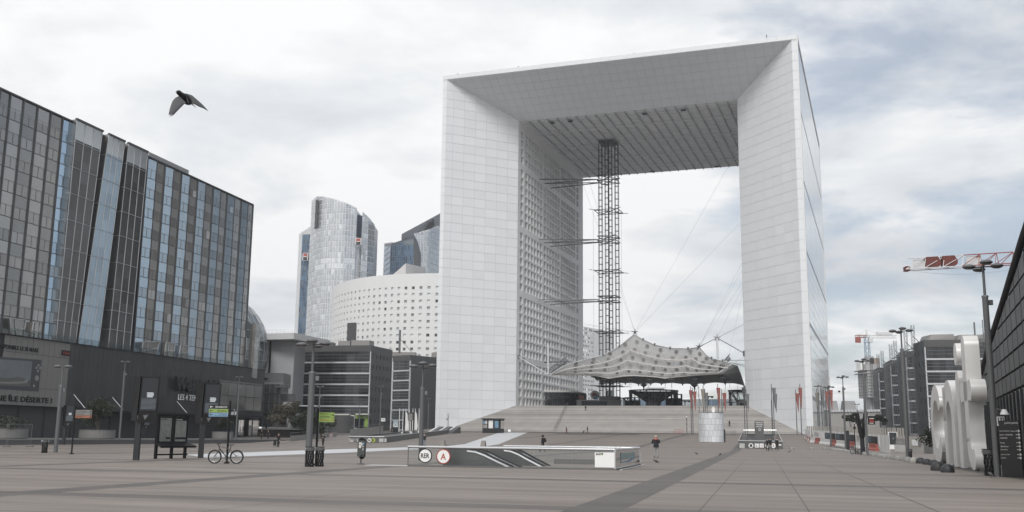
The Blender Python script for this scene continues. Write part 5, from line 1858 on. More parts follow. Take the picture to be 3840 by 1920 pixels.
for f in (.745, .655, .575, .455, .365, .28, .16, .075):
    c = V((d0.x, d0.y, zb0 + hh * (f - .008))) + dxn * (L_ * .9) + dn * .015
    P('arrow', MB().obox(c - dxn * .08 - UP * .012, dxn * .16, dn * .01, UP * .024).hexa([c + dxn * .12, c + dxn * .04 + UP * .06, c + dxn * .02 + UP * .04, c + dxn * .08, c + dxn * .02 - UP * .04, c + dxn * .04 - UP * .06], [p + dn * .01 for p in (c + dxn * .12, c + dxn * .04 + UP * .06, c + dxn * .02 + UP * .04, c + dxn * .08, c + dxn * .02 - UP * .04, c + dxn * .04 - UP * .06)]), offwhite, bd)
# ------------------------------------------------------------------ big white letters
LW = M('letter_white', (.66, .65, .635), .33, noise=.05, scale=.5, bump=.03, bscale=1.2)
lc = gnd(3668, 1769)
le = gnd(3500, 1738)
ld = V((lc.x - le.x, lc.y - le.y, 0))
LL = ld.length
ldn = ld.normalized()                     # reading direction, towards the camera
ln_ = V((ldn.y, -ldn.x, 0))
if ln_.x < 0:
    ln_ = -ln_                            # into the hall side
sg = T('letter_sign', 'giant white four letter sign spelling cnit on the plaza edge', 'sign', V((le.x, le.y, 0)))
DP = .78
def stroke(name, loops, bands):
    """solid of constant depth: bands are quad strips between two outlines"""
    mb = MB()
    for o, i in bands:
        for k in range(len(o) - 1):
            f = [o[k], o[k + 1], i[k + 1], i[k]]
            fr = [V((le.x, le.y, 0)) + ldn * a + UP * b for a, b in f]
            bk = [p + ln_ * DP for p in fr]
            mb.hexa(fr, bk)
    me = P(name, mb, LW, sg)
    return me
def arcp(cx, cz, rx, rz2, a0, a1, n=20):
    return [(cx + rx * math.cos(R(a0 + (a1 - a0) * k / n)), cz + rz2 * math.sin(R(a0 + (a1 - a0) * k / n))) for k in range(n + 1)]
def solid(pts, mb):
    fr = [V((le.x, le.y, 0)) + ldn * a + UP * b for a, b in pts]
    mb.hexa(fr, [p + ln_ * DP for p in fr])
def ribbon(mb, o, i):
    fr = lambda p, d: V((le.x, le.y, 0)) + ldn * p[0] + UP * p[1] + ln_ * d
    n = len(o)
    mb.grid([[fr(p, 0) for p in o], [fr(p, 0) for p in i], [fr(p, DP) for p in i], [fr(p, DP) for p in o], [fr(p, 0) for p in o]])
    for k in (0, n - 1):
        mb.poly([fr(o[k], 0), fr(i[k], 0), fr(i[k], DP), fr(o[k], DP)])
def blob(mb, cx, cz, r_, d0_=0., d1_=None):
    c = V((le.x, le.y, 0)) + ldn * cx + UP * cz
    d1_ = DP if d1_ is None else d1_
    mb.hexa(mb.ring(c + ln_ * d0_, ldn, UP, r_, 28), mb.ring(c + ln_ * d1_, ldn, UP, r_, 28))
s_ = LL / 17.4
ww = 1.15 * s_
# c
mb = MB()
cx, cz, ro, rz2 = 2.75 * s_, 2.75, 2.75 * s_, 2.72
ribbon(mb, arcp(cx, cz, ro, rz2, 42, 318, 40), arcp(cx, cz, ro - ww, rz2 - 1.05, 42, 318, 40))
for a in (42, 318):
    blob(mb, cx + (ro - ww / 2) * math.cos(R(a)), cz + (rz2 - .52) * math.sin(R(a)), .56, -.004, DP + .004)
P('letter', mb, LW, sg, smooth=True)
# n
mb = MB()
x0 = 6.3 * s_
wn = 4.4 * s_
ribbon(mb, [(x0, .05)] + [(x0, 5.1)], [(x0 + ww, .05), (x0 + ww, 5.1)])
cxn = x0 + wn / 2
ribbon(mb, [(x0 + wn, .05)] + arcp(cxn, 5.45 - wn / 2, wn / 2, wn / 2, 0, 180, 28), [(x0 + wn - ww, .05)] + arcp(cxn, 5.45 - wn / 2, wn / 2 - ww, wn / 2 - ww, 0, 180, 28))
P('letter', mb, LW, sg, smooth=True)
# i
mb = MB()
x0 = 11.9 * s_
ribbon(mb, [(x0, .05), (x0, 5.1)], [(x0 + ww, .05), (x0 + ww, 5.1)])
blob(mb, x0 + ww / 2, 5.1, ww / 2, .003, DP - .003)
blob(mb, x0 + ww / 2, 6.75, .66)
P('letter', mb, LW, sg, smooth=True)
# t
mb = MB()
x0 = 14.6 * s_
ribbon(mb, [(x0, 6.9), (x0, 1.5)] + arcp(x0 + 1.75, 1.75, 1.75, 1.7, 180, 285, 16), [(x0 + ww, 6.9), (x0 + ww, 1.75)] + arcp(x0 + 1.75, 1.75, 1.75 - ww, .62, 180, 285, 16))
blob(mb, x0 + ww / 2, 6.9, ww / 2, .003, DP - .003)
blob(mb, x0 + 2.1, .62, .58, .003, DP - .003)
ribbon(mb, [(x0 - .9, 4.95), (x0 + 2.2, 4.95)], [(x0 - .9, 3.85), (x0 + 2.2, 3.85)])
for xx in (x0 - .9, x0 + 2.2):
    blob(mb, xx, 4.4, .6, -.006, DP + .006)
P('letter', mb, LW, sg, smooth=True)
P('foot_plate', MB().obox(V((le.x, le.y, .02)) + ldn * 1.0 + ln_ * .2, ldn * (LL - 1), ln_ * .7, UP * .1), steel_mid, sg)
# ================================================================== STREET FURNITURE
def hgt(base, px, ytop):
    return max(.2, at(px, ytop, base.y).z - base.z)
# lamp posts
def lamp(px, yb, yt, label, Y=None, base=None, discs=4, top_px=None, r_=.15):
    b = base if base is not None else (gnd(px, yb) if Y is None else V((at(px, yb, Y).x, Y, gz(at(px, yb, Y).x, Y))))
    h = hgt(b, top_px or px, yt)
    t = T('lamp_post', label, 'lamp post', b, group='disc headed lamp posts round the plaza')
    hs = h - 1.55
    P('lower_pole', MB().tube(b, b + UP * hs, r_, r_ * .93, 14), lamp_grey, t, smooth=True)
    P('upper_pole', MB().tube(b + UP * hs, b + UP * (h - .05), .065, .06, 10), lamp_grey, t, smooth=True)
    P('pole_cap', MB().tube(b + UP * (hs - .02), b + UP * (hs + .05), r_ * 1.1, r_ * 1.0, 14).box(b + V((r_ + .1, 0, hs - .28)), (.16, .16, .24)), steel_mid, t)
    pos = [(-.62, .1, -.12), (.62, -.1, -.08), (.06, .55, -.16), (0, -.35, .04)][:discs]
    if discs == 2:
        pos = [(-.42, 0, -.06), (.42, 0, -.06)]
    for k, (x, y, z) in enumerate(pos):
        c = b + V((x, y, h + z))
        hd_ = P('lamp_disc', MB().lathe([(.001, -.10), (.16, -.10), (.27, -.04), (.30, .0), (.29, .03), (.20, .10), (.07, .13), (.001, .135)], 18, c), lamp_grey, t, smooth=True)
        P('lamp_lens', MB().lathe([(.001, -.125), (.15, -.105)], 14, c), M('lens_pale', (.42, .42, .41), .3), hd_)
        P('lamp_arm', MB().tube(b + UP * (h - .12), c - UP * .02, .03, n=6), lamp_grey, t)
    return t
lamp(3742, 1788, 992, 'tallest lamp post beside the black directory board', top_px=3698)
lamp(3406, 1732, 1236, 'lamp post with litter cage left of the white letters', top_px=3390)
lamp(3253, 1707, 1350, 'lamp post standing by the parked bicycle and black totem', top_px=3246)
lamp(3172, 1684, 1412, 'lamp post with round camera in front of the barriers', top_px=3160, discs=4)
lamp(3117, 1676, 1450, 'lamp post at the left end of the barriers', top_px=3109)
lamp(3074, 1618, 1447, 'lamp post among the coloured cone poles by the glass wall', Y=232, top_px=3069)
lamp(3218, 1610, 1515, 'short lamp post before the low pale hall', Y=250, discs=2)
lamp(1155, 1748, 1284, 'thick lamp post with two caged bins at its foot', r_=.17, top_px=1178)
lamp(1577, 1727, 1367, 'lamp post behind the left end of the glass station entrance', top_px=1592)
lamp(208, 1697, 1372, 'lamp post in front of the pale mall advert', top_px=232, discs=2)
qa = atp(447, 1652, -88)
lamp(447, 1652, 1355, 'lamp post before the dark mall panels, right of the advert', base=V((qa.x, qa.y, .6)), top_px=462, discs=2)
qa = atp(884, 1647, -88)
lamp(884, 1647, 1413, 'lamp post before the perfume shop doors', base=V((qa.x, qa.y, .6)), top_px=898, discs=2)
lamp(1191, 1658, 1449, 'slim lamp post behind the green direction sign', discs=2, top_px=1203)
lamp(1424, 1623, 1448, 'slim lamp post with small white sign by the ramp', Y=236, discs=2, top_px=1431)
lamp(1605, 1602, 1494, 'slim lamp post at the corner of the arch', Y=285, discs=2)
lamp(1346, 1604, 1515, 'slim dark lamp post in front of the lime green shop', Y=262, discs=2)
sgn = gnd(1424, 1623)
# sign posts with plates
def plate_text(par, s, p, ex, w_, h_, m):
    text(par, s, p, ex, UP, w_, h_, m, .006)
def sign_post(px, yb, yt, label, plates, side, txt):
    b = gnd(px, yb)
    h = hgt(b, px + 8, yt)
    t = T('sign_post', label, 'sign post', b, group='direction sign posts')
    P('post', MB().tube(b, b + UP * h, .055, n=10), black, t)
    P('post_foot', MB().box(b + UP * .04, (.24, .24, .08)), black, t)
    z = h - .22
    for (w_, ph, m, tm, s, arrow) in plates:
        z -= ph
        x0 = .07 if side > 0 else -.07 - w_
        p = b + V((x0, -.06, z))
        pl = P('sign_plate', MB().obox(p, (w_, 0, 0), (0, .04, 0), (0, 0, ph - .02)), m, t)
        hh = (ph - .02) / len(s)
        for i, l in enumerate(s):
            tw = min(w_ * .62, .09 * len(l) * .5 + .1)
            tx = .36 if side > 0 else w_ - tw - .06
            if side > 0:
                tx = .07
            plate_text(pl, l, p + V((tx, -.001, ph - .02 - (i + .78) * hh)), (1, 0, 0), tw, hh * .52, tm)
        ax = w_ - .12 if side > 0 else .14
        c = p + V((ax, -.004, (ph - .02) / 2))
        d = 1 if side > 0 else -1
        P('arrow', MB().obox(c + V((-.08, 0, -.01)), (.16, 0, 0), (0, -.004, 0), (0, 0, .02)).beam(c + V((.09 * d, -.004, 0)), c + V((.03 * d, -.004, .06)), .006, .022).beam(c + V((.09 * d, -.004, 0)), c + V((.03 * d, -.004, -.06)), .006, .022), tm, pl)
    return t, b, h
sg_grey = M('sign_grey', (.20, .20, .19), .5)
sg_or = M('sign_orange', (.30, .12, .075), .5)
sign_post(850, 1739, 1503, 'black sign post with ESPLANADE SUD plates, bicycle leaning on it', [(1.02, .20, black, white, ['ESPLANADE SUD'], 1), (1.02, .20, green, black, ['Boieldieu'], 1), (1.02, .22, blue, black, ['Puteaux', 'Rue Paul Lafargue'], 1)], -1, None)
sign_post(268, 1704, 1524, 'black sign post with grey and orange plates near the left bin', [(1.15, .2, sg_grey, black, ['Pl. de l\'Arche'], 1), (1.15, .19, sg_grey, black, ['Les Arènes'], 1), (1.15, .2, sg_or, black, ['Parkings'], 1)], 1, None)
sign_post(1184, 1745, 1529, 'black sign post with lime green arrow plates behind caged bins', [(.8, .28, green, black, ['Boulevard', 'de la Défense'], 1), (.8, .24, green, red, ['Parkings'], 1)], 1, None)
# digital totems
scr_on = M('screen_glow', (.030, .033, .037), .35, emit=.15, spec=.2)
scr_w = M('screen_text', (.6, .64, .67), .4, emit=.25)
scr_s = M('screen_stripe', (.16, .19, .22), .4, emit=.35)
def totem(px, yb, label, h=4.75, rz=0.):
    b = gnd(px, yb)
    t = T('screen_totem', label, 'digital screen', (0, 0, 0), 0, 'digital screen totems')
    P('post', MB().box((0, 0, 1.2), (.30, .26, 2.4)), charcoal, t)
    P('bracket', MB().hexa([V((-.02, -.14, 2.2)), V((.32, -.14, 2.2)), V((.32, .1, 2.2)), V((-.02, .1, 2.2))], [V((-.1, -.16, 2.55)), V((.55, -.16, 2.55)), V((.55, .14, 2.55)), V((-.1, .14, 2.55))]), steel_mid, t)
    hz0, hz1 = h - 2.62, h
    rt = P('display_case', MB().hexa([V((-.02, -.2, hz0)), V((.98, -.06, hz0)), V((.95, .14, hz0)), V((-.05, 0, hz0))], [V((.06, -.2, hz1)), V((1.06, -.06, hz1)), V((1.03, .14, hz1)), V((.03, 0, hz1))]), black, t)
    f = lambda u, v, d=.008: V((-.02, -.2, hz0)).lerp(V((.98, -.06, hz0)), u).lerp(V((.06, -.2, hz1)).lerp(V((1.06, -.06, hz1)), u), v) + V((.14, -1, 0)).normalized() * d
    def q(nm, u0, u1, v0, v1, m, d, par):
        a = [f(u0, v0, d), f(u1, v0, d), f(u1, v1, d), f(u0, v1, d)]
        P(nm, MB().hexa([f(u0, v0, -.01), f(u1, v0, -.01), f(u1, v1, -.01), f(u0, v1, -.01)], a), m, par)
    q('screen', .08, .93, .26, .97, scr_on, .006, rt)
    for k, (a, b_) in enumerate(((.36, .72), (.40, .74), (.36, .76), (.40, .72), (.38, .7))):
        q('screen_text', a, b_, .64 - k * .022, .652 - k * .022, scr_w, .012, rt)
    for k in range(9):
        q('screen_stripe', .1, .91, .30 + k * .026, .306 + k * .026, scr_s, .012, rt)
    text(rt, 'Clear', f(.42, .17), V((1, .14, 0)), V((.03, 0, 1)), .16, .05, steel_mid, .004)
    P('side_case', MB().hexa([V((-.08, -.2, hz0 + .1)), V((-.05, 0, hz0 + .1)), V((-.5, .62, hz0 + .1)), V((-.66, .5, hz0 + .1))], [V((.0, -.2, hz1)), V((.03, 0, hz1)), V((-.52, .62, hz1)), V((-.70, .5, hz1))]), black, t)
    t.location = b
    t['label'] = label
    t.rotation_euler = (0, 0, rz)
    return t, b
tt1, tb1 = totem(510, 1727, 'tall black screen totem left of the map bench')
t2 = dup(tt1, gnd(752, 1718), .05, 'tall black screen totem between map bench and bicycle')
b3 = gnd(534, 1656)
t3 = dup(tt1, b3, .6, 'distant screen totem hidden behind the left totem')
t4 = dup(tt1, gnd(238, 1668), -.1, 'distant screen totem beside the lamp post at the advert')
# map board with bench
mbp, mbq = gnd(580, 1722), gnd(700, 1719)
mx = (mbq - mbp)
ML = mx.length
mt = T('map_bench', 'black double map board with sloping bench in front', 'map board', mbp)
mxn = mx.normalized()
mn = mxn.cross(UP)
mz0, mz1 = hgt(mbp, 585, 1668), hgt(mbp, 590, 1557)
for f in (.02, .5, .93):
    P('leg', MB().obox(mbp + mxn * (ML * f) + mn * .02, mxn * .13, -mn * .16, UP * mz1), black, mt)
P('stretcher', MB().obox(mbp + mn * .05 + UP * .22, mx, -mn * .1, UP * .09), black, mt)
P('bench', MB().hexa([mbp - mxn * .16 + mn * .55 + UP * (mz0 - .18), mbq + mxn * .16 + mn * .55 + UP * (mz0 - .18), mbq - mxn * .05 + UP * (mz0 + .02), mbp + mxn * .05 + UP * (mz0 + .02)], [mbp - mxn * .16 + mn * .58 + UP * (mz0 - .08), mbq + mxn * .16 + mn * .58 + UP * (mz0 - .08), mbq - mxn * .05 + UP * (mz0 + .14), mbp + mxn * .05 + UP * (mz0 + .14)]), black, mt)
P('top_rail', MB().obox(mbp + mn * .04 + UP * (mz1 - .05), mx, -mn * .18, UP * .1), black, mt)
map_m = M('map_paper', (.20, .205, .19), .5, noise=.5, scale=3.5)
map_l = M('map_lines', (.30, .30, .27), .5)
for k, f in enumerate((.10, .58)):
    p = mbp + mxn * (ML * f) + UP * (mz0 + .2)
    w_, h_ = ML * .34, mz1 - mz0 - .35
    fr = P('map_frame', MB().obox(p - mxn * .08 - UP * .08 - mn * .06, mxn * (w_ + .16), mn * .04, UP * (h_ + .16)), black, mt)
    ps = P('map_sheet', MB().obox(p - mn * .02, mxn * w_, mn * .03, UP * h_), map_m, mt)
    mb = MB()
    for j in range(12):
        a = p + mn * .012 + mxn * (w_ * random.uniform(.05, .95)) + UP * (h_ * random.uniform(.2, .8))
        b = p + mn * .012 + mxn * (w_ * random.uniform(.05, .95)) + UP * (h_ * random.uniform(.2, .8))
        if (b - a).length > .05:
            mb.beam(a, b, .012, .012)
    P('map_roads', mb, map_l, ps)
    P('map_legend', MB().obox(p + mn * .01 + mxn * (w_ * (.55 if k == 0 else 0)) + UP * (h_ * .1), mxn * (w_ * (.4 if k == 0 else 1)), mn * .006, UP * (h_ * .08)), black, ps)
    if k:
        P('map_header', MB().obox(p + mn * .01 + UP * (h_ * .9), mxn * w_, mn * .006, UP * (h_ * .1)), black, ps)
    text(ps, 'Paris La Défense', p + mn * .02 + mxn * .04 + UP * (h_ * .93), mxn, UP, w_ * .55, h_ * .045, white if k else black, .005)
# bicycles
tyre = M('tyre_black', (.008, .008, .009), .6)
def bicycle(label, frame_m):
    t = T('bicycle', label, 'bicycle', (0, 0, 0), 0)
    rw = .345
    for x in (-.54, .54):
        wh = P('wheel', MB().torus((x, 0, rw), (0, 1, 0), rw - .08, .012, 28, 5).tube((x, -.05, rw), (x, .05, rw), .03, n=8), steel, t)
        P('tyre', MB().torus((x, 0, rw), (0, 1, 0), rw - .034, .034, 30, 6), tyre, wh, smooth=True)
        mb = MB()
        for k in range(14):
            th = 2 * math.pi * k / 14
            mb.tube((x, .02 * (-1) ** k, rw), (x + math.cos(th) * (rw - .07), 0, rw + math.sin(th) * (rw - .07)), .003, n=3)
        P('spokes', mb, steel, wh)
        P('brake_disc', MB().torus((x, .04, rw), (0, 1, 0), .075, .008, 16, 4), steel, wh)
    hd_, bbk, seat = V((-.36, 0, .86)), V((.06, 0, .30)), V((.22, 0, .80))
    hb = V((-.32, 0, .74))
    fr = MB().tube(hd_, seat - V((.03, 0, .08)), .020, n=8).tube(hb, bbk, .026, n=8).tube(bbk, seat + V((.02, 0, .06)), .018, n=8).tube(hd_ + V((-.02, 0, .08)), hb, .024, n=8)
    for s in (-.05, .05):
        fr.tube(bbk + V((0, s, 0)), V((.54, s, rw)), .011, n=6).tube(seat - V((.03, 0, .1)), V((.54, s, rw)), .010, n=6)
    P('frame', fr, frame_m, t)
    fk = MB()
    for s in (-.055, .055):
        fk.tube(hb + V((0, s, 0)), V((-.54, s, rw)), .017, n=6)
    P('fork', fk.tube(hb + V((0, -.055, 0)), hb + V((0, .055, 0)), .02, n=6), steel_mid, t)
    P('handlebar', MB().tube(V((-.40, -.32, .97)), V((-.38, .32, .97)), .014, n=6).tube(hd_ + V((-.02, 0, .08)), V((-.40, 0, .97)), .018, n=6), black, t)
    for s in (-1, 1):
        P('grip', MB().tube(V((-.39, .22 * s, .97)), V((-.36, .34 * s, .97)), .02, n=6), tyre, t)
    P('saddle', MB().hexa([V((.10, -.03, .90)), V((.10, .03, .90)), V((.36, .07, .91)), V((.36, -.07, .91))], [V((.09, -.02, .93)), V((.09, .02, .93)), V((.36, .06, .95)), V((.36, -.06, .95))]).tube(seat, V((.23, 0, .91)), .014, n=6), black, t)
    P('crank', MB().torus(bbk + V((0, -.06, 0)), (0, 1, 0), .09, .012, 18, 4).beam(bbk + V((0, -.07, 0)), bbk + V((.05, -.07, -.17)), .02, .02).beam(bbk + V((0, .07, 0)), bbk + V((-.05, .07, .17)), .02, .02), steel_dark, t)
    for s, z in ((-1, -.17), (1, .17)):
        P('pedal', MB().box(bbk + V((.05 * -s, .1 * s, z)), (.09, .09, .02)), tyre, t)
    return t
bk = bicycle('black mountain bike leaning against the ESPLANADE SUD sign post', M('bike_frame', (.015, .015, .017), .3, .2))
bq = gnd(848, 1739)
bk.location = bq + V((0, -.14, 0))
bk.rotation_euler = (R(3), 0, R(3))
bk.scale = (1.06, 1.06, 1.06)
bk2 = dup(bk, gnd(3211, 1704), R(20), 'parked bicycle with basket between lamp post and black totem', scale=.95)
bsk = build('basket', MB().box((-.52, 0, .88), (.3, .32, .22), tx=1.15), steel_mid, bk2)
bk2.rotation_euler = (0, 0, R(20))
bk3 = dup(bk, gnd(1332, 1662) + V((0, -.4, 0)), R(10), 'bicycle parked before the metro line 1 entrance wall')
# caged litter bins
bag_m = glass('plastic_bag', (.75, .76, .77), .45, (.22, .22, .22), .25)
def cage_bin(label):
    t = T('litter_bin', label, 'litter bin', (0, 0, 0), 0, 'caged litter bins')
    mb = MB()
    n = 10
    for k in range(n):
        th, th2 = 2 * math.pi * k / n, 2 * math.pi * (k + 1.4) / n
        for z0, z1, r0, r1 in ((.08, .5, .20, .20), (.5, .95, .20, .23)):
            a, b = V((math.cos(th) * r0, math.sin(th) * r0, z0)), V((math.cos(th2) * r1, math.sin(th2) * r1, z1))
            mb.beam(a, b, .03, .03)
            a, b = V((math.cos(th2) * r0, math.sin(th2) * r0, z0)), V((math.cos(th) * r1, math.sin(th) * r1, z1))
            mb.beam(a, b, .03, .03)
    P('cage', mb, black, t)
    P('hoop', MB().torus((0, 0, .96), UP, .24, .022, 20, 6).torus((0, 0, .06), UP, .20, .03, 20, 6), black, t)
    P('bag', MB().lathe([(.02, .12), (.13, .14), (.175, .35), (.185, .8), (.25, .96), (.27, .90), (.255, .78)], 16), bag_m, t, smooth=True)
    P('base_plate', MB().lathe([(.2, .0), (.2, .05), (.01, .05)], 16), black, t)
    return t
cb1 = cage_bin('caged litter bin half behind the thick lamp post')
cb1.location = gnd(1160, 1751)
for px, yb, lab, r_ in ((1197, 1750, 'caged litter bin with clear bag standing free right of the lamp post', 1.0), (166, 1699, 'caged litter bin near the mobile fence at left', 1.), (1582, 1727, 'caged litter bin seen through the station glass', 1.), (3411, 1732, 'caged litter bin fixed round the lamp left of the letters', 1.0), (3716, 1785, 'large dark litter bin right of the letter t', 1.28), (3239, 1706, 'litter bin beside the parked bicycle', .9)):
    dup(cb1, gnd(px, yb), random.uniform(0, 3), lab, scale=r_)
# ticket terminal
tb = gnd(1353, 1742)
tm = T('parking_terminal', 'grey sticker covered terminal on a thin pole', 'terminal', tb)
P('pole', MB().tube(tb, tb + UP * .6, .035, n=10), steel_dark, tm)
P('foot', MB().lathe([(.24, 0), (.22, .05), (.06, .08)], 16, tb), steel_dark, tm)
P('case', MB().hexa([tb + V(p) for p in ((-.2, -.16, .42), (.16, -.16, .42), (.22, .16, .42), (-.14, .16, .42))], [tb + V(p) for p in ((-.18, -.16, 1.28), (.18, -.16, 1.28), (.24, .16, 1.28), (-.12, .16, 1.28))]), M('terminal_grey', (.06, .065, .063), .5), tm)
P('case_top', MB().hexa(MB().ring(tb + V((.02, -.15, 1.26)), V((1, 0, 0)), UP, .17, 16), MB().ring(tb + V((.06, .15, 1.26)), V((1, 0, 0)), UP, .17, 16)), black, tm)
P('case_belly', MB().lathe([(.01, -.14), (.12, -.10), (.17, .02), (.17, .1)], 14, tb + V((.04, 0, .42))), black, tm)
for x, z, w_, h_, m_ in ((-.08, 1.12, .16, .11, offwhite), (-.08, .93, .13, .17, offwhite), (.04, 1.07, .08, .07, white), (.1, 1.12, .10, .1, blue), (.12, .98, .06, .06, offwhite), (.13, .8, .05, .12, steel)):
    P('sticker', MB().obox(tb + V((x - .04, -.172, z - .05)), (w_, 0, 0), (0, .008, 0), (0, 0, h_)), m_, tm)
# mobile fence
fa, fb = gnd(-20, 1677), gnd(114, 1677)
fe = T('mobile_fence', 'thin wire mobile fence panel at the left edge', 'fence', fb)
fh_ = hgt(fb, 114, 1592)
mb = MB()
for k in range(18):
    q = fa.lerp(fb, k / 17)
    mb.tube(q + UP * .1, q + UP * fh_, .004, n=3)
for k in range(8):
    mb.tube(fa + UP * (.1 + (fh_ - .1) * k / 7), fb + UP * (.1 + (fh_ - .1) * k / 7), .004, n=3)
P('wire_mesh', mb, steel_mid, fe)
for s in (0, .3, .35, 1):
    q = fa.lerp(fb, s)
    P('post', MB().tube(q, q + UP * fh_, .022, n=6), steel_mid, fe)
P('top_rail', MB().tube(fa + UP * fh_, fb + UP * fh_, .02, n=6), steel_mid, fe)
for s in (.32, .98):
    P('foot_block', MB().box(fa.lerp(fb, s) + UP * .07, (.65, .25, .14)), concrete_dk, fe)
# ------------------------------------------------------------------ foliage
leaf_a = M('leaf_dark', (.018, .026, .013), .6, rand=.2, noise=.4, scale=2)
leaf_b = M('leaf_mid', (.042, .052, .026), .6, noise=.4, scale=2)
leaf_r = M('leaf_reddish', (.10, .075, .055), .6, noise=.4, scale=2)
bark = M('bark', (.06, .05, .042), .8, noise=.3, scale=6)
def leaves(c, rad, n, size, squash=.8, seed=1):
    rr = random.Random(seed)
    mb = MB()
    cl = [(V((rr.gauss(0, .45), rr.gauss(0, .45), rr.gauss(0, .4))), rr.uniform(.25, .5)) for _ in range(12)]
    for _ in range(n):
        cc, cr = rr.choice(cl)
        d = V((rr.gauss(0, 1), rr.gauss(0, 1), rr.gauss(0, 1))).normalized() * (cr * rr.uniform(.3, 1) ** .5)
        p = cc + d
        p = V((p.x * rad, p.y * rad, p.z * rad * squash)) + V(c)
        a = V((rr.gauss(0, 1), rr.gauss(0, 1), rr.gauss(0, .6))).normalized() * size * rr.uniform(.6, 1.3)
        b = a.cross(V((rr.gauss(0, 1), rr.gauss(0, 1), rr.gauss(0, 1)))).normalized() * size * .55
        mb.poly([p - a, p + b, p + a, p - b], 0 if rr.random() < .6 else 1)
    return mb
def bush(name, label, base, rad, h, n, cat='shrub', size=.12, mats=None, seed=1, trunk=True, group=None):
    t = T(name, label, cat, base, group=group)
    if trunk:
        mb = MB()
        rr = random.Random(seed)
        for k in range(5):
            e = V(base) + V((rr.uniform(-.4, .4) * rad, rr.uniform(-.4, .4) * rad, h))
            mb.tube(base, V(base).lerp(e, .5) + V((rr.uniform(-.1, .1), 0, 0)), .06, .04, 6).tube(V(base).lerp(e, .5), e, .04, .015, 6)
        P('trunk', mb, bark, t)
    P('crown', leaves(V(base) + UP * h, rad, n, size, .75, seed), mats or (leaf_a, leaf_b), t)
    return t
plant_m = M('planter_stone', (.17, .165, .158), .7, noise=.15, scale=1)
def planter(x0, x1, yb, label, p=-93.):
    a, b = atp(x0, yb, p), atp(x1, yb, p)
    c = (a + b) / 2
    c.z = .6
    r_ = (x1 - x0) / 2 / 3799 * c.y
    t = T('planter', label, 'planter', c, group='round stone planters')
    P('planter_wall', MB().lathe([(r_ * .97, 0), (r_, .15), (r_, 1.15), (r_ * 1.02, 1.3), (r_ * .93, 1.3), (r_ * .92, .9), (.01, .9)], 28, c), plant_m, t)
    return c, r_
c1, r1_ = planter(-60, 92, 1650, 'round stone planter at the far left edge')
c2, r2__ = planter(298, 424, 1650, 'round stone planter with tree before the shop hoardings')
c3, r3_ = planter(795, 872, 1650, 'round stone planter with shrub beside the perfume shop')
bush('planter_tree', 'dark multi stem tree growing in the middle stone planter', c2 + UP * .9, 2.6, 3.4, 2600, 'tree', .16, seed=3)
bush('planter_shrub', 'loose shrub growing in the planter by the perfume shop', c3 + UP * .9, 1.7, 2.2, 1300, 'shrub', .15, seed=4)
bush('planter_shrub', 'low dark shrub in the far left planter', c1 + UP * .9, 2.2, .9, 900, 'shrub', .15, seed=9)
for k, (px, yb, yt, Y, n, mats, lab) in enumerate(((1075, 1590, 1518, 215, 2600, (leaf_r, leaf_b), 'reddish flowering shrub before the dark office block'), (1040, 1592, 1528, 222, 1500, (leaf_b, leaf_r), 'pale loose shrub at the left of the reddish one'), (1092, 1580, 1533, 224, 1500, (leaf_a, leaf_a), 'dark round shrub behind the reddish flowering one'), (1140, 1620, 1545, 205, 3000, (leaf_a, leaf_b), 'dark spreading tree left of the thick lamp post'), (1175, 1624, 1552, 200, 2400, (leaf_a, leaf_a), 'dark spreading tree right of the thick lamp post'), (1205, 1630, 1590, 195, 900, (leaf_a, leaf_b), 'small dark shrub beside the green direction sign'))):
    q = at(px, yb, Y)
    top = at(px, yt, Y)
    h = (top.z - q.z)
    bush('tree' if 'tree' in lab else 'shrub', lab, V((q.x, q.y, q.z - .8)), h * .66, h * .62 + .8, n, 'tree' if 'tree' in lab else 'shrub', .20, mats, seed=20 + k)
for k, (px, yb, yt, Y, lab) in enumerate(((3192, 1594, 1545, 240, 'dark bushy tree before the low pale hall'), (3300, 1594, 1543, 255, 'dark tree at the foot of the stepped blocks'), (3228, 1594, 1566, 262, 'small tree between the lamp posts near the low hall'))):
    q = at(px, yb, Y)
    h = at(px, yt, Y).z - q.z
    bush('tree', lab, V((q.x, q.y, gz(q.x, q.y))), h * .48, h * .5 + q.z - gz(q.x, q.y), 2600, 'tree', .17, seed=40 + k)
q = at(3487, 1650, 78)
bush('tree', 'dark leafy branch of a tree beside the letter c', V((q.x + .6, q.y, 0)), 1.15, 1.9, 900, 'tree', .11, (leaf_a, leaf_a), seed=50)
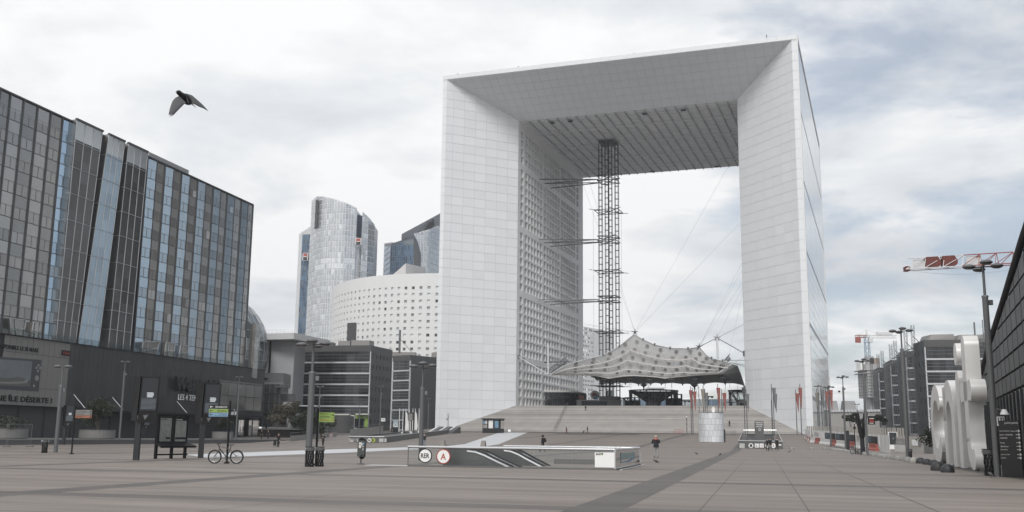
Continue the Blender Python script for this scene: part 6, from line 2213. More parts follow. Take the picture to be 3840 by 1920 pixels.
# dark planted terrace walls between mall and offices
dw = T('terrace_wall', 'long dark planter wall below the shrubs', 'wall', at(1080, 1640, 210))
a, b = at(965, 1640, 218), at(1190, 1640, 205)
P('wall_body', MB().obox(V((a.x, a.y, .5)), V((b.x - a.x, b.y - a.y, 0)), V((0, 3, 0)), UP * (at(1080, 1607, 210).z - .5)), M('planter_dark', (.02, .02, .021), .6), dw)
P('wall_ledge', MB().obox(V((a.x, a.y - .4, at(1080, 1612, 210).z)), V((b.x - a.x, b.y - a.y, 0)), V((0, 1.0, 0)), UP * .25), concrete_dk, dw)
P('pale_strip', MB().obox(V((a.x + 4, a.y - .5, at(1080, 1613, 210).z - 1.9)), V((11, -.6, 0)), V((0, .3, 0)), UP * 1.3), M('strip_beige', (.22, .20, .18), .7), dw)
def parapet(pts, hts, label, wd=.45, name='ramp_wall', m=concrete):
    t = T(name, label, 'wall', pts[0], group='low concrete ramp walls')
    for (a, b), (ha, hb) in zip(zip(pts, pts[1:]), zip(hts, hts[1:])):
        P('wall_body', MB().hexa([a - UP * .3, b - UP * .3, b + V((0, wd, -.3)), a + V((0, wd, -.3))], [a + UP * ha, b + UP * hb, b + V((0, wd, hb)), a + V((0, wd, ha))]), m, t)
    mb = MB()
    for k in range(9):
        q = pts[0].lerp(pts[1], k / 8)
        mb.tube(q + UP * (hts[0] + (hts[1] - hts[0]) * k / 8), q + UP * (hts[0] + (hts[1] - hts[0]) * k / 8 + .5), .025, n=5)
    mb.tube(pts[0] + UP * (hts[0] + .5), pts[1] + UP * (hts[1] + .5), .035, n=6)
    P('wall_rail', mb, steel_mid, t)
    return t
parapet([gnd(1088, 1655), gnd(1262, 1637)], [.95, 1.0], 'low concrete wall with rail beside the left ramp')
qa, qb_ = at(1312, 1632, 225), at(1436, 1611, 245)
qa.z, qb_.z = gz(qa.x, qa.y), gz(qb_.x, qb_.y)
parapet([qa, qb_], [at(1312, 1610, 225).z - qa.z, at(1436, 1597, 245).z - qb_.z], 'low concrete wall with rail before the lime green shop')
bb_ = gnd(1238, 1640)
bn = T('stone_bench', 'flared stone bench with red top on the ramp', 'bench', bb_)
P('bench_base', MB().box(bb_ + UP * .35, (1.0, .5, .7), tx=1.25), concrete, bn)
P('bench_top', MB().box(bb_ + UP * .76, (1.35, .6, .1)), M('bench_red', (.30, .12, .10), .6), bn)
# flag poles, boards
fl = []
for k, (x, xt, flag) in enumerate(((259, 270, 0), (321, 331, 1), (368, 377, 2), (428, 439, 0), (489, 497, 0), (530, 543, 2), (598, 605, 0))):
    b = at(1440 + x / 4.6, 1616, 258)
    b.z = gz(b.x, b.y)
    h = hgt(b, 1440 + xt / 4.6, 1534)
    names = ['leftmost', 'second', 'third', 'fourth', 'fifth', 'sixth', 'rightmost']
    t = T('flag_pole', '%s white flag pole%s before the middle office block' % (names[k], ' with limp white flag' if flag == 2 else (' with limp dark flag' if flag else '')), 'flag pole', b, group='flag poles left of the arch')
    P('pole', MB().tube(b, b + UP * h, .10, .07, 8), white, t)
    P('finial', MB().ball(b + UP * (h + .05), .14, 8), steel, t)
    if flag:
        rows = []
        for j in range(7):
            z = h - .6 - j * .75
            rows.append([b + V((.08 + i * .16 * (1 - abs(j - 4) * .12), .10 * math.sin(i * 2.1 + j), z - i * .14)) for i in range(5)])
        P('flag', MB().grid(rows), white if flag == 2 else charcoal, t)
def stand(name, label, x0, x1, y0, y1, Y, face, cat, foot=True):
    a, b = at(x0, y1, Y), at(x1, y1, Y)
    z0_ = gz((a.x + b.x) / 2, Y)
    t = T(name, label, cat, V(((a.x + b.x) / 2, Y, z0_)))
    P('panel', MB().obox(V((a.x, Y, a.z)), V((b.x - a.x, 0, 0)), V((0, .25, 0)), UP * (at(x0, y0, Y).z - a.z)), face, t)
    if foot:
        c = V(((a.x + b.x) / 2, Y + .3, z0_))
        P('post', MB().tube(c, V((c.x, c.y, a.z + .3)), .08, n=8), white, t)
    return t, a, b, at(x0, y0, Y).z
ib, a, b, zt_ = stand('info_board', 'black information board with white text lines among flag poles', 1529, 1550, 1547, 1576, 252, black, 'sign')
for k in range(6):
    P('text_line', MB().obox(V((a.x + .12, a.y - .03, zt_ - .35 - k * .28)), V(((b.x - a.x) * (.85 if k % 2 else .7), 0, 0)), V((0, .03, 0)), UP * (.10 if k else .07)), offwhite, ib)
ps, a, b, zt_ = stand('poster_stand', 'poster stand with white arch drawing before the office block', 1472, 1493, 1573, 1618, 246, charcoal, 'poster stand', False)
P('poster', MB().obox(V((a.x + .08, a.y - .03, a.z + 1.0)), V((b.x - a.x - .16, 0, 0)), V((0, .03, 0)), UP * (zt_ - a.z - 1.05)), M('poster_blue', (.30, .36, .38), .5, noise=.3, scale=2), ps)
c = V(((a.x + b.x) / 2, a.y - .05, a.z + 1.25))
P('poster_arch', MB().path([c + V((math.cos(R(d)) * .45, 0, math.sin(R(d)) * .6)) for d in range(0, 181, 20)], .07, 6).box(c + V((0, 0, -.05)), (1.1, .04, .14)), white, ps)
P('poster_foot', MB().obox(V((a.x, a.y - .02, gz(a.x, a.y))), V((b.x - a.x, 0, 0)), V((0, .5, 0)), UP * 1.0), black, ps)
wsn, a, b, zt_ = stand('white_sign', 'small white sign with dark lettering on slim lamp post', 1429, 1444, 1568, 1580, 235, white, 'sign', False)
text(wsn, 'TAXIS', V((a.x + .1, a.y - .02, a.z + .22)), (1, 0, 0), UP, b.x - a.x - .2, .34, charcoal, .02)
P('post', MB().tube(V((b.x - 1.25, a.y + .2, gz(a.x, a.y))), V((b.x - 1.25, a.y + .2, zt_)), .05), steel_mid, wsn)
# ------------------------------------------------------------------ RER entrance
pA, pB, qA, qB = -17.7, -7.05, 50.2, 60.7
rer = T('station_entrance', 'glass walled escalator entrance with RER and A roundels', 'station entrance', pq((pA + pB) / 2, (qA + qB) / 2))
RH = 1.0
st_grey = M('escalator_steel', (.135, .14, .14), .35, .6, noise=.12, scale=.8)
for k in range(5):
    a, b = pA + (pB - pA) * k / 5, pA + (pB - pA) * (k + 1) / 5
    P('glass_panel', MB().obox(pq(a + .03, qA) + UP * .08, PV * (b - a - .06), QV * .025, UP * (RH - .12)), clear, rer)
    if k:
        P('glass_panel', MB().obox(pq(a + .03, qB) + UP * .08, PV * (b - a - .06), QV * .025, UP * (RH - .12)), clear, rer)
for k in range(4):
    a, b = qA + (qB - qA) * k / 4, qA + (qB - qA) * (k + 1) / 4
    P('glass_panel', MB().obox(pq(pB, a + .03) + UP * .08, QV * (b - a - .06), PV * .025, UP * (RH - .12)), clear, rer)
rail_m = M('rail_steel', (.62, .63, .64), .22, .9)
P('top_rail', MB().tube(pq(pA - .02, qA) + UP * RH, pq(pB, qA) + UP * RH, .07, n=12), rail_m, rer, smooth=True)
P('top_rail', MB().tube(pq(pA + 2.4, qB) + UP * RH, pq(pB, qB) + UP * RH, .07, n=12), rail_m, rer, smooth=True)
P('top_rail', MB().tube(pq(pB, qA) + UP * RH, pq(pB, qB) + UP * RH, .06, n=12), rail_m, rer, smooth=True)
P('corner_post', MB().box(pq(pB, qA) + UP * (RH / 2), (.10, .10, RH), -.241), rail_m, rer)
P('end_post', MB().box(pq(pA, qA) + UP * (RH / 2), (.03, .05, RH), -.241), steel_mid, rer)
P('corner_post', MB().box(pq(pB, qB) + UP * (RH / 2), (.10, .10, RH), -.241), rail_m, rer)
P('kerb', MB().obox(pq(pA + 5.6, qB - .4), PV * (pB - pA - 5.6), QV * .25, UP * .3).obox(pq(pA, qA - .06), PV * (pB - pA + .1), QV * .12, UP * .09).obox(pq(pB - .03, qA), PV * .12, QV * (qB - qA), UP * .09), concrete_dk, rer)
P('kerb_strip', MB().obox(pq(pB + .22, qA + .1), PV * .14, QV * (qB - qA - .4), UP * .06), rail_m, rer)
P('threshold', MB().obox(pq(pA - 2.6, qA + .5), PV * 4.5, QV * 1.2, UP * .03), M('threshold_pale', (.45, .45, .44), .5), rer)
def esc_unit(q0, wd, sx, m):
    """balustrade pair: flat newel that turns down to the right"""
    x0, x1, x2 = sx
    prof = []
    for k in range(9):
        th = R(90 + 180 * k / 8)
        prof.append((x0 + .42 + .40 * math.cos(th), .50 + .40 * math.sin(th)))
    d = x2 - x1
    crv = [(x1 + d * .18, .85), (x1 + d * .36, .70), (x1 + d * .55, .48)]
    pts = [(x0 + .42, .90), (x1, .90)] + crv + [(x2 + d * .12, -.14), (x0 + .5, -.14)] + [(a, b) for a, b in reversed(prof)]
    f = lambda p, q: PV * p[0] + QV * q + UP * p[1]
    return pts, f
def px_p(px, q):
    return onplane(px, 1700, QV * q, QV).dot(PV)
for n, (q0, pxs) in enumerate(((qA + 1.0, (1634, 1752, 1930)), (qA + 4.6, (1800, 1890, 2040)))):
    sx = [px_p(x, q0) for x in pxs]
    ex_ = pts_f = esc_unit(q0, 1.2, sx, None)
    pts, f = pts_f
    for s in (0, 1.25):
        P('balustrade', MB().hexa([f(p, q0 + s) for p in pts], [f(p, q0 + s + .14) for p in pts]), st_grey, rer)
        dd_ = sx[2] - sx[1]
        rail = [(sx[0] + .42, .93), (sx[1], .93), (sx[1] + dd_ * .18, .88), (sx[1] + dd_ * .36, .73), (sx[1] + dd_ * .55, .51), (sx[2] + dd_ * .08, -.06)]
        P('handrail', MB().path([f(p, q0 + s + .07) + UP * .02 for p in rail], .045, 8), tyre, rer)
        P('balustrade_edge', MB().path([f((p[0], p[1] - .12), q0 + s - .03) for p in rail[1:]], .05, 6), M('edge_metal', (.62, .63, .64), .5, .1), rer)
    P('step_band', MB().hexa([f(p, q0 + .2) for p in ((sx[0] + .5, .0), (sx[1] + .2, .45), (sx[2], -.14), (sx[0] + .5, -.14))], [f(p, q0 + 1.2) for p in ((sx[0] + .5, .0), (sx[1] + .2, .45), (sx[2], -.14), (sx[0] + .5, -.14))]), steel_mid, rer)
for px, x in ((1661, 0), (1813, 0)):
    q = onplane(px, 1668, QV * (qB - 1), QV)
    b = V((q.x, q.y, 0))
    P('newel_cowl', MB().box(b + UP * .95, (.44, .5, .74), -.24, tx=.45), M('cowl_metal', (.24, .22, .2), .35, .7), rer)
def rfront(px, py, off=-.05):
    return onplane(px, py, pq(0, qA + off), QV)
def disc(par, name, px, py, rad, m_o, m_i, s, m_t, tw, th, off=-.06):
    c = rfront(px, py, off)
    d = P(name, MB().hexa(MB().ring(c, PV, UP, rad, 32), MB().ring(c - QV * .04, PV, UP, rad, 32)), m_o, par)
    P('disc_face', MB().hexa(MB().ring(c - QV * .03, PV, UP, rad * .87, 32), MB().ring(c - QV * .05, PV, UP, rad * .87, 32)), m_i, d)
    text(d, s, c - QV * .052 - PV * tw / 2 - UP * th / 2, PV, UP, tw, th, m_t, .006, bold=.02)
disc(rer, 'roundel', 1595.5, 1709, .36, black, white, 'RER', black, .46, .24)
disc(rer, 'roundel', 1663.5, 1712, .37, red, white, 'A', red, .28, .32)
a, b, c = rfront(2231, 1752), rfront(2305, 1754), rfront(2231, 1696)
nb = P('notice_board', MB().obox(a - QV * .03, PV * (b - a).dot(PV), QV * .03, UP * (c.z - a.z)), white, rer)
p = rfront(2240, 1703, -.09)
P('arrow', MB().obox(p - PV * .05 - UP * .012, PV * .14, -QV * .01, UP * .024).beam(p - PV * .06, p + UP * .06, .01, .022).beam(p - PV * .06, p - UP * .06, .01, .022), black, nb)
for px, m_, s in ((2249, steel_mid, 'M'), (2258, green, '1')):
    c = rfront(px, 1702, -.085)
    P('icon', MB().hexa(MB().ring(c, PV, UP, .055, 16), MB().ring(c - QV * .01, PV, UP, .055, 16)), m_, nb)
    text(nb, s, c - QV * .012 - PV * .025 - UP * .025, PV, UP, .05, .05, black if s == '1' else white, .004)
pg = P('glass_poster', MB().obox(pq(pB + .035, qA + 2.0) + UP * .32, QV * 5.8, PV * .01, UP * .52), poster_glass, rer)
bl = [(2.2, .36), (5, .40), (7.6, .56), (7.6, .46), (5, .32), (2.2, .33)]
P('poster_wave', MB().hexa([pq(pB + .05, qA + a) + UP * b for a, b in bl], [pq(pB + .06, qA + a) + UP * b for a, b in bl]), M('wave_blue', (.10, .19, .32), .5), pg)
P('poster_green', MB().obox(pq(pB + .047, qA + 2.0) + UP * .5, QV * 5.8, PV * .004, UP * .3), M('poster_green', (.24, .33, .33), .5), pg)
# ------------------------------------------------------------------ metro line 1 entrance on the left
m0, m1, m2 = gnd(1308, 1660), gnd(1440, 1661), V((-14.0, 272, 0))
m2.z = gz(m2.x, m2.y)
met = T('metro_entrance', 'long grey walled metro entrance with M and 1 signs', 'station entrance', m0)
g_wall = M('metro_wall', (.10, .102, .102), .5, noise=.15, scale=1)
dm = (m1 - m0)
dmn = V((dm.x, dm.y, 0)).normalized()
P('front_wall', MB().obox(V((m0.x, m0.y, m0.z - .2)), V((dm.x, dm.y, 0)), V((0, .25, 0)), UP * 1.15), g_wall, met)
P('front_rail', MB().tube(V((m0.x, m0.y, m0.z + 1.05)), V((m1.x, m1.y, m1.z + 1.05)), .06), steel, met)
dr = (m2 - m1) / 26
for k in range(26):
    a = m1 + dr * k
    b = a + dr
    a.z, b.z = gz(a.x, a.y), gz(b.x, b.y)
    P('wall_panel', MB().hexa([a - UP * .2, b - dr * .02 - UP * .2, b - dr * .02 + V((-.2, 0, -.2)), a + V((-.2, 0, -.2))], [a + UP * .95, b - dr * .02 + UP * .95, b - dr * .02 + V((-.2, 0, .95)), a + V((-.2, 0, .95))]), g_wall, met)
m2b, m1b = V((m2.x, m2.y, gz(m2.x, m2.y) + 1.02)), V((m1.x, m1.y, gz(m1.x, m1.y) + 1.02))
mid_ = V(((m1.x + m2.x) / 2, (m1.y + m2.y) / 2, 0))
mid_.z = gz(mid_.x, mid_.y) + 1.02
P('wall_rail', MB().path([m1b, mid_, m2b], .05, 6), steel, met)
n0 = m0 + V((0, 0, 0))
n2 = m2 + (m0 - m1)
for k in range(16):
    a, b = n0.lerp(n2, k / 16), n0.lerp(n2, (k + .97) / 16)
    a.z, b.z = gz(a.x, a.y), gz(b.x, b.y)
    P('glass_panel', MB().hexa([a, b, b + V((.04, 0, 0)), a + V((.04, 0, 0))], [a + UP * .95, b + UP * .95, b + V((.04, 0, .95)), a + V((.04, 0, .95))]), clear, met)
n0b, n2b = V((n0.x, n0.y, gz(n0.x, n0.y) + 1.02)), V((n2.x, n2.y, gz(n2.x, n2.y) + 1.02))
nm_ = V(((n0.x + n2.x) / 2, (n0.y + n2.y) / 2, 0))
nm_.z = gz(nm_.x, nm_.y) + 1.02
P('wall_rail', MB().path([n0b, nm_, n2b], .05, 6), steel_mid, met)
dk_pts = [tuple(p)[:2] for p in (m0 + V((.3, 1, 0)), m1 + V((-.3, 1, 0)), m2 + V((-.4, -1, 0)), n2 + V((.4, -1, 0)))]
P('ramp_floor', drape(MB(), dk_pts, .03), M('ramp_grey', (.13, .13, .128), .6, noise=.2, scale=.4), met)
def mfront(px, py, off=.05):
    return onplane(px, py, m0 - V((0, off, 0)), V((-dmn.y, dmn.x, 0)))
for px, rad, mo, s, tm in ((1385, .34, white, 'M', black), (1400, .36, M('line_green', (.36, .42, .08), .5), '1', black), (1338, .30, offwhite, 'P', black)):
    c = mfront(px, 1651)
    d = P('roundel', MB().hexa(MB().ring(c, dmn, UP, rad, 24), MB().ring(c - V((0, .05, 0)), dmn, UP, rad, 24)), mo, met)
    text(d, s, c - V((0, .06, 0)) - dmn * rad * .5 - UP * rad * .55, dmn, UP, rad * (1 if s != '1' else .6), rad * 1.1, tm, .01, bold=.02)
for x0, x1 in ((1308, 1328), (1348, 1372), (1421, 1438), (1441, 1449)):
    a, b = mfront(x0, 1658, .04), mfront(x1, 1658, .04)
    P('wall_map', MB().obox(a, dmn * (b - a).dot(dmn), V((0, .02, 0)), UP * .62), M('map_pale', (.45, .45, .43), .5, noise=.3, scale=6), met)
# stairs and escalators at its far end
esf = m2 + V((-2.5, -6, 0))
for k, (px, py) in enumerate(((1636, 1622), (1667, 1619), (1700, 1614))):
    q = at(px, py, 262)
    zg_ = gz(q.x, q.y)
    b = V((q.x, q.y, zg_))
    P('balustrade', MB().hexa([b + V((-2.2, -9, -.9)), b + V((-1.0, -9, -.9)), b + V((1.9, 1, -.3)), b + V((1.1, 1, -.3))], [b + V((-2.2, -9, -.3)), b + V((-1.6, -9, -.3)), b + V((1.8, 0, 1.7)), b + V((.4, 0, 1.7))]), g_wall, met)
    P('balustrade_edge', MB().beam(b + V((-2.1, -9.1, -.3)), b + V((.6, -.2, 1.75)), .5, .12), steel_white, met)
mw, a, b, zt_ = met, at(1685, 1617, 262), at(1724, 1612, 262), 0
P('end_wall', MB().obox(V((a.x, a.y, gz(a.x, a.y) - .3)), V((b.x - a.x, 3, 0)), V((0, .3, 0)), UP * 1.9), charcoal, met)
for k in range(4):
    c = V((a.x + .5 + k * .62, a.y - .1 + k * .5, gz(a.x, a.y) + .9))
    P('round_sign', MB().hexa(MB().ring(c, V((1, 0, 0)), UP, .3, 12), MB().ring(c - V((0, .05, 0)), V((1, 0, 0)), UP, .3, 12)), white if k != 2 else red, met)
# ------------------------------------------------------------------ lower right metro entrance (T2, L, U)
e0, e1_, = gnd(2770, 1681), gnd(2936, 1684)
b0_, b1_ = gnd(2787, 1632), gnd(2913, 1633)
me = T('rail_entrance', 'glass railed stair entrance with tram, L and U signs', 'station entrance', (e0 + e1_) / 2)
de = V((e1_.x - e0.x, e1_.y - e0.y, 0))
den = de.normalized()
FHt = 1.1
P('front_wall', MB().obox(V((e0.x, e0.y, min(e0.z, e1_.z) - .2)), de, V((.05, .3, 0)), UP * (FHt + .2)), g_wall, me)
tz0, tz1 = e0 + UP * FHt, e1_ + UP * FHt
bz0, bz1 = V((b0_.x, b0_.y, at(2787, 1613, b0_.y).z)), V((b1_.x, b1_.y, at(2913, 1613, b1_.y).z))
for a, b, c, d in ((e0, b0_, tz0, bz0), (e1_, b1_, tz1, bz1), (b0_, b1_, bz0, bz1)):
    for k in range(5):
        s, t = k / 5 + .005, (k + 1) / 5 - .005
        P('glass_panel', MB().hexa([a.lerp(b, s), a.lerp(b, t), a.lerp(b, t) + V((.03, .03, 0)), a.lerp(b, s) + V((.03, .03, 0))], [c.lerp(d, s), c.lerp(d, t), c.lerp(d, t) + V((.03, .03, 0)), c.lerp(d, s) + V((.03, .03, 0))]), clear, me)
    P('top_rail', MB().tube(c, d, .07, n=8), steel, me)
P('top_rail', MB().tube(tz0, tz1, .08, n=8), steel, me)
P('well_shade_sheet', drape(MB(), [tuple(p)[:2] for p in (e0 + V((.6, 1, 0)), e1_ + V((-.4, 1, 0)), b1_ + V((-1, -.5, 0)), b0_ + V((1, -.5, 0)))], .03), M('well_shade', (.022, .022, .023), .6), me)  # flat dark sheet painted as the shaded well, the ground has no opening
P('back_wall', MB().obox(V((b0_.x + .8, b0_.y - .6, b0_.z - .1)), V((b1_.x - b0_.x - 1.4, b1_.y - b0_.y, 0)), V((0, .2, 0)), UP * .35), charcoal, me)
P('inner_rail', MB().tube(e0.lerp(e1_, .2) + QV * 16 + UP * 1.4, e0.lerp(e1_, .38) + QV * 5 + UP * .8, .06), steel_mid, me)
def efront(px, py):
    return onplane(px, py, e0 - V((0, .06, 0)), V((-den.y, den.x, 0)))
for px, s, m_, shape in ((2816, 'T', white, 'o'), (2838, 'L', white, 'q'), (2856, 'U', white, 'q'), (2879, 'T', white, 'o'), (2900, '2', white, 'o')):
    c = efront(px, 1671)
    rad = .36
    if shape == 'o':
        mb = MB().hexa(MB().ring(c, den, UP, rad, 24), MB().ring(c - V((0, .04, 0)), den, UP, rad, 24))
    else:
        mb = MB().obox(c - den * .3 - UP * .3, den * .6, V((0, -.04, 0)), UP * .6)
    d = P('sign_plate', mb, m_, me)
    if px == 2816:
        P('tram_pictogram', MB().box(c + V((0, -.06, .04)), (.34, .03, .32), math.atan2(den.y, den.x)).box(c + V((0, -.06, -.18)), (.4, .03, .05), math.atan2(den.y, den.x)), charcoal, d)
    else:
        text(d, s, c - V((0, .05, 0)) - den * .12 - UP * .17, den, UP, .24, .34, red if s == 'U' else charcoal, .01)
a, b = efront(2773, 1680), efront(2793, 1680)
P('wall_map', MB().obox(a, den * (b - a).dot(den), V((0, .02, 0)), UP * .68), M('map_pale', (0, 0, 0)), me)
a, b = efront(2920, 1671), efront(2930, 1671)
P('wall_map', MB().obox(a, den * (b - a).dot(den), V((0, .02, 0)), UP * .2), white, me)
# tall grey sign
es = gnd(2848, 1632)
a, b = at(2832, 1630, 196), at(2865, 1630, 196)
eg = T('totem_sign', 'grey totem sign reading ESPACE GRANDE ARCHE', 'sign', V(((a.x + b.x) / 2, 196, gz(a.x, 196))))
za = at(2848, 1579, 196).z
P('sign_slab', MB().obox(V((a.x, 196, gz(a.x, 196) - .1)), V((b.x - a.x, 0, 0)), V((0, .3, 0)), UP * (za - gz(a.x, 196) + .1)), M('sign_slate', (.11, .11, .108), .5), eg)
wS = b.x - a.x
for k, s in enumerate(('ESPACE', 'GRANDE', 'ARCHE')):
    text(eg, s, V((a.x + wS * .1, 195.97, za - .42 - k * .37)), (1, 0, 0), UP, wS * (.78 if k < 2 else .68), .24, white, .03, bold=.015)
c = V((a.x + wS * .53, 195.97, za - 1.62))
mb = MB()
for k in range(8):
    th = 2 * math.pi * k / 8
    mb.torus(c + V((math.cos(th) * .2, 0, math.sin(th) * .2)), (0, 1, 0), .075, .018, 12, 4)
P('emblem', mb, white, eg)
# ------------------------------------------------------------------ white ventilation drum
dc = gnd(2668, 1658)
dr_ = (at(2715, 1600, dc.y).x - at(2622, 1600, dc.y).x) / 2
dh = hgt(dc, 2668, 1549)
drum = T('ventilation_drum', 'weathered white metal ventilation drum on the plaza', 'drum', dc)
drum_m = M('drum_white', (.68, .695, .71), .4, .25, noise=.22, scale=.9, rand=.10, stretch=(1, 1, .35))
P('drum_core', MB().lathe([(dr_ - .06, -.2), (dr_ - .06, dh - .02), (.01, dh - .02)], 40, dc), M('drum_joint', (.2, .2, .2), .7), drum)
nz, na = 5, 18
for i in range(na):
    for j in range(nz):
        a0, a1 = 2 * math.pi * i / na + .006, 2 * math.pi * (i + 1) / na - .006
        mb = MB()
        prof = [(dr_, dh * j / nz + .015), (dr_, dh * (j + 1) / nz - .015)]
        pr_ = [(r_, z) for r_, z in prof]
        mb.lathe([(dr_ - .05, pr_[0][1]), pr_[0], pr_[1], (dr_ - .05, pr_[1][1])], 4, dc, 0, a0 + .12 * j, a1 + .12 * j)
        P('drum_panel', mb, drum_m, drum, smooth=True)
P('drum_rim', MB().torus(dc + UP * dh, UP, dr_ - .05, .07, 40, 6), steel_mid, drum)
rust = M('rust_stain', (.22, .19, .17), .8, noise=.3, scale=3)
q = dc + V((0, -dr_ * .55, dh))
P('rim_bracket', MB().box(dc + V((1.2, -dr_ * .86, dh + .06)), (1.6, .1, .12)).box(dc + V((-.6, -dr_ * .95, dh + .05)), (1.2, .1, .1)), steel_mid, drum)
P('side_panel', MB().box(dc + V((dr_ + .12, .2, dh * .22)), (.12, 1.5, dh * .44)), charcoal, drum)
dsh = T('satellite_dish', 'white satellite dish on top of the ventilation drum', 'dish', q)
P('dish', MB().grid([[q + V((.1 + math.cos(a) * r_ * .55 + (r_ ** 2) * .2, -.1 - r_ ** 2 * .3, .62 + math.sin(a) * r_ * .95)) for a in [2 * math.pi * k / 16 for k in range(16)]] for r_ in (.02, .25, .45, .58)], close=True), white, dsh)
P('dish_stem', MB().tube(q + V((.1, .2, 0)), q + V((.1, .05, .6)), .04), steel_mid, dsh)
# cone banners on poles
cone_mats = {'red': M('cone_red', (.33, .085, .065), .6), 'grey': M('cone_grey', (.22, .225, .23), .6), 'dark': M('cone_black', (.045, .045, .048), .6), 'beige': M('cone_beige', (.33, .31, .25), .6)}
gap_m = {'red': M('cone_gap', (.34, .30, .29), .7), 'grey': M('cone_gap_grey', (.12, .12, .125), .7), 'dark': M('cone_gap_dark', (.30, .29, .28), .7), 'beige': M('cone_gap_beige', (.26, .245, .2), .7)}
def cone(px, yt, ytip, pxb, yb, Y, c_, label, wpx=15.4):
    b = at(pxb, yb, Y)
    b.z = gz(b.x, b.y)
    tp = at(px, yt, Y)
    h = tp.z - b.z
    ln = tp.z - at(px, ytip, Y).z
    r_ = wpx / 2 * Y / 3799
    t = T('cone_banner', label, 'banner pole', b, group='striped cone banners on poles')
    P('pole', MB().tube(b, V((b.x, b.y, tp.z + 1.0)), .12, .09, 8), lamp_grey, t)
    n = 14 if c_ != 'beige' else 18
    mb = MB()
    cx = tp.x - b.x
    ctr_ = V((b.x + max(-.6, min(.6, cx)), b.y - .25, tp.z))
    for k in range(n):
        f0, f1 = k / n, (k + .72) / n
        f2 = (k + 1) / n
        rr_ = lambda f: r_ * (1 - .9 * f)
        o0, o1, o2 = (ctr_ + V((.18 * f * (1 if px % 2 else -1), 0, -ln * f)) for f in (f0, f1, f2))
        ra_ = MB().ring(o0, V((1, 0, 0)), V((0, 1, 0)), rr_(f0), 14)
        rb_ = MB().ring(o1, V((1, 0, 0)), V((0, 1, 0)), rr_(f1), 14)
        rc_ = MB().ring(o1, V((1, 0, 0)), V((0, 1, 0)), rr_(f1) * .9, 14)
        rd_ = MB().ring(o2, V((1, 0, 0)), V((0, 1, 0)), rr_(f2) * .9, 14)
        mb.grid([ra_, rb_], 0, True)
        mb.grid([rc_, rd_], 1, True)
    P('banner_cone', mb, (cone_mats[c_], gap_m[c_]), t)
def Z7(x, y):
    return x / 3.578 + 2440, y / 3.578 + 1400
def Z4(x, y):
    return x / 4.294 + 2700, y / 4.294 + 1400
for (x, yt, ytip, xb, yb, Y, c_, lab) in ((537, 228, 490, 548, 818, 258, 'red', 'leftmost red cone banner by the drum'), (585, 245, 503, 570, 818, 256, 'red', 'red cone banner second from the left, touching the leftmost'), (695, 213, 490, 717, 790, 262, 'beige', 'beige cone banner rising behind the white drum'), (742, 260, 515, 738, 790, 258, 'grey', 'grey cone banner right of the beige one behind the drum'), (905, 195, 470, 914, 800, 260, 'red', 'tall red cone banner behind the right half of the drum'), (985, 265, 515, 966, 800, 256, 'red', 'short red cone banner at the right edge of the drum'), (1245, 190, 470, 1268, 818, 258, 'dark', 'black and pale cone banner left of the grey totem sign'), (1292, 275, 520, 1298, 818, 256, 'grey', 'grey cone banner just right of the black one'), (1648, 195, 470, 1640, 818, 256, 'grey', 'upper grey cone banner before the arch pier, right of the sign'), (1666, 275, 528, 1662, 818, 254, 'grey', 'lower grey cone banner overlapping the upper grey one'), (1961, 270, 525, 1966, 832, 250, 'red', 'lower red cone banner before the right pier'), (2002, 198, 480, 2027, 832, 250, 'red', 'upper red cone banner before the right pier')):
    (a, b), (_, c), (d, e) = Z7(x, yt), Z7(x, ytip), Z7(xb, yb)
    cone(a, b, c, d, e, Y, c_, lab)
for (x, yt, ytip, xb, yb, Y, c_, lab) in ((1555, 315, 600, 1580, 880, 236, 'beige', 'beige cone banner at the corner of the right pier'), (1640, 265, 600, 1650, 880, 236, 'grey', 'wide grey cone banner before the glass side wall'), (1716, 295, 612, 1725, 880, 232, 'red', 'left red cone banner before the glass side wall'), (1782, 270, 602, 1760, 880, 232, 'red', 'right red cone banner before the glass side wall')):
    (a, b), (_, c), (d, e) = Z4(x, yt), Z4(x, ytip), Z4(xb, yb)
    cone(a, b, c, d, e, Y, c_, lab)
for x, y0, y1, lab in ((653, 170, 600, 'bare thin pole left of the beige cone banner'), (1632, 360, 818, 'bare thin pole beside the grey cone banners')):
    (a, b), (_, e) = Z7(x, y0), Z7(x, y1)
    q = at(a, e, 250)
    q.z = gz(q.x, q.y)
    pl = T('bare_pole', lab, 'pole', q)
    P('pole', MB().tube(q, V((q.x, q.y, at(a, b, 250).z)), .08, n=8), lamp_grey, pl)
cpq = gnd(2577, 1629)
cp = T('camera_pole', 'striped camera pole at the foot of the stairs', 'pole', V((at(2576, 1620, 262).x, 262, gz(at(2576, 1620, 262).x, 262))))
b = V(cp.location)
for k in range(6):
    P('pole_band', MB().tube(b + UP * k * .7, b + UP * (k * .7 + .66), .09), black if k % 2 else lamp_grey, cp)
P('camera', MB().box(b + UP * 4.3, (.3, .3, .3)), white, cp)
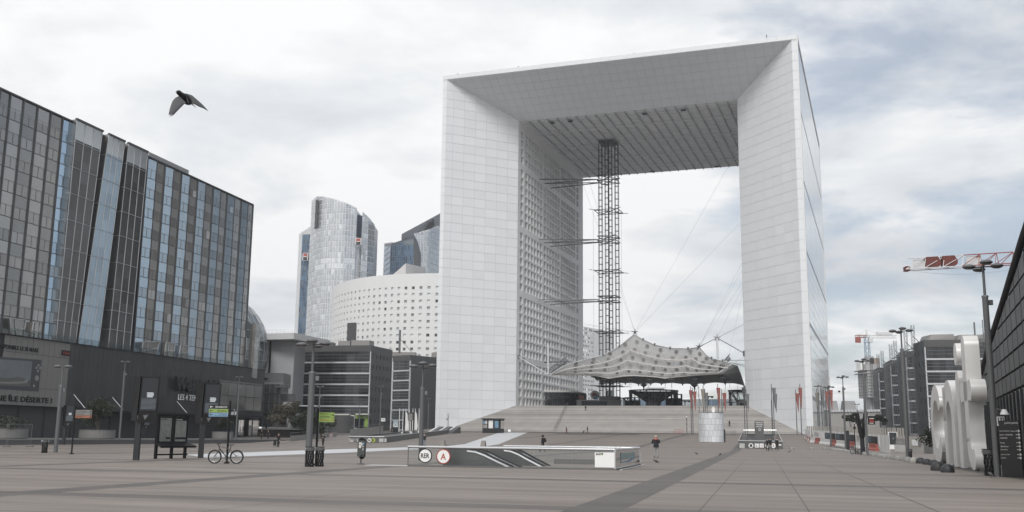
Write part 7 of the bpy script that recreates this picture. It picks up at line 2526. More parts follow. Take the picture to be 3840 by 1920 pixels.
# round stone bollards
ballm = M('stone_ball', (.235, .23, .22), .7, noise=.3, scale=5, bump=.2, bscale=30, rand=.12)
ball_d = M('dark_stone_ball', (.030, .031, .034), .5, noise=.25, scale=5, bump=.1, bscale=30)
def ballmesh():
    return MB().lathe([(.30, -.05), (.30, .02), (.305, .10), (.29, .20), (.25, .29), (.17, .36), (.08, .395), (.001, .40)], 20)
def bollard(px, yb, label, m, r_=1., grp_='grey stone ball bollards'):
    o = build('ball_bollard', ballmesh(), m, smooth=True, label=label, cat='bollard', group=grp_)
    o.location = gnd(px, yb)
    s = r_
    o.scale = (s, s, s * random.uniform(.93, 1.05))
    o.rotation_euler = (0, 0, random.uniform(0, 6))
    return o
pos = []
z3 = lambda x, y: (x / 2.0125 + 2560, y / 2.0125 + 1600)
ordn = ['first', 'second', 'third', 'fourth', 'fifth', 'sixth', 'seventh', 'eighth', 'ninth', 'tenth', 'eleventh', 'twelfth']
for k, (x, y) in enumerate(((825, 174), (973, 175), (1075, 176))):
    bollard(*z3(x, y), ['flat grey stone bollard right of the three walkers', 'flat grey stone bollard before the red barriers', 'flat grey stone bollard at the left end of the dense row'][k], ballm, 1.0)
for k, (x, y) in enumerate(((1123, 178), (1142, 180), (1160, 183), (1178, 185), (1197, 187), (1216, 190), (1233, 193))):
    bollard(*z3(x, y), '%s bollard of the far cluster, counted from its left end' % ordn[k], ballm, 1.0)
for k, (x, y) in enumerate(((1253, 197), (1331, 209), (1352, 212), (1372, 215))):
    bollard(*z3(x, y), ['lone grey bollard left of the parked bicycle', 'left bollard beside the wheel of the parked bicycle', 'middle bollard right of the parked bicycle', 'bollard between bicycle and litter bin'][k], ballm, .95)
for k, (x, y) in enumerate(((1444, 226), (1470, 229), (1498, 233), (1527, 238), (1560, 243), (1593, 248), (1628, 254), (1665, 261), (1702, 266))):
    bollard(*z3(x, y), '%s grey bollard of the near row, counted from the left' % ordn[k], ballm, 1.0)
bollard(*z3(1747, 272), 'pale smooth bollard just right of the caged lamp post', M('pale_stone_ball', (.36, .345, .32), .6, noise=.12, scale=4), 1.05)
for k, (x, y, r_, lab) in enumerate(((1795, 278, 1.05, 'small dark ball bollard next to the pale one'), (1845, 287, 1.05, 'second small dark ball bollard from the pale one'), (1896, 294, 1.0, 'dark ball bollard touching the foot of letter c'), (1935, 322, 1.1, 'dark ball bollard hidden behind the big one before letter c'), (1925, 334, 1.2, 'big dark ball bollard before the letter c'), (2000, 348, 1.12, 'big dark ball bollard nearest to the camera before the letters'))):
    bollard(*z3(x, y), lab, ball_d, r_, 'dark stone ball bollards')
bollard(*z3(2482, 383), 'large pale grey ball bollard at the right edge', M('worn_stone_ball', (.15, .148, .142), .6, noise=.15, scale=4), 1.15)
# ------------------------------------------------------------------ building site barriers and hoardings
jw, jr_ = M('barrier_white', (.62, .62, .61), .5, noise=.08, scale=1), M('barrier_red', (.30, .07, .05), .5, noise=.1, scale=2)
def barrier(p, q, m, label, dirt=0):
    a, b = V(p), V(q)
    d = (b - a)
    n_ = V((d.y, -d.x, 0)).normalized()
    if n_.dot(a) > 0:
        n_ = -n_
    t = T('plastic_barrier', label, 'barrier', a, group='red and white plastic barriers')
    def sec(c):
        return [c + n_ * .32, c + n_ * .30 + UP * .18, c + n_ * .12 + UP * .42, c + n_ * .08 + UP * .95, c - n_ * .08 + UP * .95, c - n_ * .12 + UP * .42, c - n_ * .30 + UP * .18, c - n_ * .32]
    P('barrier_body', MB().hexa(sec(a + d * .015), sec(b - d * .015)), m, t)
C0, C1 = gnd(3041, 1660), gnd(3290, 1691)
CL = gnd(3021, 1644)
nB = 11
names_ = ['leftmost', 'second', 'third', 'fourth', 'fifth', 'sixth', 'seventh', 'eighth', 'ninth', 'tenth', 'rightmost']
for k in range(nB):
    m = jr_ if k in (1, 4, 7, 10) else jw
    barrier(C0.lerp(C1, k / nB), C0.lerp(C1, (k + 1) / nB), m, '%s plastic barrier of the front row, %s' % (names_[k], 'red' if m is jr_ else 'white'))
for k in range(6):
    m = jr_ if k % 2 else jw
    barrier(CL.lerp(C0, k / 6), CL.lerp(C0, (k + 1) / 6), m, '%s barrier of the short receding row, %s' % (ordn[k], 'red' if m is jr_ else 'white'))
def hoard(p, q, z0, z1, m, label, name='hoarding', slats=0, grp_='building site hoardings'):
    a, b = V(p), V(q)
    d = b - a
    n_ = V((d.y, -d.x, 0)).normalized()
    if n_.dot(V((a.x, a.y, 0))) > 0:
        n_ = -n_
    t = T(name, label, 'hoarding', a, group=grp_)
    n = slats or max(2, int(d.length / 2.4))
    for k in range(n):
        s, e = a + d * (k / n + .004), a + d * ((k + 1) / n - .004)
        off_ = n_ * (.03 * (k % 2))
        P('hoarding_panel', MB().hexa([s + UP * z0 + off_, e + UP * z0 + off_, e + UP * z0 + off_ - n_ * .06, s + UP * z0 + off_ - n_ * .06], [s + UP * z1 + off_, e + UP * z1 + off_, e + UP * z1 + off_ - n_ * .06, s + UP * z1 + off_ - n_ * .06]), m, t)
    return t, n_
bk_ = V((.4, .1, 0))
hw, hn_ = hoard(C0 + bk_, C1 + bk_, .6, 2.25, jw, 'white hoarding with dark information band above the barriers')
dC = C1 - C0
for k, (s, e, m) in enumerate(((.02, .21, white), (.23, .40, charcoal), (.41, .55, charcoal), (.56, .70, charcoal), (.71, .83, offwhite), (.84, .98, charcoal))):
    a, b = C0 + bk_ + dC * s + hn_ * .06, C0 + bk_ + dC * e + hn_ * .06
    pn = P('info_panel', MB().hexa([a + UP * .95, b + UP * .95, b + UP * .95 - hn_ * .02, a + UP * .95 - hn_ * .02], [a + UP * 1.95, b + UP * 1.95, b + UP * 1.95 - hn_ * .02, a + UP * 1.95 - hn_ * .02]), m, hw)
    mb = MB()
    for j in range(5):
        p = a.lerp(b, .08) + hn_ * .01 + UP * (1.8 - j * .15)
        mb.obox(p, (b - a) * random.uniform(.25, .5), hn_ * .01, UP * .05)
    P('info_text', mb, blue if m is charcoal else steel_mid, pn)
hoard(CL + V((.1, .3, 0)), C0 + V((.1, .3, 0)), .6, 2.2, jw, 'short white hoarding receding at the left corner')
hf0, hf1 = at(3024, 1610, 215), at(3400, 1610, 190)
for p in (hf0, hf1):
    p.z = gz(p.x, p.y)
hoard(hf0, hf1, 0, 2.6, M('hoarding_beige', (.33, .31, .28), .6, noise=.08), 'long beige corrugated hoarding behind the barriers', slats=44)
qa = at(3300, 1682, 140)
qb_ = at(3336, 1684, 136)
hoard(V((qa.x, qa.y, gz(qa.x, qa.y))), V((qb_.x, qb_.y, gz(qb_.x, qb_.y))), 0, 2.3, M('hoarding_white', (.55, .55, .54), .5), 'white corrugated hoarding left of the framed poster', slats=5)
qa, qb_ = gnd(3362, 1688), gnd(3420, 1692)
hoard(qa, qb_, 0, 1.9, M('hoarding_cream', (.40, .385, .36), .6), 'cream corrugated hoarding right of the framed poster', slats=7)
qa, qb_ = gnd(3416, 1697), gnd(3466, 1701)
hc, hcn = hoard(qa, qb_, 0, 1.95, M('hoarding_cream', (0, 0, 0)), 'cream hoarding with white notice beside the letter c', slats=6)
a, b = qa.lerp(qb_, .15) + hcn * .08, qa.lerp(qb_, .6) + hcn * .08
P('notice', MB().hexa([a + UP * .95, b + UP * .95, b + UP * .95 - hcn * .02, a + UP * .95 - hcn * .02], [a + UP * 1.7, b + UP * 1.7, b + UP * 1.7 - hcn * .02, a + UP * 1.7 - hcn * .02]), white, hc)
a, b = qa.lerp(qb_, .64) + hcn * .08, qa.lerp(qb_, .86) + hcn * .08
P('notice_pattern', MB().hexa([a + UP * .95, b + UP * .95, b + UP * .95 - hcn * .02, a + UP * .95 - hcn * .02], [a + UP * 1.7, b + UP * 1.7, b + UP * 1.7 - hcn * .02, a + UP * 1.7 - hcn * .02]), M('notice_speckle', (.2, .2, .2), .6, noise=1., scale=6), hc)
qa, qb_ = gnd(3466, 1701), gnd(3500, 1703)
hoard(qa, qb_, 0, 1.25, M('hoarding_grey_low', (.17, .17, .17), .5), 'low grey glossy hoarding behind the letter c', slats=2)
fp_ = gnd(3350, 1685)
pt_ = T('poster_totem', 'white framed black poster totem among the hoardings', 'poster totem', fp_)
wP = (at(3366, 1600, fp_.y).x - at(3333, 1600, fp_.y).x)
hP_ = hgt(fp_, 3350, 1620)
P('totem_frame', MB().box(fp_ + UP * hP_ / 2, (wP, .25, hP_)), white, pt_)
P('totem_screen', MB().box(fp_ + V((0, -.13, hP_ * .62)), (wP * .86, .03, hP_ * .70)), M('totem_dark', (.03, .033, .036), .3), pt_)
P('totem_mark', MB().ball(fp_ + V((0, -.14, hP_ * .6)), .16, 10, sz=1.3), steel_mid, pt_)
gw0, gw1 = gnd(3358, 1694), gnd(3404, 1697)
gwl = T('glazed_low_wall', 'beige low wall topped with glass beside the lamp', 'wall', gw0)
P('wall_body', MB().obox(gw0, gw1 - gw0, V((0, .3, 0)), UP * .95), offwhite, gwl)
P('wall_glass', MB().obox(gw0 + UP * .97, gw1 - gw0, V((0, .05, 0)), UP * .85), clear, gwl)
# V shaped black totem, posts, info sign
vb = gnd(3236, 1706)
vt = T('forked_totem', 'forked black totem of two leaning slabs on one post', 'totem', vb)
hv = hgt(vb, 3234, 1549)
P('post', MB().box(vb + UP * .95, (.42, .3, 1.9)), charcoal, vt)
for s in (-1, 1):
    P('slab', MB().hexa([vb + V((s * .06 - .12, -.3, 1.9)), vb + V((s * .06 + .14, -.3, 1.9)), vb + V((s * .06 + .14, .3, 1.9)), vb + V((s * .06 - .12, .3, 1.9))], [vb + V((s * .5 - .13, -.35, hv)), vb + V((s * .5 + .16, -.35, hv)), vb + V((s * .5 + .16, .35, hv)), vb + V((s * .5 - .13, .35, hv))]), black, vt)
db = gnd(3181, 1690)
dp_ = T('dark_pillar', 'plain dark pillar behind the round camera lamp post', 'pillar', db)
P('pillar_body', MB().box(db + UP * hgt(db, 3181, 1616) / 2, (.36, .3, hgt(db, 3181, 1616))), charcoal, dp_)
P('pillar_cap', MB().box(db + UP * (hgt(db, 3181, 1616) + .02), (.4, .34, .05)), black, dp_)
tb_ = gnd(3209, 1704)
tp1 = T('thin_post', 'thin black post with small box behind the parked bicycle', 'post', tb_)
hT = hgt(tb_, 3208, 1590)
P('post', MB().tube(tb_, tb_ + UP * hT, .05, n=8), black, tp1)
P('post_box', MB().box(tb_ + UP * (hT - .45), (.26, .2, .3)), charcoal, tp1)
rsb, a, b, zt_ = stand('red_text_sign', 'black sign with red lit text on the lamp post', 3258, 3282, 1560, 1592, 113, black, 'sign', False)
for k in range(4):
    P('text_line', MB().obox(V((a.x + .08, a.y - .02, zt_ - .3 - k * .17)), V(((b.x - a.x) * (.75 - .1 * (k % 2)), 0, 0)), V((0, .02, 0)), UP * .07), M('led_red', (.5, .07, .05), .5) if k in (1, 2) else offwhite, rsb)
# camera ball on lamp 4, pictogram plate and small shade lamp on the near lamp
lb = gnd(3742, 1788)
tp_s = T('toilet_sign', 'white framed toilet pictogram sign on the near lamp post', 'sign', V((lb.x, lb.y - .2, 2.8)))
zc_ = at(3744, 1580, lb.y).z
c = V((at(3744, 1580, lb.y).x, lb.y - .22, zc_))
P('plate', MB().box(c, (.34, .04, .42)), white, tp_s)
P('plate_face', MB().box(c + V((0, -.025, .03)), (.28, .02, .30)), M('plate_dark', (.07, .08, .09), .4), tp_s)
for x, s in ((-.06, 1.), (.06, .7)):
    P('figure_mark', MB().ball(c + V((x, -.04, .03 + .11 * s)), .03 * s, 8).box(c + V((x, -.04, .03)), (.06 * s, .01, .15 * s)), white, tp_s)
P('bracket', MB().box(c + V((-.02, .12, 0)), (.12, .2, .1)), steel_mid, tp_s)
sh = V((at(3762, 1545, lb.y).x, lb.y - .1, at(3762, 1545, lb.y).z))
shl = T('hood_lamp', 'small white hooded lamp on an arm beside the near lamp post', 'lamp', sh)
P('hood', MB().lathe([(.09, .12), (.20, -.12), (.19, -.12), (.08, .11)], 16, sh), white, shl)
P('arm', MB().tube(sh + V((-.02, 0, .08)), sh + V((-.3, .1, .14)), .02).tube(sh + V((-.3, .1, .14)), sh + V((-.34, .1, -.35)), .02), steel_mid, shl)
lb4 = gnd(3172, 1684)
cc_ = at(3147, 1468, lb4.y)
cmr = T('dome_camera', 'dark dome camera hanging beside a lamp post', 'camera', cc_)
P('dome', MB().ball(cc_, .17, 10), black, cmr)
P('housing', MB().tube(cc_ + UP * .12, cc_ + UP * .3, .2, .17, 10).tube(cc_ + UP * .28, V((lb4.x - .1, lb4.y, cc_.z + .5)), .04), white, cmr)
# black kiosk by the stairs
kq = at(1850, 1620, 266)
kz = gz(kq.x, kq.y)
kx0, kx1 = at(1809, 1620, 266).x, at(1875, 1620, 264).x
ks_ = T('poster_kiosk', 'black kiosk covered with posters at the foot of the stairs', 'kiosk', V((kq.x, kq.y, kz)))
kh = at(1850, 1569, 266).z - kz
P('kiosk_body', MB().hexa([V((kx0, 266, kz)), V((kx1, 264.5, kz)), V((kx1 + 1.0, 268, kz)), V((kx0 + 1, 270, kz))], [V((kx0, 266, kz + kh - .3)), V((kx1, 264.5, kz + kh - .3)), V((kx1 + 1.0, 268, kz + kh - .3)), V((kx0 + 1, 270, kz + kh - .3))]), charcoal, ks_)
P('kiosk_roof', MB().hexa([V((kx0 - .3, 265.5, kz + kh - .3)), V((kx1 + .2, 264, kz + kh - .3)), V((kx1 + 1.2, 268.4, kz + kh - .3)), V((kx0 + .8, 270.4, kz + kh - .3))], [V((kx0 - .3, 265.5, kz + kh)), V((kx1 + .2, 264, kz + kh)), V((kx1 + 1.2, 268.4, kz + kh)), V((kx0 + .8, 270.4, kz + kh))]), steel_dark, ks_)
kd = V((kx1 - kx0, -1.5, 0)).normalized()
kn = kd.cross(UP)
kw = kx1 - kx0
for f, z, w_, h_, m in ((.03, .62, .13, .24, blue), (.17, .62, .11, .24, offwhite), (.03, .33, .13, .24, M('poster_grey', (.25, .25, .24), .5, noise=.6, scale=3)), (.17, .33, .11, .24, M('poster_mix', (.36, .34, .3), .5, noise=.6, scale=3)), (.37, .32, .26, .54, white), (.74, .34, .22, .50, M('poster_sea', (.16, .28, .38), .5, noise=.7, scale=1.2))):
    P('poster', MB().obox(V((kx0, 266, kz)) + kd * (kw * f) + kn * .05 + UP * (kh * z), kd * (kw * w_), kn * .04, UP * (kh * h_)), m, ks_)
P('side_glass', MB().obox(V((kx1 + .1, 264.9, kz + kh * .3)), V((.85, 2.8, 0)), V((.05, -.02, 0)), UP * (kh * .55)), poster_glass, ks_)
def crowd_barrier(px0, px1, yb, Y, label, m=steel_mid, name='crowd_barrier'):
    a, b = at(px0, yb, Y), at(px1, yb, Y)
    z = gz(a.x, a.y)
    a, b = V((a.x, Y, z)), V((b.x, Y, z))
    t = T(name, label, 'barrier', a, group='loose barriers at the foot of the stairs')
    mb = MB()
    for zz_ in (.25, 1.1):
        mb.tube(a + UP * zz_, b + UP * zz_, .03, n=6)
    n = 8
    for k in range(n + 1):
        q = a.lerp(b, k / n)
        mb.tube(q + UP * (0 if k in (0, n) else .25), q + UP * 1.1, .03 if k in (0, n) else .015, n=5)
    P('barrier_frame', mb, m, t)
    return t, a, b
t_, a, b = crowd_barrier(1898, 1928, 1620, 262, 'steel crowd barrier with notice right of the kiosk')
P('notice', MB().box(a.lerp(b, .4) + V((0, -.05, .7)), (.7, .03, .6)), white, t_)
crowd_barrier(2528, 2545, 1628, 264, 'red and white barrier left half, by the camera pole', red)
crowd_barrier(2547, 2564, 1628, 264, 'red and white barrier right half, by the camera pole', red)
crowd_barrier(2722, 2745, 1629, 238, 'steel barrier right of the ventilation drum')
crowd_barrier(2747, 2760, 1629, 242, 'steel barrier second right of the ventilation drum')
lt_ = T('signal_post', 'small post with camera at the left end of the stairs', 'post', V((at(1680, 1600, 285).x, 285, gz(at(1680, 1600, 285).x, 285))))
b = V(lt_.location)
P('post', MB().tube(b, b + UP * 4.6, .1), steel_mid, lt_)
P('camera', MB().box(b + UP * 4.7, (.5, .4, .7)).ball(b + V((-.3, 0, 3.4)), .28, 8), steel, lt_)
# ================================================================== PEOPLE
skin_m = M('skin', (.45, .28, .21), .6)
shoe_m = M('shoe_dark', (.02, .02, .02), .5)
def cloth(name, c):
    return M('cloth_' + name, c, .8, noise=.2, scale=6)
def person(label, loc, rz, h=1.74, pose='stand', top=None, legs=None, hair=None, shoes=None, coat=0., hood=False, pack=None, arms='down', seed=0, lean=0.):
    top, legs, shoes = top or charcoal, legs or charcoal, shoes or shoe_m
    bm = bmesh.new()
    sk = bm.verts.layers.skin.verify()
    def v(p, r_, root=False):
        x = bm.verts.new(p)
        x[sk].radius = (r_, r_ * .9)
        x[sk].use_root = root
        return x
    st = .24 if pose == 'walk' else .03
    ln = lean
    pel = v((0, 0, .96), .135, True)
    sp = v((0, ln * .3, 1.14), .13)
    ch = v((0, ln * .6, 1.34), .155)
    nk = v((0, ln, 1.50), .082)
    hd0 = v((0, ln + .02, 1.60), .088)
    hd1 = v((0, ln + .015, 1.69), .075)
    for a, b in ((pel, sp), (sp, ch), (ch, nk), (nk, hd0), (hd0, hd1)):
        bm.edges.new((a, b))
    for s, f in ((-1, 1), (1, -1)):
        hp_ = v((s * .095, 0, .88), .108)
        kn = v((s * .10, f * st * .55 + .02, .50), .082)
        an = v((s * .10, f * st, .10), .060)
        to = v((s * .115, f * st + .15, .045), .042)
        for a, b in ((pel, hp_), (hp_, kn), (kn, an), (an, to)):
            bm.edges.new((a, b))
        sh_ = v((s * .19, ln * .8, 1.42), .068)
        if arms == 'fold':
            el = v((s * .25, ln * .6 + .05, 1.16), .048)
            wr = v((s * .10, ln * .6 + .24, 1.20), .034)
        elif arms == 'phone' and s > 0:
            el = v((s * .25, ln * .6 + .06, 1.16), .048)
            wr = v((s * .14, ln * .6 + .28, 1.30), .034)
        else:
            el = v((s * .255, -f * st * .35 - .02, 1.14), .048)
            wr = v((s * .265, -f * st * .6 + .07, .90), .034)
        for a, b in ((ch, sh_), (sh_, el), (el, wr)):
            bm.edges.new((a, b))
        wp = V(wr.co)
        ep_ = V(el.co)
        dirn = (wp - ep_).normalized()
        person.hands = getattr(person, 'hands', []) if s > 0 else []
        person.hands.append((wp, dirn))
    me = bpy.data.meshes.new('skeleton')
    bm.to_mesh(me)
    bm.free()
    ob = bpy.data.objects.new('skeleton', me)
    col.objects.link(ob)
    m1 = ob.modifiers.new('s', 'SKIN')
    m1.use_smooth_shade = True
    ob.modifiers.new('d', 'SUBSURF').levels = 1
    dg = bpy.context.evaluated_depsgraph_get()
    bmesh_ = bpy.data.meshes.new_from_object(ob.evaluated_get(dg))
    bpy.data.objects.remove(ob)
    bmesh_.name = 'body'
    mats = [skin_m, top, legs, shoes, hair or charcoal]
    bmesh_.materials.clear()
    for m in mats:
        bmesh_.materials.append(m)
    for f in bmesh_.polygons:
        c = f.center
        if c.z < .115:
            k = 3
        elif c.z < .93 - coat and not (abs(c.x) > .19 and c.z > .8):
            k = 2
        elif c.z < 1.50:
            k = 1
        else:
            k = 0
        f.material_index = k
        f.use_smooth = True
    t = T('person', label, 'person', loc, rz, 'people crossing the plaza')
    s = h / 1.76
    t.scale = (s, s, s)
    o = bpy.data.objects.new('body', bmesh_)
    col.objects.link(o)
    o.parent = t
    hands = MB()
    for wp, d in person.hands:
        a = d.cross(V((0, 1, .2))).normalized()
        b = d.cross(a)
        hands.hexa([wp - a * .04 - b * .018, wp + a * .04 - b * .018, wp + a * .04 + b * .018, wp - a * .04 + b * .018], [wp + d * .10 - a * .042 - b * .014, wp + d * .10 + a * .042 - b * .014, wp + d * .10 + a * .042 + b * .014, wp + d * .10 - a * .042 + b * .014])
        for i, (l1, l2) in enumerate(((.045, .03), (.05, .035), (.046, .03), (.036, .025))):
            p0 = wp + d * .10 + a * (-.031 + .021 * i)
            p1 = p0 + d * l1 + b * .008
            hands.tube(p0, p1, .010, .009, 5).tube(p1, p1 + d * l2 * .7 + b * .022, .009, .007, 5)
        hands.tube(wp + d * .03 - a * .035, wp + d * .075 - a * .068 + b * .01, .011, .009, 5)
    build('hands', hands, skin_m, t)
    hc = V((0, ln + .018, 1.635))
    face = MB().box(hc + V((0, .098, -.005)), (.028, .03, .045)).box(hc + V((-.035, .088, .02)), (.024, .01, .012)).box(hc + V((.035, .088, .02)), (.024, .01, .012)).box(hc + V((0, .09, -.055)), (.05, .012, .012))
    for e in (-1, 1):
        face.ball(hc + V((e * .095, 0, 0)), .026, 6, sz=1.4)
    build('face', face, skin_m, t)
    if hood:
        build('hood', MB().ball(hc + V((0, -.025, .015)), .135, 12, sz=1.15, z0=-.85), top, t, smooth=True)
    elif hair:
        build('hair', MB().ball(hc + V((0, -.022, .03)), .112, 12, sz=1.05, z0=-.25), hair, t, smooth=True)
    if coat or top:
        zb = .93 - coat
        build('jacket_hem', MB().lathe([(.165 + coat * .08, zb - .04), (.168, zb + .15), (.15, zb + .3)], 14), top, t, smooth=True)
    if pack == 'rucksack':
        build('rucksack', MB().box((0, -.23 + ln, 1.24), (.30, .20, .44), tx=.82).box((0, -.35 + ln, 1.16), (.2, .06, .2)), M('pack_black', (.012, .012, .014), .7), t)
    if pack == 'bag':
        build('handbag', MB().box((.30, 0, .72), (.10, .30, .24)).path([V((.28, -.1, .82)), V((.22, 0, 1.4)), V((.28, .1, .82))], .012, 5), M('bag_red', (.28, .05, .045), .6), t)
    if pack == 'scarf':
        build('scarf', MB().torus((0, ln * .9, 1.47), UP, .085, .035, 14, 6), M('scarf_grey', (.2, .2, .2), .8), t)
    if pack == 'mask':
        build('face_mask', MB().box(hc + V((0, .088, -.04)), (.12, .05, .07)), white, t)
    return t
navy, blk = cloth('navy', (.016, .018, .024)), cloth('black', (.010, .010, .011))
gry, lgry, jean = cloth('grey', (.10, .10, .105), ), cloth('pale_grey', (.30, .30, .295)), cloth('denim', (.20, .23, .27))
hair_w, hair_d = M('hair_white', (.42, .33, .28), .7), M('hair_dark', (.012, .010, .009), .6)
man = person('elderly man in dark jacket and pale trousers seen from behind', gnd(2461, 1717), R(4), 1.80, 'stand', navy, lgry, hair_w, cloth('shoe_grey', (.16, .16, .16)), .06, arms='fold', lean=.05)
man.scale = (man.scale[0] * 1.28, man.scale[1] * 1.15, man.scale[2])
yoke = M('yoke_red', (.22, .045, .04), .7)
build('shoulder_yoke', MB().lathe([(.155, 1.38), (.17, 1.42), (.12, 1.485), (.07, 1.505)], 14, (0, .03, 0)), yoke, man, smooth=True)
person('hooded walker in black with rucksack behind the station entrance', gnd(2035, 1695), R(60), 1.78, 'walk', blk, blk, None, None, .05, True, 'rucksack')
person('left of the three dark dressed walkers, a woman', gnd(2878, 1690), R(172), 1.64, 'walk', blk, blk, hair_d, None, .05, False, 'mask', lean=.02)
person('middle and tallest of the three dark dressed walkers', gnd(2889, 1691), R(186), 1.80, 'walk', blk, gry, hair_d, None, .03)
person('right of the three dark dressed walkers, in white mask', gnd(2914, 1690), R(180), 1.72, 'walk', blk, blk, hair_d, None, .04, False, 'mask')
wq = gnd(1043, 1677)
person('person in long black coat with trolley before the dark steps', wq, R(150), 1.70, 'stand', blk, blk, hair_d, None, .45, arms='phone')
tr = T('shopping_trolley', 'black shopping trolley beside the person in long coat', 'trolley', wq + V((-.4, -.1, 0)))
b = wq + V((-.4, -.1, 0))
P('trolley_bag', MB().box(b + UP * .55, (.3, .25, .7)), blk, tr)
P('trolley_frame', MB().tube(b + V((.05, .15, .1)), b + V((.15, .2, 1.05)), .015).tube(b + V((-.1, .15, .1)), b + V((0, .2, 1.05)), .015), steel_mid, tr)
for s in (-.15, .15):
    P('wheel', MB().torus(b + V((s, .05, .09)), (1, 0, 0), .07, .02, 14, 5), tyre, tr)
person('woman in short black coat and scarf walking by the bin', gnd(1211, 1673), R(175), 1.72, 'walk', blk, blk, hair_d, None, .25, False, 'scarf', arms='fold')
person('man in dark top and jeans beside the lamp post, middle distance', gnd(1591, 1671), R(30), 1.76, 'stand', blk, jean, hair_w)
for px, yb, lab, rz in ((981, 1639, 'left figure waiting by the mall doors', 160), (1005, 1641, 'right figure waiting by the mall doors', 200)):
    q = atp(px, yb, -92.5)
    person(lab, V((q.x, q.y, .6)), R(rz), 1.74, 'stand', blk, blk, hair_d)
def stair_pt(px, py, v):
    q = atv(px, py, v)
    return V((q.x, q.y, stair_z(v) + .02))
person('person in red shoes walking at the foot of the stairs', gnd(2124, 1626) if False else V((at(2124, 1622, 268).x, 268, gz(at(2124, 1622, 268).x, 268))), R(-80), 1.70, 'walk', blk, blk, hair_d, M('shoe_red', (.30, .05, .04), .6), .2, False, 'bag')
pc = V((at(2203, 1622, 268).x, 268, gz(at(2203, 1622, 268).x, 268)))
person('traveller in black top and grey trousers pulling a suitcase', pc, R(-80), 1.78, 'walk', blk, gry, hair_d)
sc_ = T('suitcase', 'black wheeled suitcase trailing behind the traveller at the stairs', 'suitcase', pc + V((-1.05, .1, 0)))
b = pc + V((-1.05, .1, 0))
P('case_shell', MB().hexa([b + V(p) for p in ((-.28, -.2, .1), (-.02, -.2, .05), (-.02, .2, .05), (-.28, .2, .1))], [b + V(p) for p in ((.12, -.2, .78), (.36, -.2, .7), (.36, .2, .7), (.12, .2, .78))]), blk, sc_)
P('handle', MB().tube(b + V((.3, -.1, .7)), b + V((.75, -.1, 1.0)), .015).tube(b + V((.3, .1, .7)), b + V((.75, .1, 1.0)), .015).tube(b + V((.75, -.1, 1.0)), b + V((.75, .1, 1.0)), .02), steel_mid, sc_)
for s in (-.15, .15):
    P('wheel', MB().torus(b + V((-.1, s, .06)), (0, 1, 0), .045, .018, 12, 5), tyre, sc_)
person('lone climber high up on the broad stairs', stair_pt(2196, 1553, 14.4), R(20), 1.72, 'walk', blk, gry, hair_d, M('shoe_red', (0, 0, 0)), .1)
person('hooded figure low on the stairs right of the drum', stair_pt(2736, 1603, 4.6), R(10), 1.74, 'walk', blk, gry, None, None, .2, True)
person('figure rising on the far escalator by the arch corner', V((at(1641, 1605, 275).x, 275, gz(at(1641, 1605, 275).x, 275) + .1)), R(90), 1.7, 'stand', blk, blk, hair_d)
for px, yb, Y, lab in ((1322, 1602, 262, 'dark figure standing at the lime green shop door'), (1468, 1615, 252, 'black dressed figure left of the arch poster'), (1545, 1610, 262, 'figure in dark coat behind the flag poles'), (1560, 1606, 260, 'person in black sitting on the rail behind the flag poles')):
    q = at(px, yb, Y)
    person(lab, V((q.x, q.y, gz(q.x, q.y))), R(random.uniform(90, 200)), 1.74, 'stand', blk, blk, hair_d, None, .2)

# ================================================================== BIRDS
feather = M('pigeon_grey', (.075, .075, .078), .7, noise=.35, scale=14)
feather_d = M('pigeon_dark', (.014, .014, .016), .6, noise=.3, scale=10)
feather_l = M('pigeon_pale', (.17, .16, .155), .7, noise=.3, scale=14)
def lathe_axis(p, q, radii, n=12):
    p, q = V(p), V(q)
    d = (q - p).normalized()
    a = d.cross(UP if abs(d.z) < .9 else V((1, 0, 0))).normalized()
    b = d.cross(a)
    return MB().grid([MB().ring(p.lerp(q, t), a, b, r_, n) for t, r_ in radii], close=True)
def gbird(px, yb, label, rz):
    b = gnd(px, yb)
    t = T('pigeon', label, 'pigeon', b, rz, 'pigeons on the plaza')
    build('body', lathe_axis((-.16, 0, .11), (.19, 0, .25), [(0, .012), (.12, .03), (.3, .062), (.5, .075), (.68, .062), (.8, .040), (.87, .034), (.93, .036), (.98, .024), (1, .004)]), feather, t, smooth=True)
    build('tail', MB().hexa([V((-.14, -.035, .11)), V((-.14, .035, .11)), V((-.27, .045, .075)), V((-.27, -.045, .075))], [V((-.14, -.035, .125)), V((-.14, .035, .125)), V((-.27, .045, .082)), V((-.27, -.045, .082))]), feather_d, t)
    for s in (-1, 1):
        build('wing', MB().hexa([V((.08, s * .066, .20)), V((-.2, s * .03, .12)), V((-.05, s * .075, .12))], [V((.08, s * .072, .20)), V((-.2, s * .036, .12)), V((-.05, s * .082, .12))]), feather_d, t)
        build('leg', MB().tube((.02, s * .03, .0), (.0, s * .03, .11), .008, n=5).box((.035, s * .03, .006), (.06, .03, .01)), red, t)
    build('beak', MB().tube((.185, 0, .245), (.215, 0, .238), .010, .002, 6), black, t)
    return t
gb = gbird(2461, 1740, 'pigeon walking behind the elderly man', R(180))
for px, yb, lab, rz in ((2612, 1707, 'pigeon left of the dark diagonal band', 160), (2701, 1710, 'dark pigeon on the dark diagonal band', -60), (2960, 1698, 'pigeon right of the three walkers', 20), (2386, 1738, 'pigeon standing behind the tinted station glass', 10), (3717, 1794, 'pigeon at the foot of the near lamp post', 100)):
    dup(gb, gnd(px, yb), R(rz), lab)
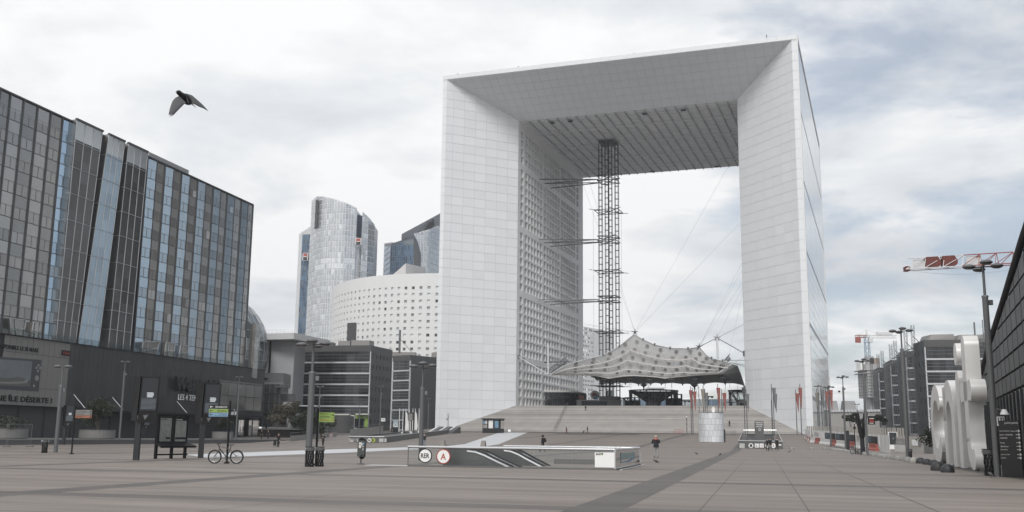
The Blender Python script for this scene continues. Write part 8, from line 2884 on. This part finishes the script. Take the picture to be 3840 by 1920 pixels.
# the flying pigeon, near the camera
YP = 9.5
fb_ = at(700, 372, YP)
fly = T('pigeon', 'dark pigeon in flight with wings swept down', 'pigeon', fb_)
hd_, tl_ = at(664, 341, YP - .1), at(712, 386, YP + .12)
bd_d = (tl_ - hd_)
P('body', lathe_axis(hd_ - bd_d * .02, tl_ + bd_d * .10, [(0, .002), (.05, .012), (.12, .024), (.22, .025), (.32, .028), (.48, .042), (.66, .047), (.84, .036), (.95, .018), (1, .004)]), feather_d, fly, smooth=True)
P('beak', MB().tube(at(661, 345, YP - .1), at(657.5, 346, YP - .1), .006, .001, 6), black, fly)
def wing(name, lead, trail, mat, dz=.006):
    n = len(lead)
    mb = MB()
    top, bot = [], []
    for l, t in zip(lead, trail):
        top.append([l.lerp(t, k / 4) + V((0, -.018 * math.sin(math.pi * k / 4), 0)) for k in range(5)])
        bot.append([p + V((0, dz, 0)) for p in top[-1]])
    mb.grid(top)
    mb.grid(bot)
    for k in range(n - 1):
        mb.poly([top[k][0], top[k + 1][0], bot[k + 1][0], bot[k][0]])
        mb.poly([top[k][-1], top[k + 1][-1], bot[k + 1][-1], bot[k][-1]])
    return P(name, mb, mat, fly, smooth=True)
ld_ = [at(x, y, Y) for x, y, Y in ((672, 360, 9.45), (658, 366, 9.3), (648, 377, 9.15), (642, 390, 9.05), (637, 406, 8.95), (632, 428, 8.9))]
tr_ = [at(x, y, Y) for x, y, Y in ((697, 384, 9.45), (690, 390, 9.3), (680, 400, 9.15), (671, 409, 9.05), (660, 420, 8.95), (650, 431, 8.9))]
w1 = wing('wing', ld_, tr_, feather)
for k in range(4):
    a = ld_[-1].lerp(tr_[-1], (k + .1) / 4)
    b = ld_[-1].lerp(tr_[-1], (k + .85) / 4)
    e_ = (ld_[-1] - ld_[-2])
    c = a.lerp(b, .45) + e_ * (.36 if k in (1, 2) else .22)
    a, b = a - e_ * .22, b - e_ * .22
    P('primary_feather', MB().hexa([a, b, c], [p + V((0, .006, 0)) for p in (a, b, c)]), feather_d, w1)
P('tail', MB().hexa([tl_ - bd_d * .2 + V((.0, 0, .02)), tl_ - bd_d * .2 + V((.02, .02, -.02)), tl_ + bd_d * .22 + V((.012, .08, .0))], [tl_ - bd_d * .2 + V((0, .01, .03)), tl_ - bd_d * .2 + V((.03, .03, -.02)), tl_ + bd_d * .22 + V((.014, .085, .0))]), feather_d, fly)
P('trailing_feathers', MB().grid([[p + V((0, -.004, 0)) for p in tr_], [p.lerp(q, .16) + V((0, -.008, 0)) for p, q in zip(tr_, ld_)]]), feather_d, w1)
ld2 = [at(x, y, Y) for x, y, Y in ((698, 350, 9.5), (720, 357, 9.7), (742, 376, 9.85), (758, 390, 9.95), (772, 405, 10.05), (781, 416, 10.1))]
tr2 = [at(x, y, Y) for x, y, Y in ((704, 384, 9.5), (726, 389, 9.7), (746, 400, 9.85), (760, 405, 9.95), (773, 412, 10.05), (781.5, 417, 10.1))]
w2 = wing('wing', ld2, tr2, feather_l)
P('trailing_feathers', MB().grid([[p + V((0, -.004, 0)) for p in tr2], [p.lerp(q, .35) + V((0, -.012, 0)) for p, q in zip(tr2, ld2)]]), feather, w2)
# ------------------------------------------------------------------ thin haze over the city
hz = MB().obox((-1500, -300, -1.2), (3000, 0, 0), (0, 1750, 0), (0, 0, 240))
hm_ = bpy.data.materials.new('haze_air')
hm_.use_nodes = True
t_ = hm_.node_tree
t_.nodes.clear()
pv_ = N(t_, 'ShaderNodeVolumePrincipled')
pv_.inputs['Color'].default_value = (.93, .95, 1, 1)
pv_.inputs['Density'].default_value = .00021
pv_.inputs['Anisotropy'].default_value = .2
o_ = N(t_, 'ShaderNodeOutputMaterial')
t_.links.new(pv_.outputs[0], o_.inputs['Volume'])
build('haze', hz, hm_, kind='stuff', label='thin pale haze over the city')
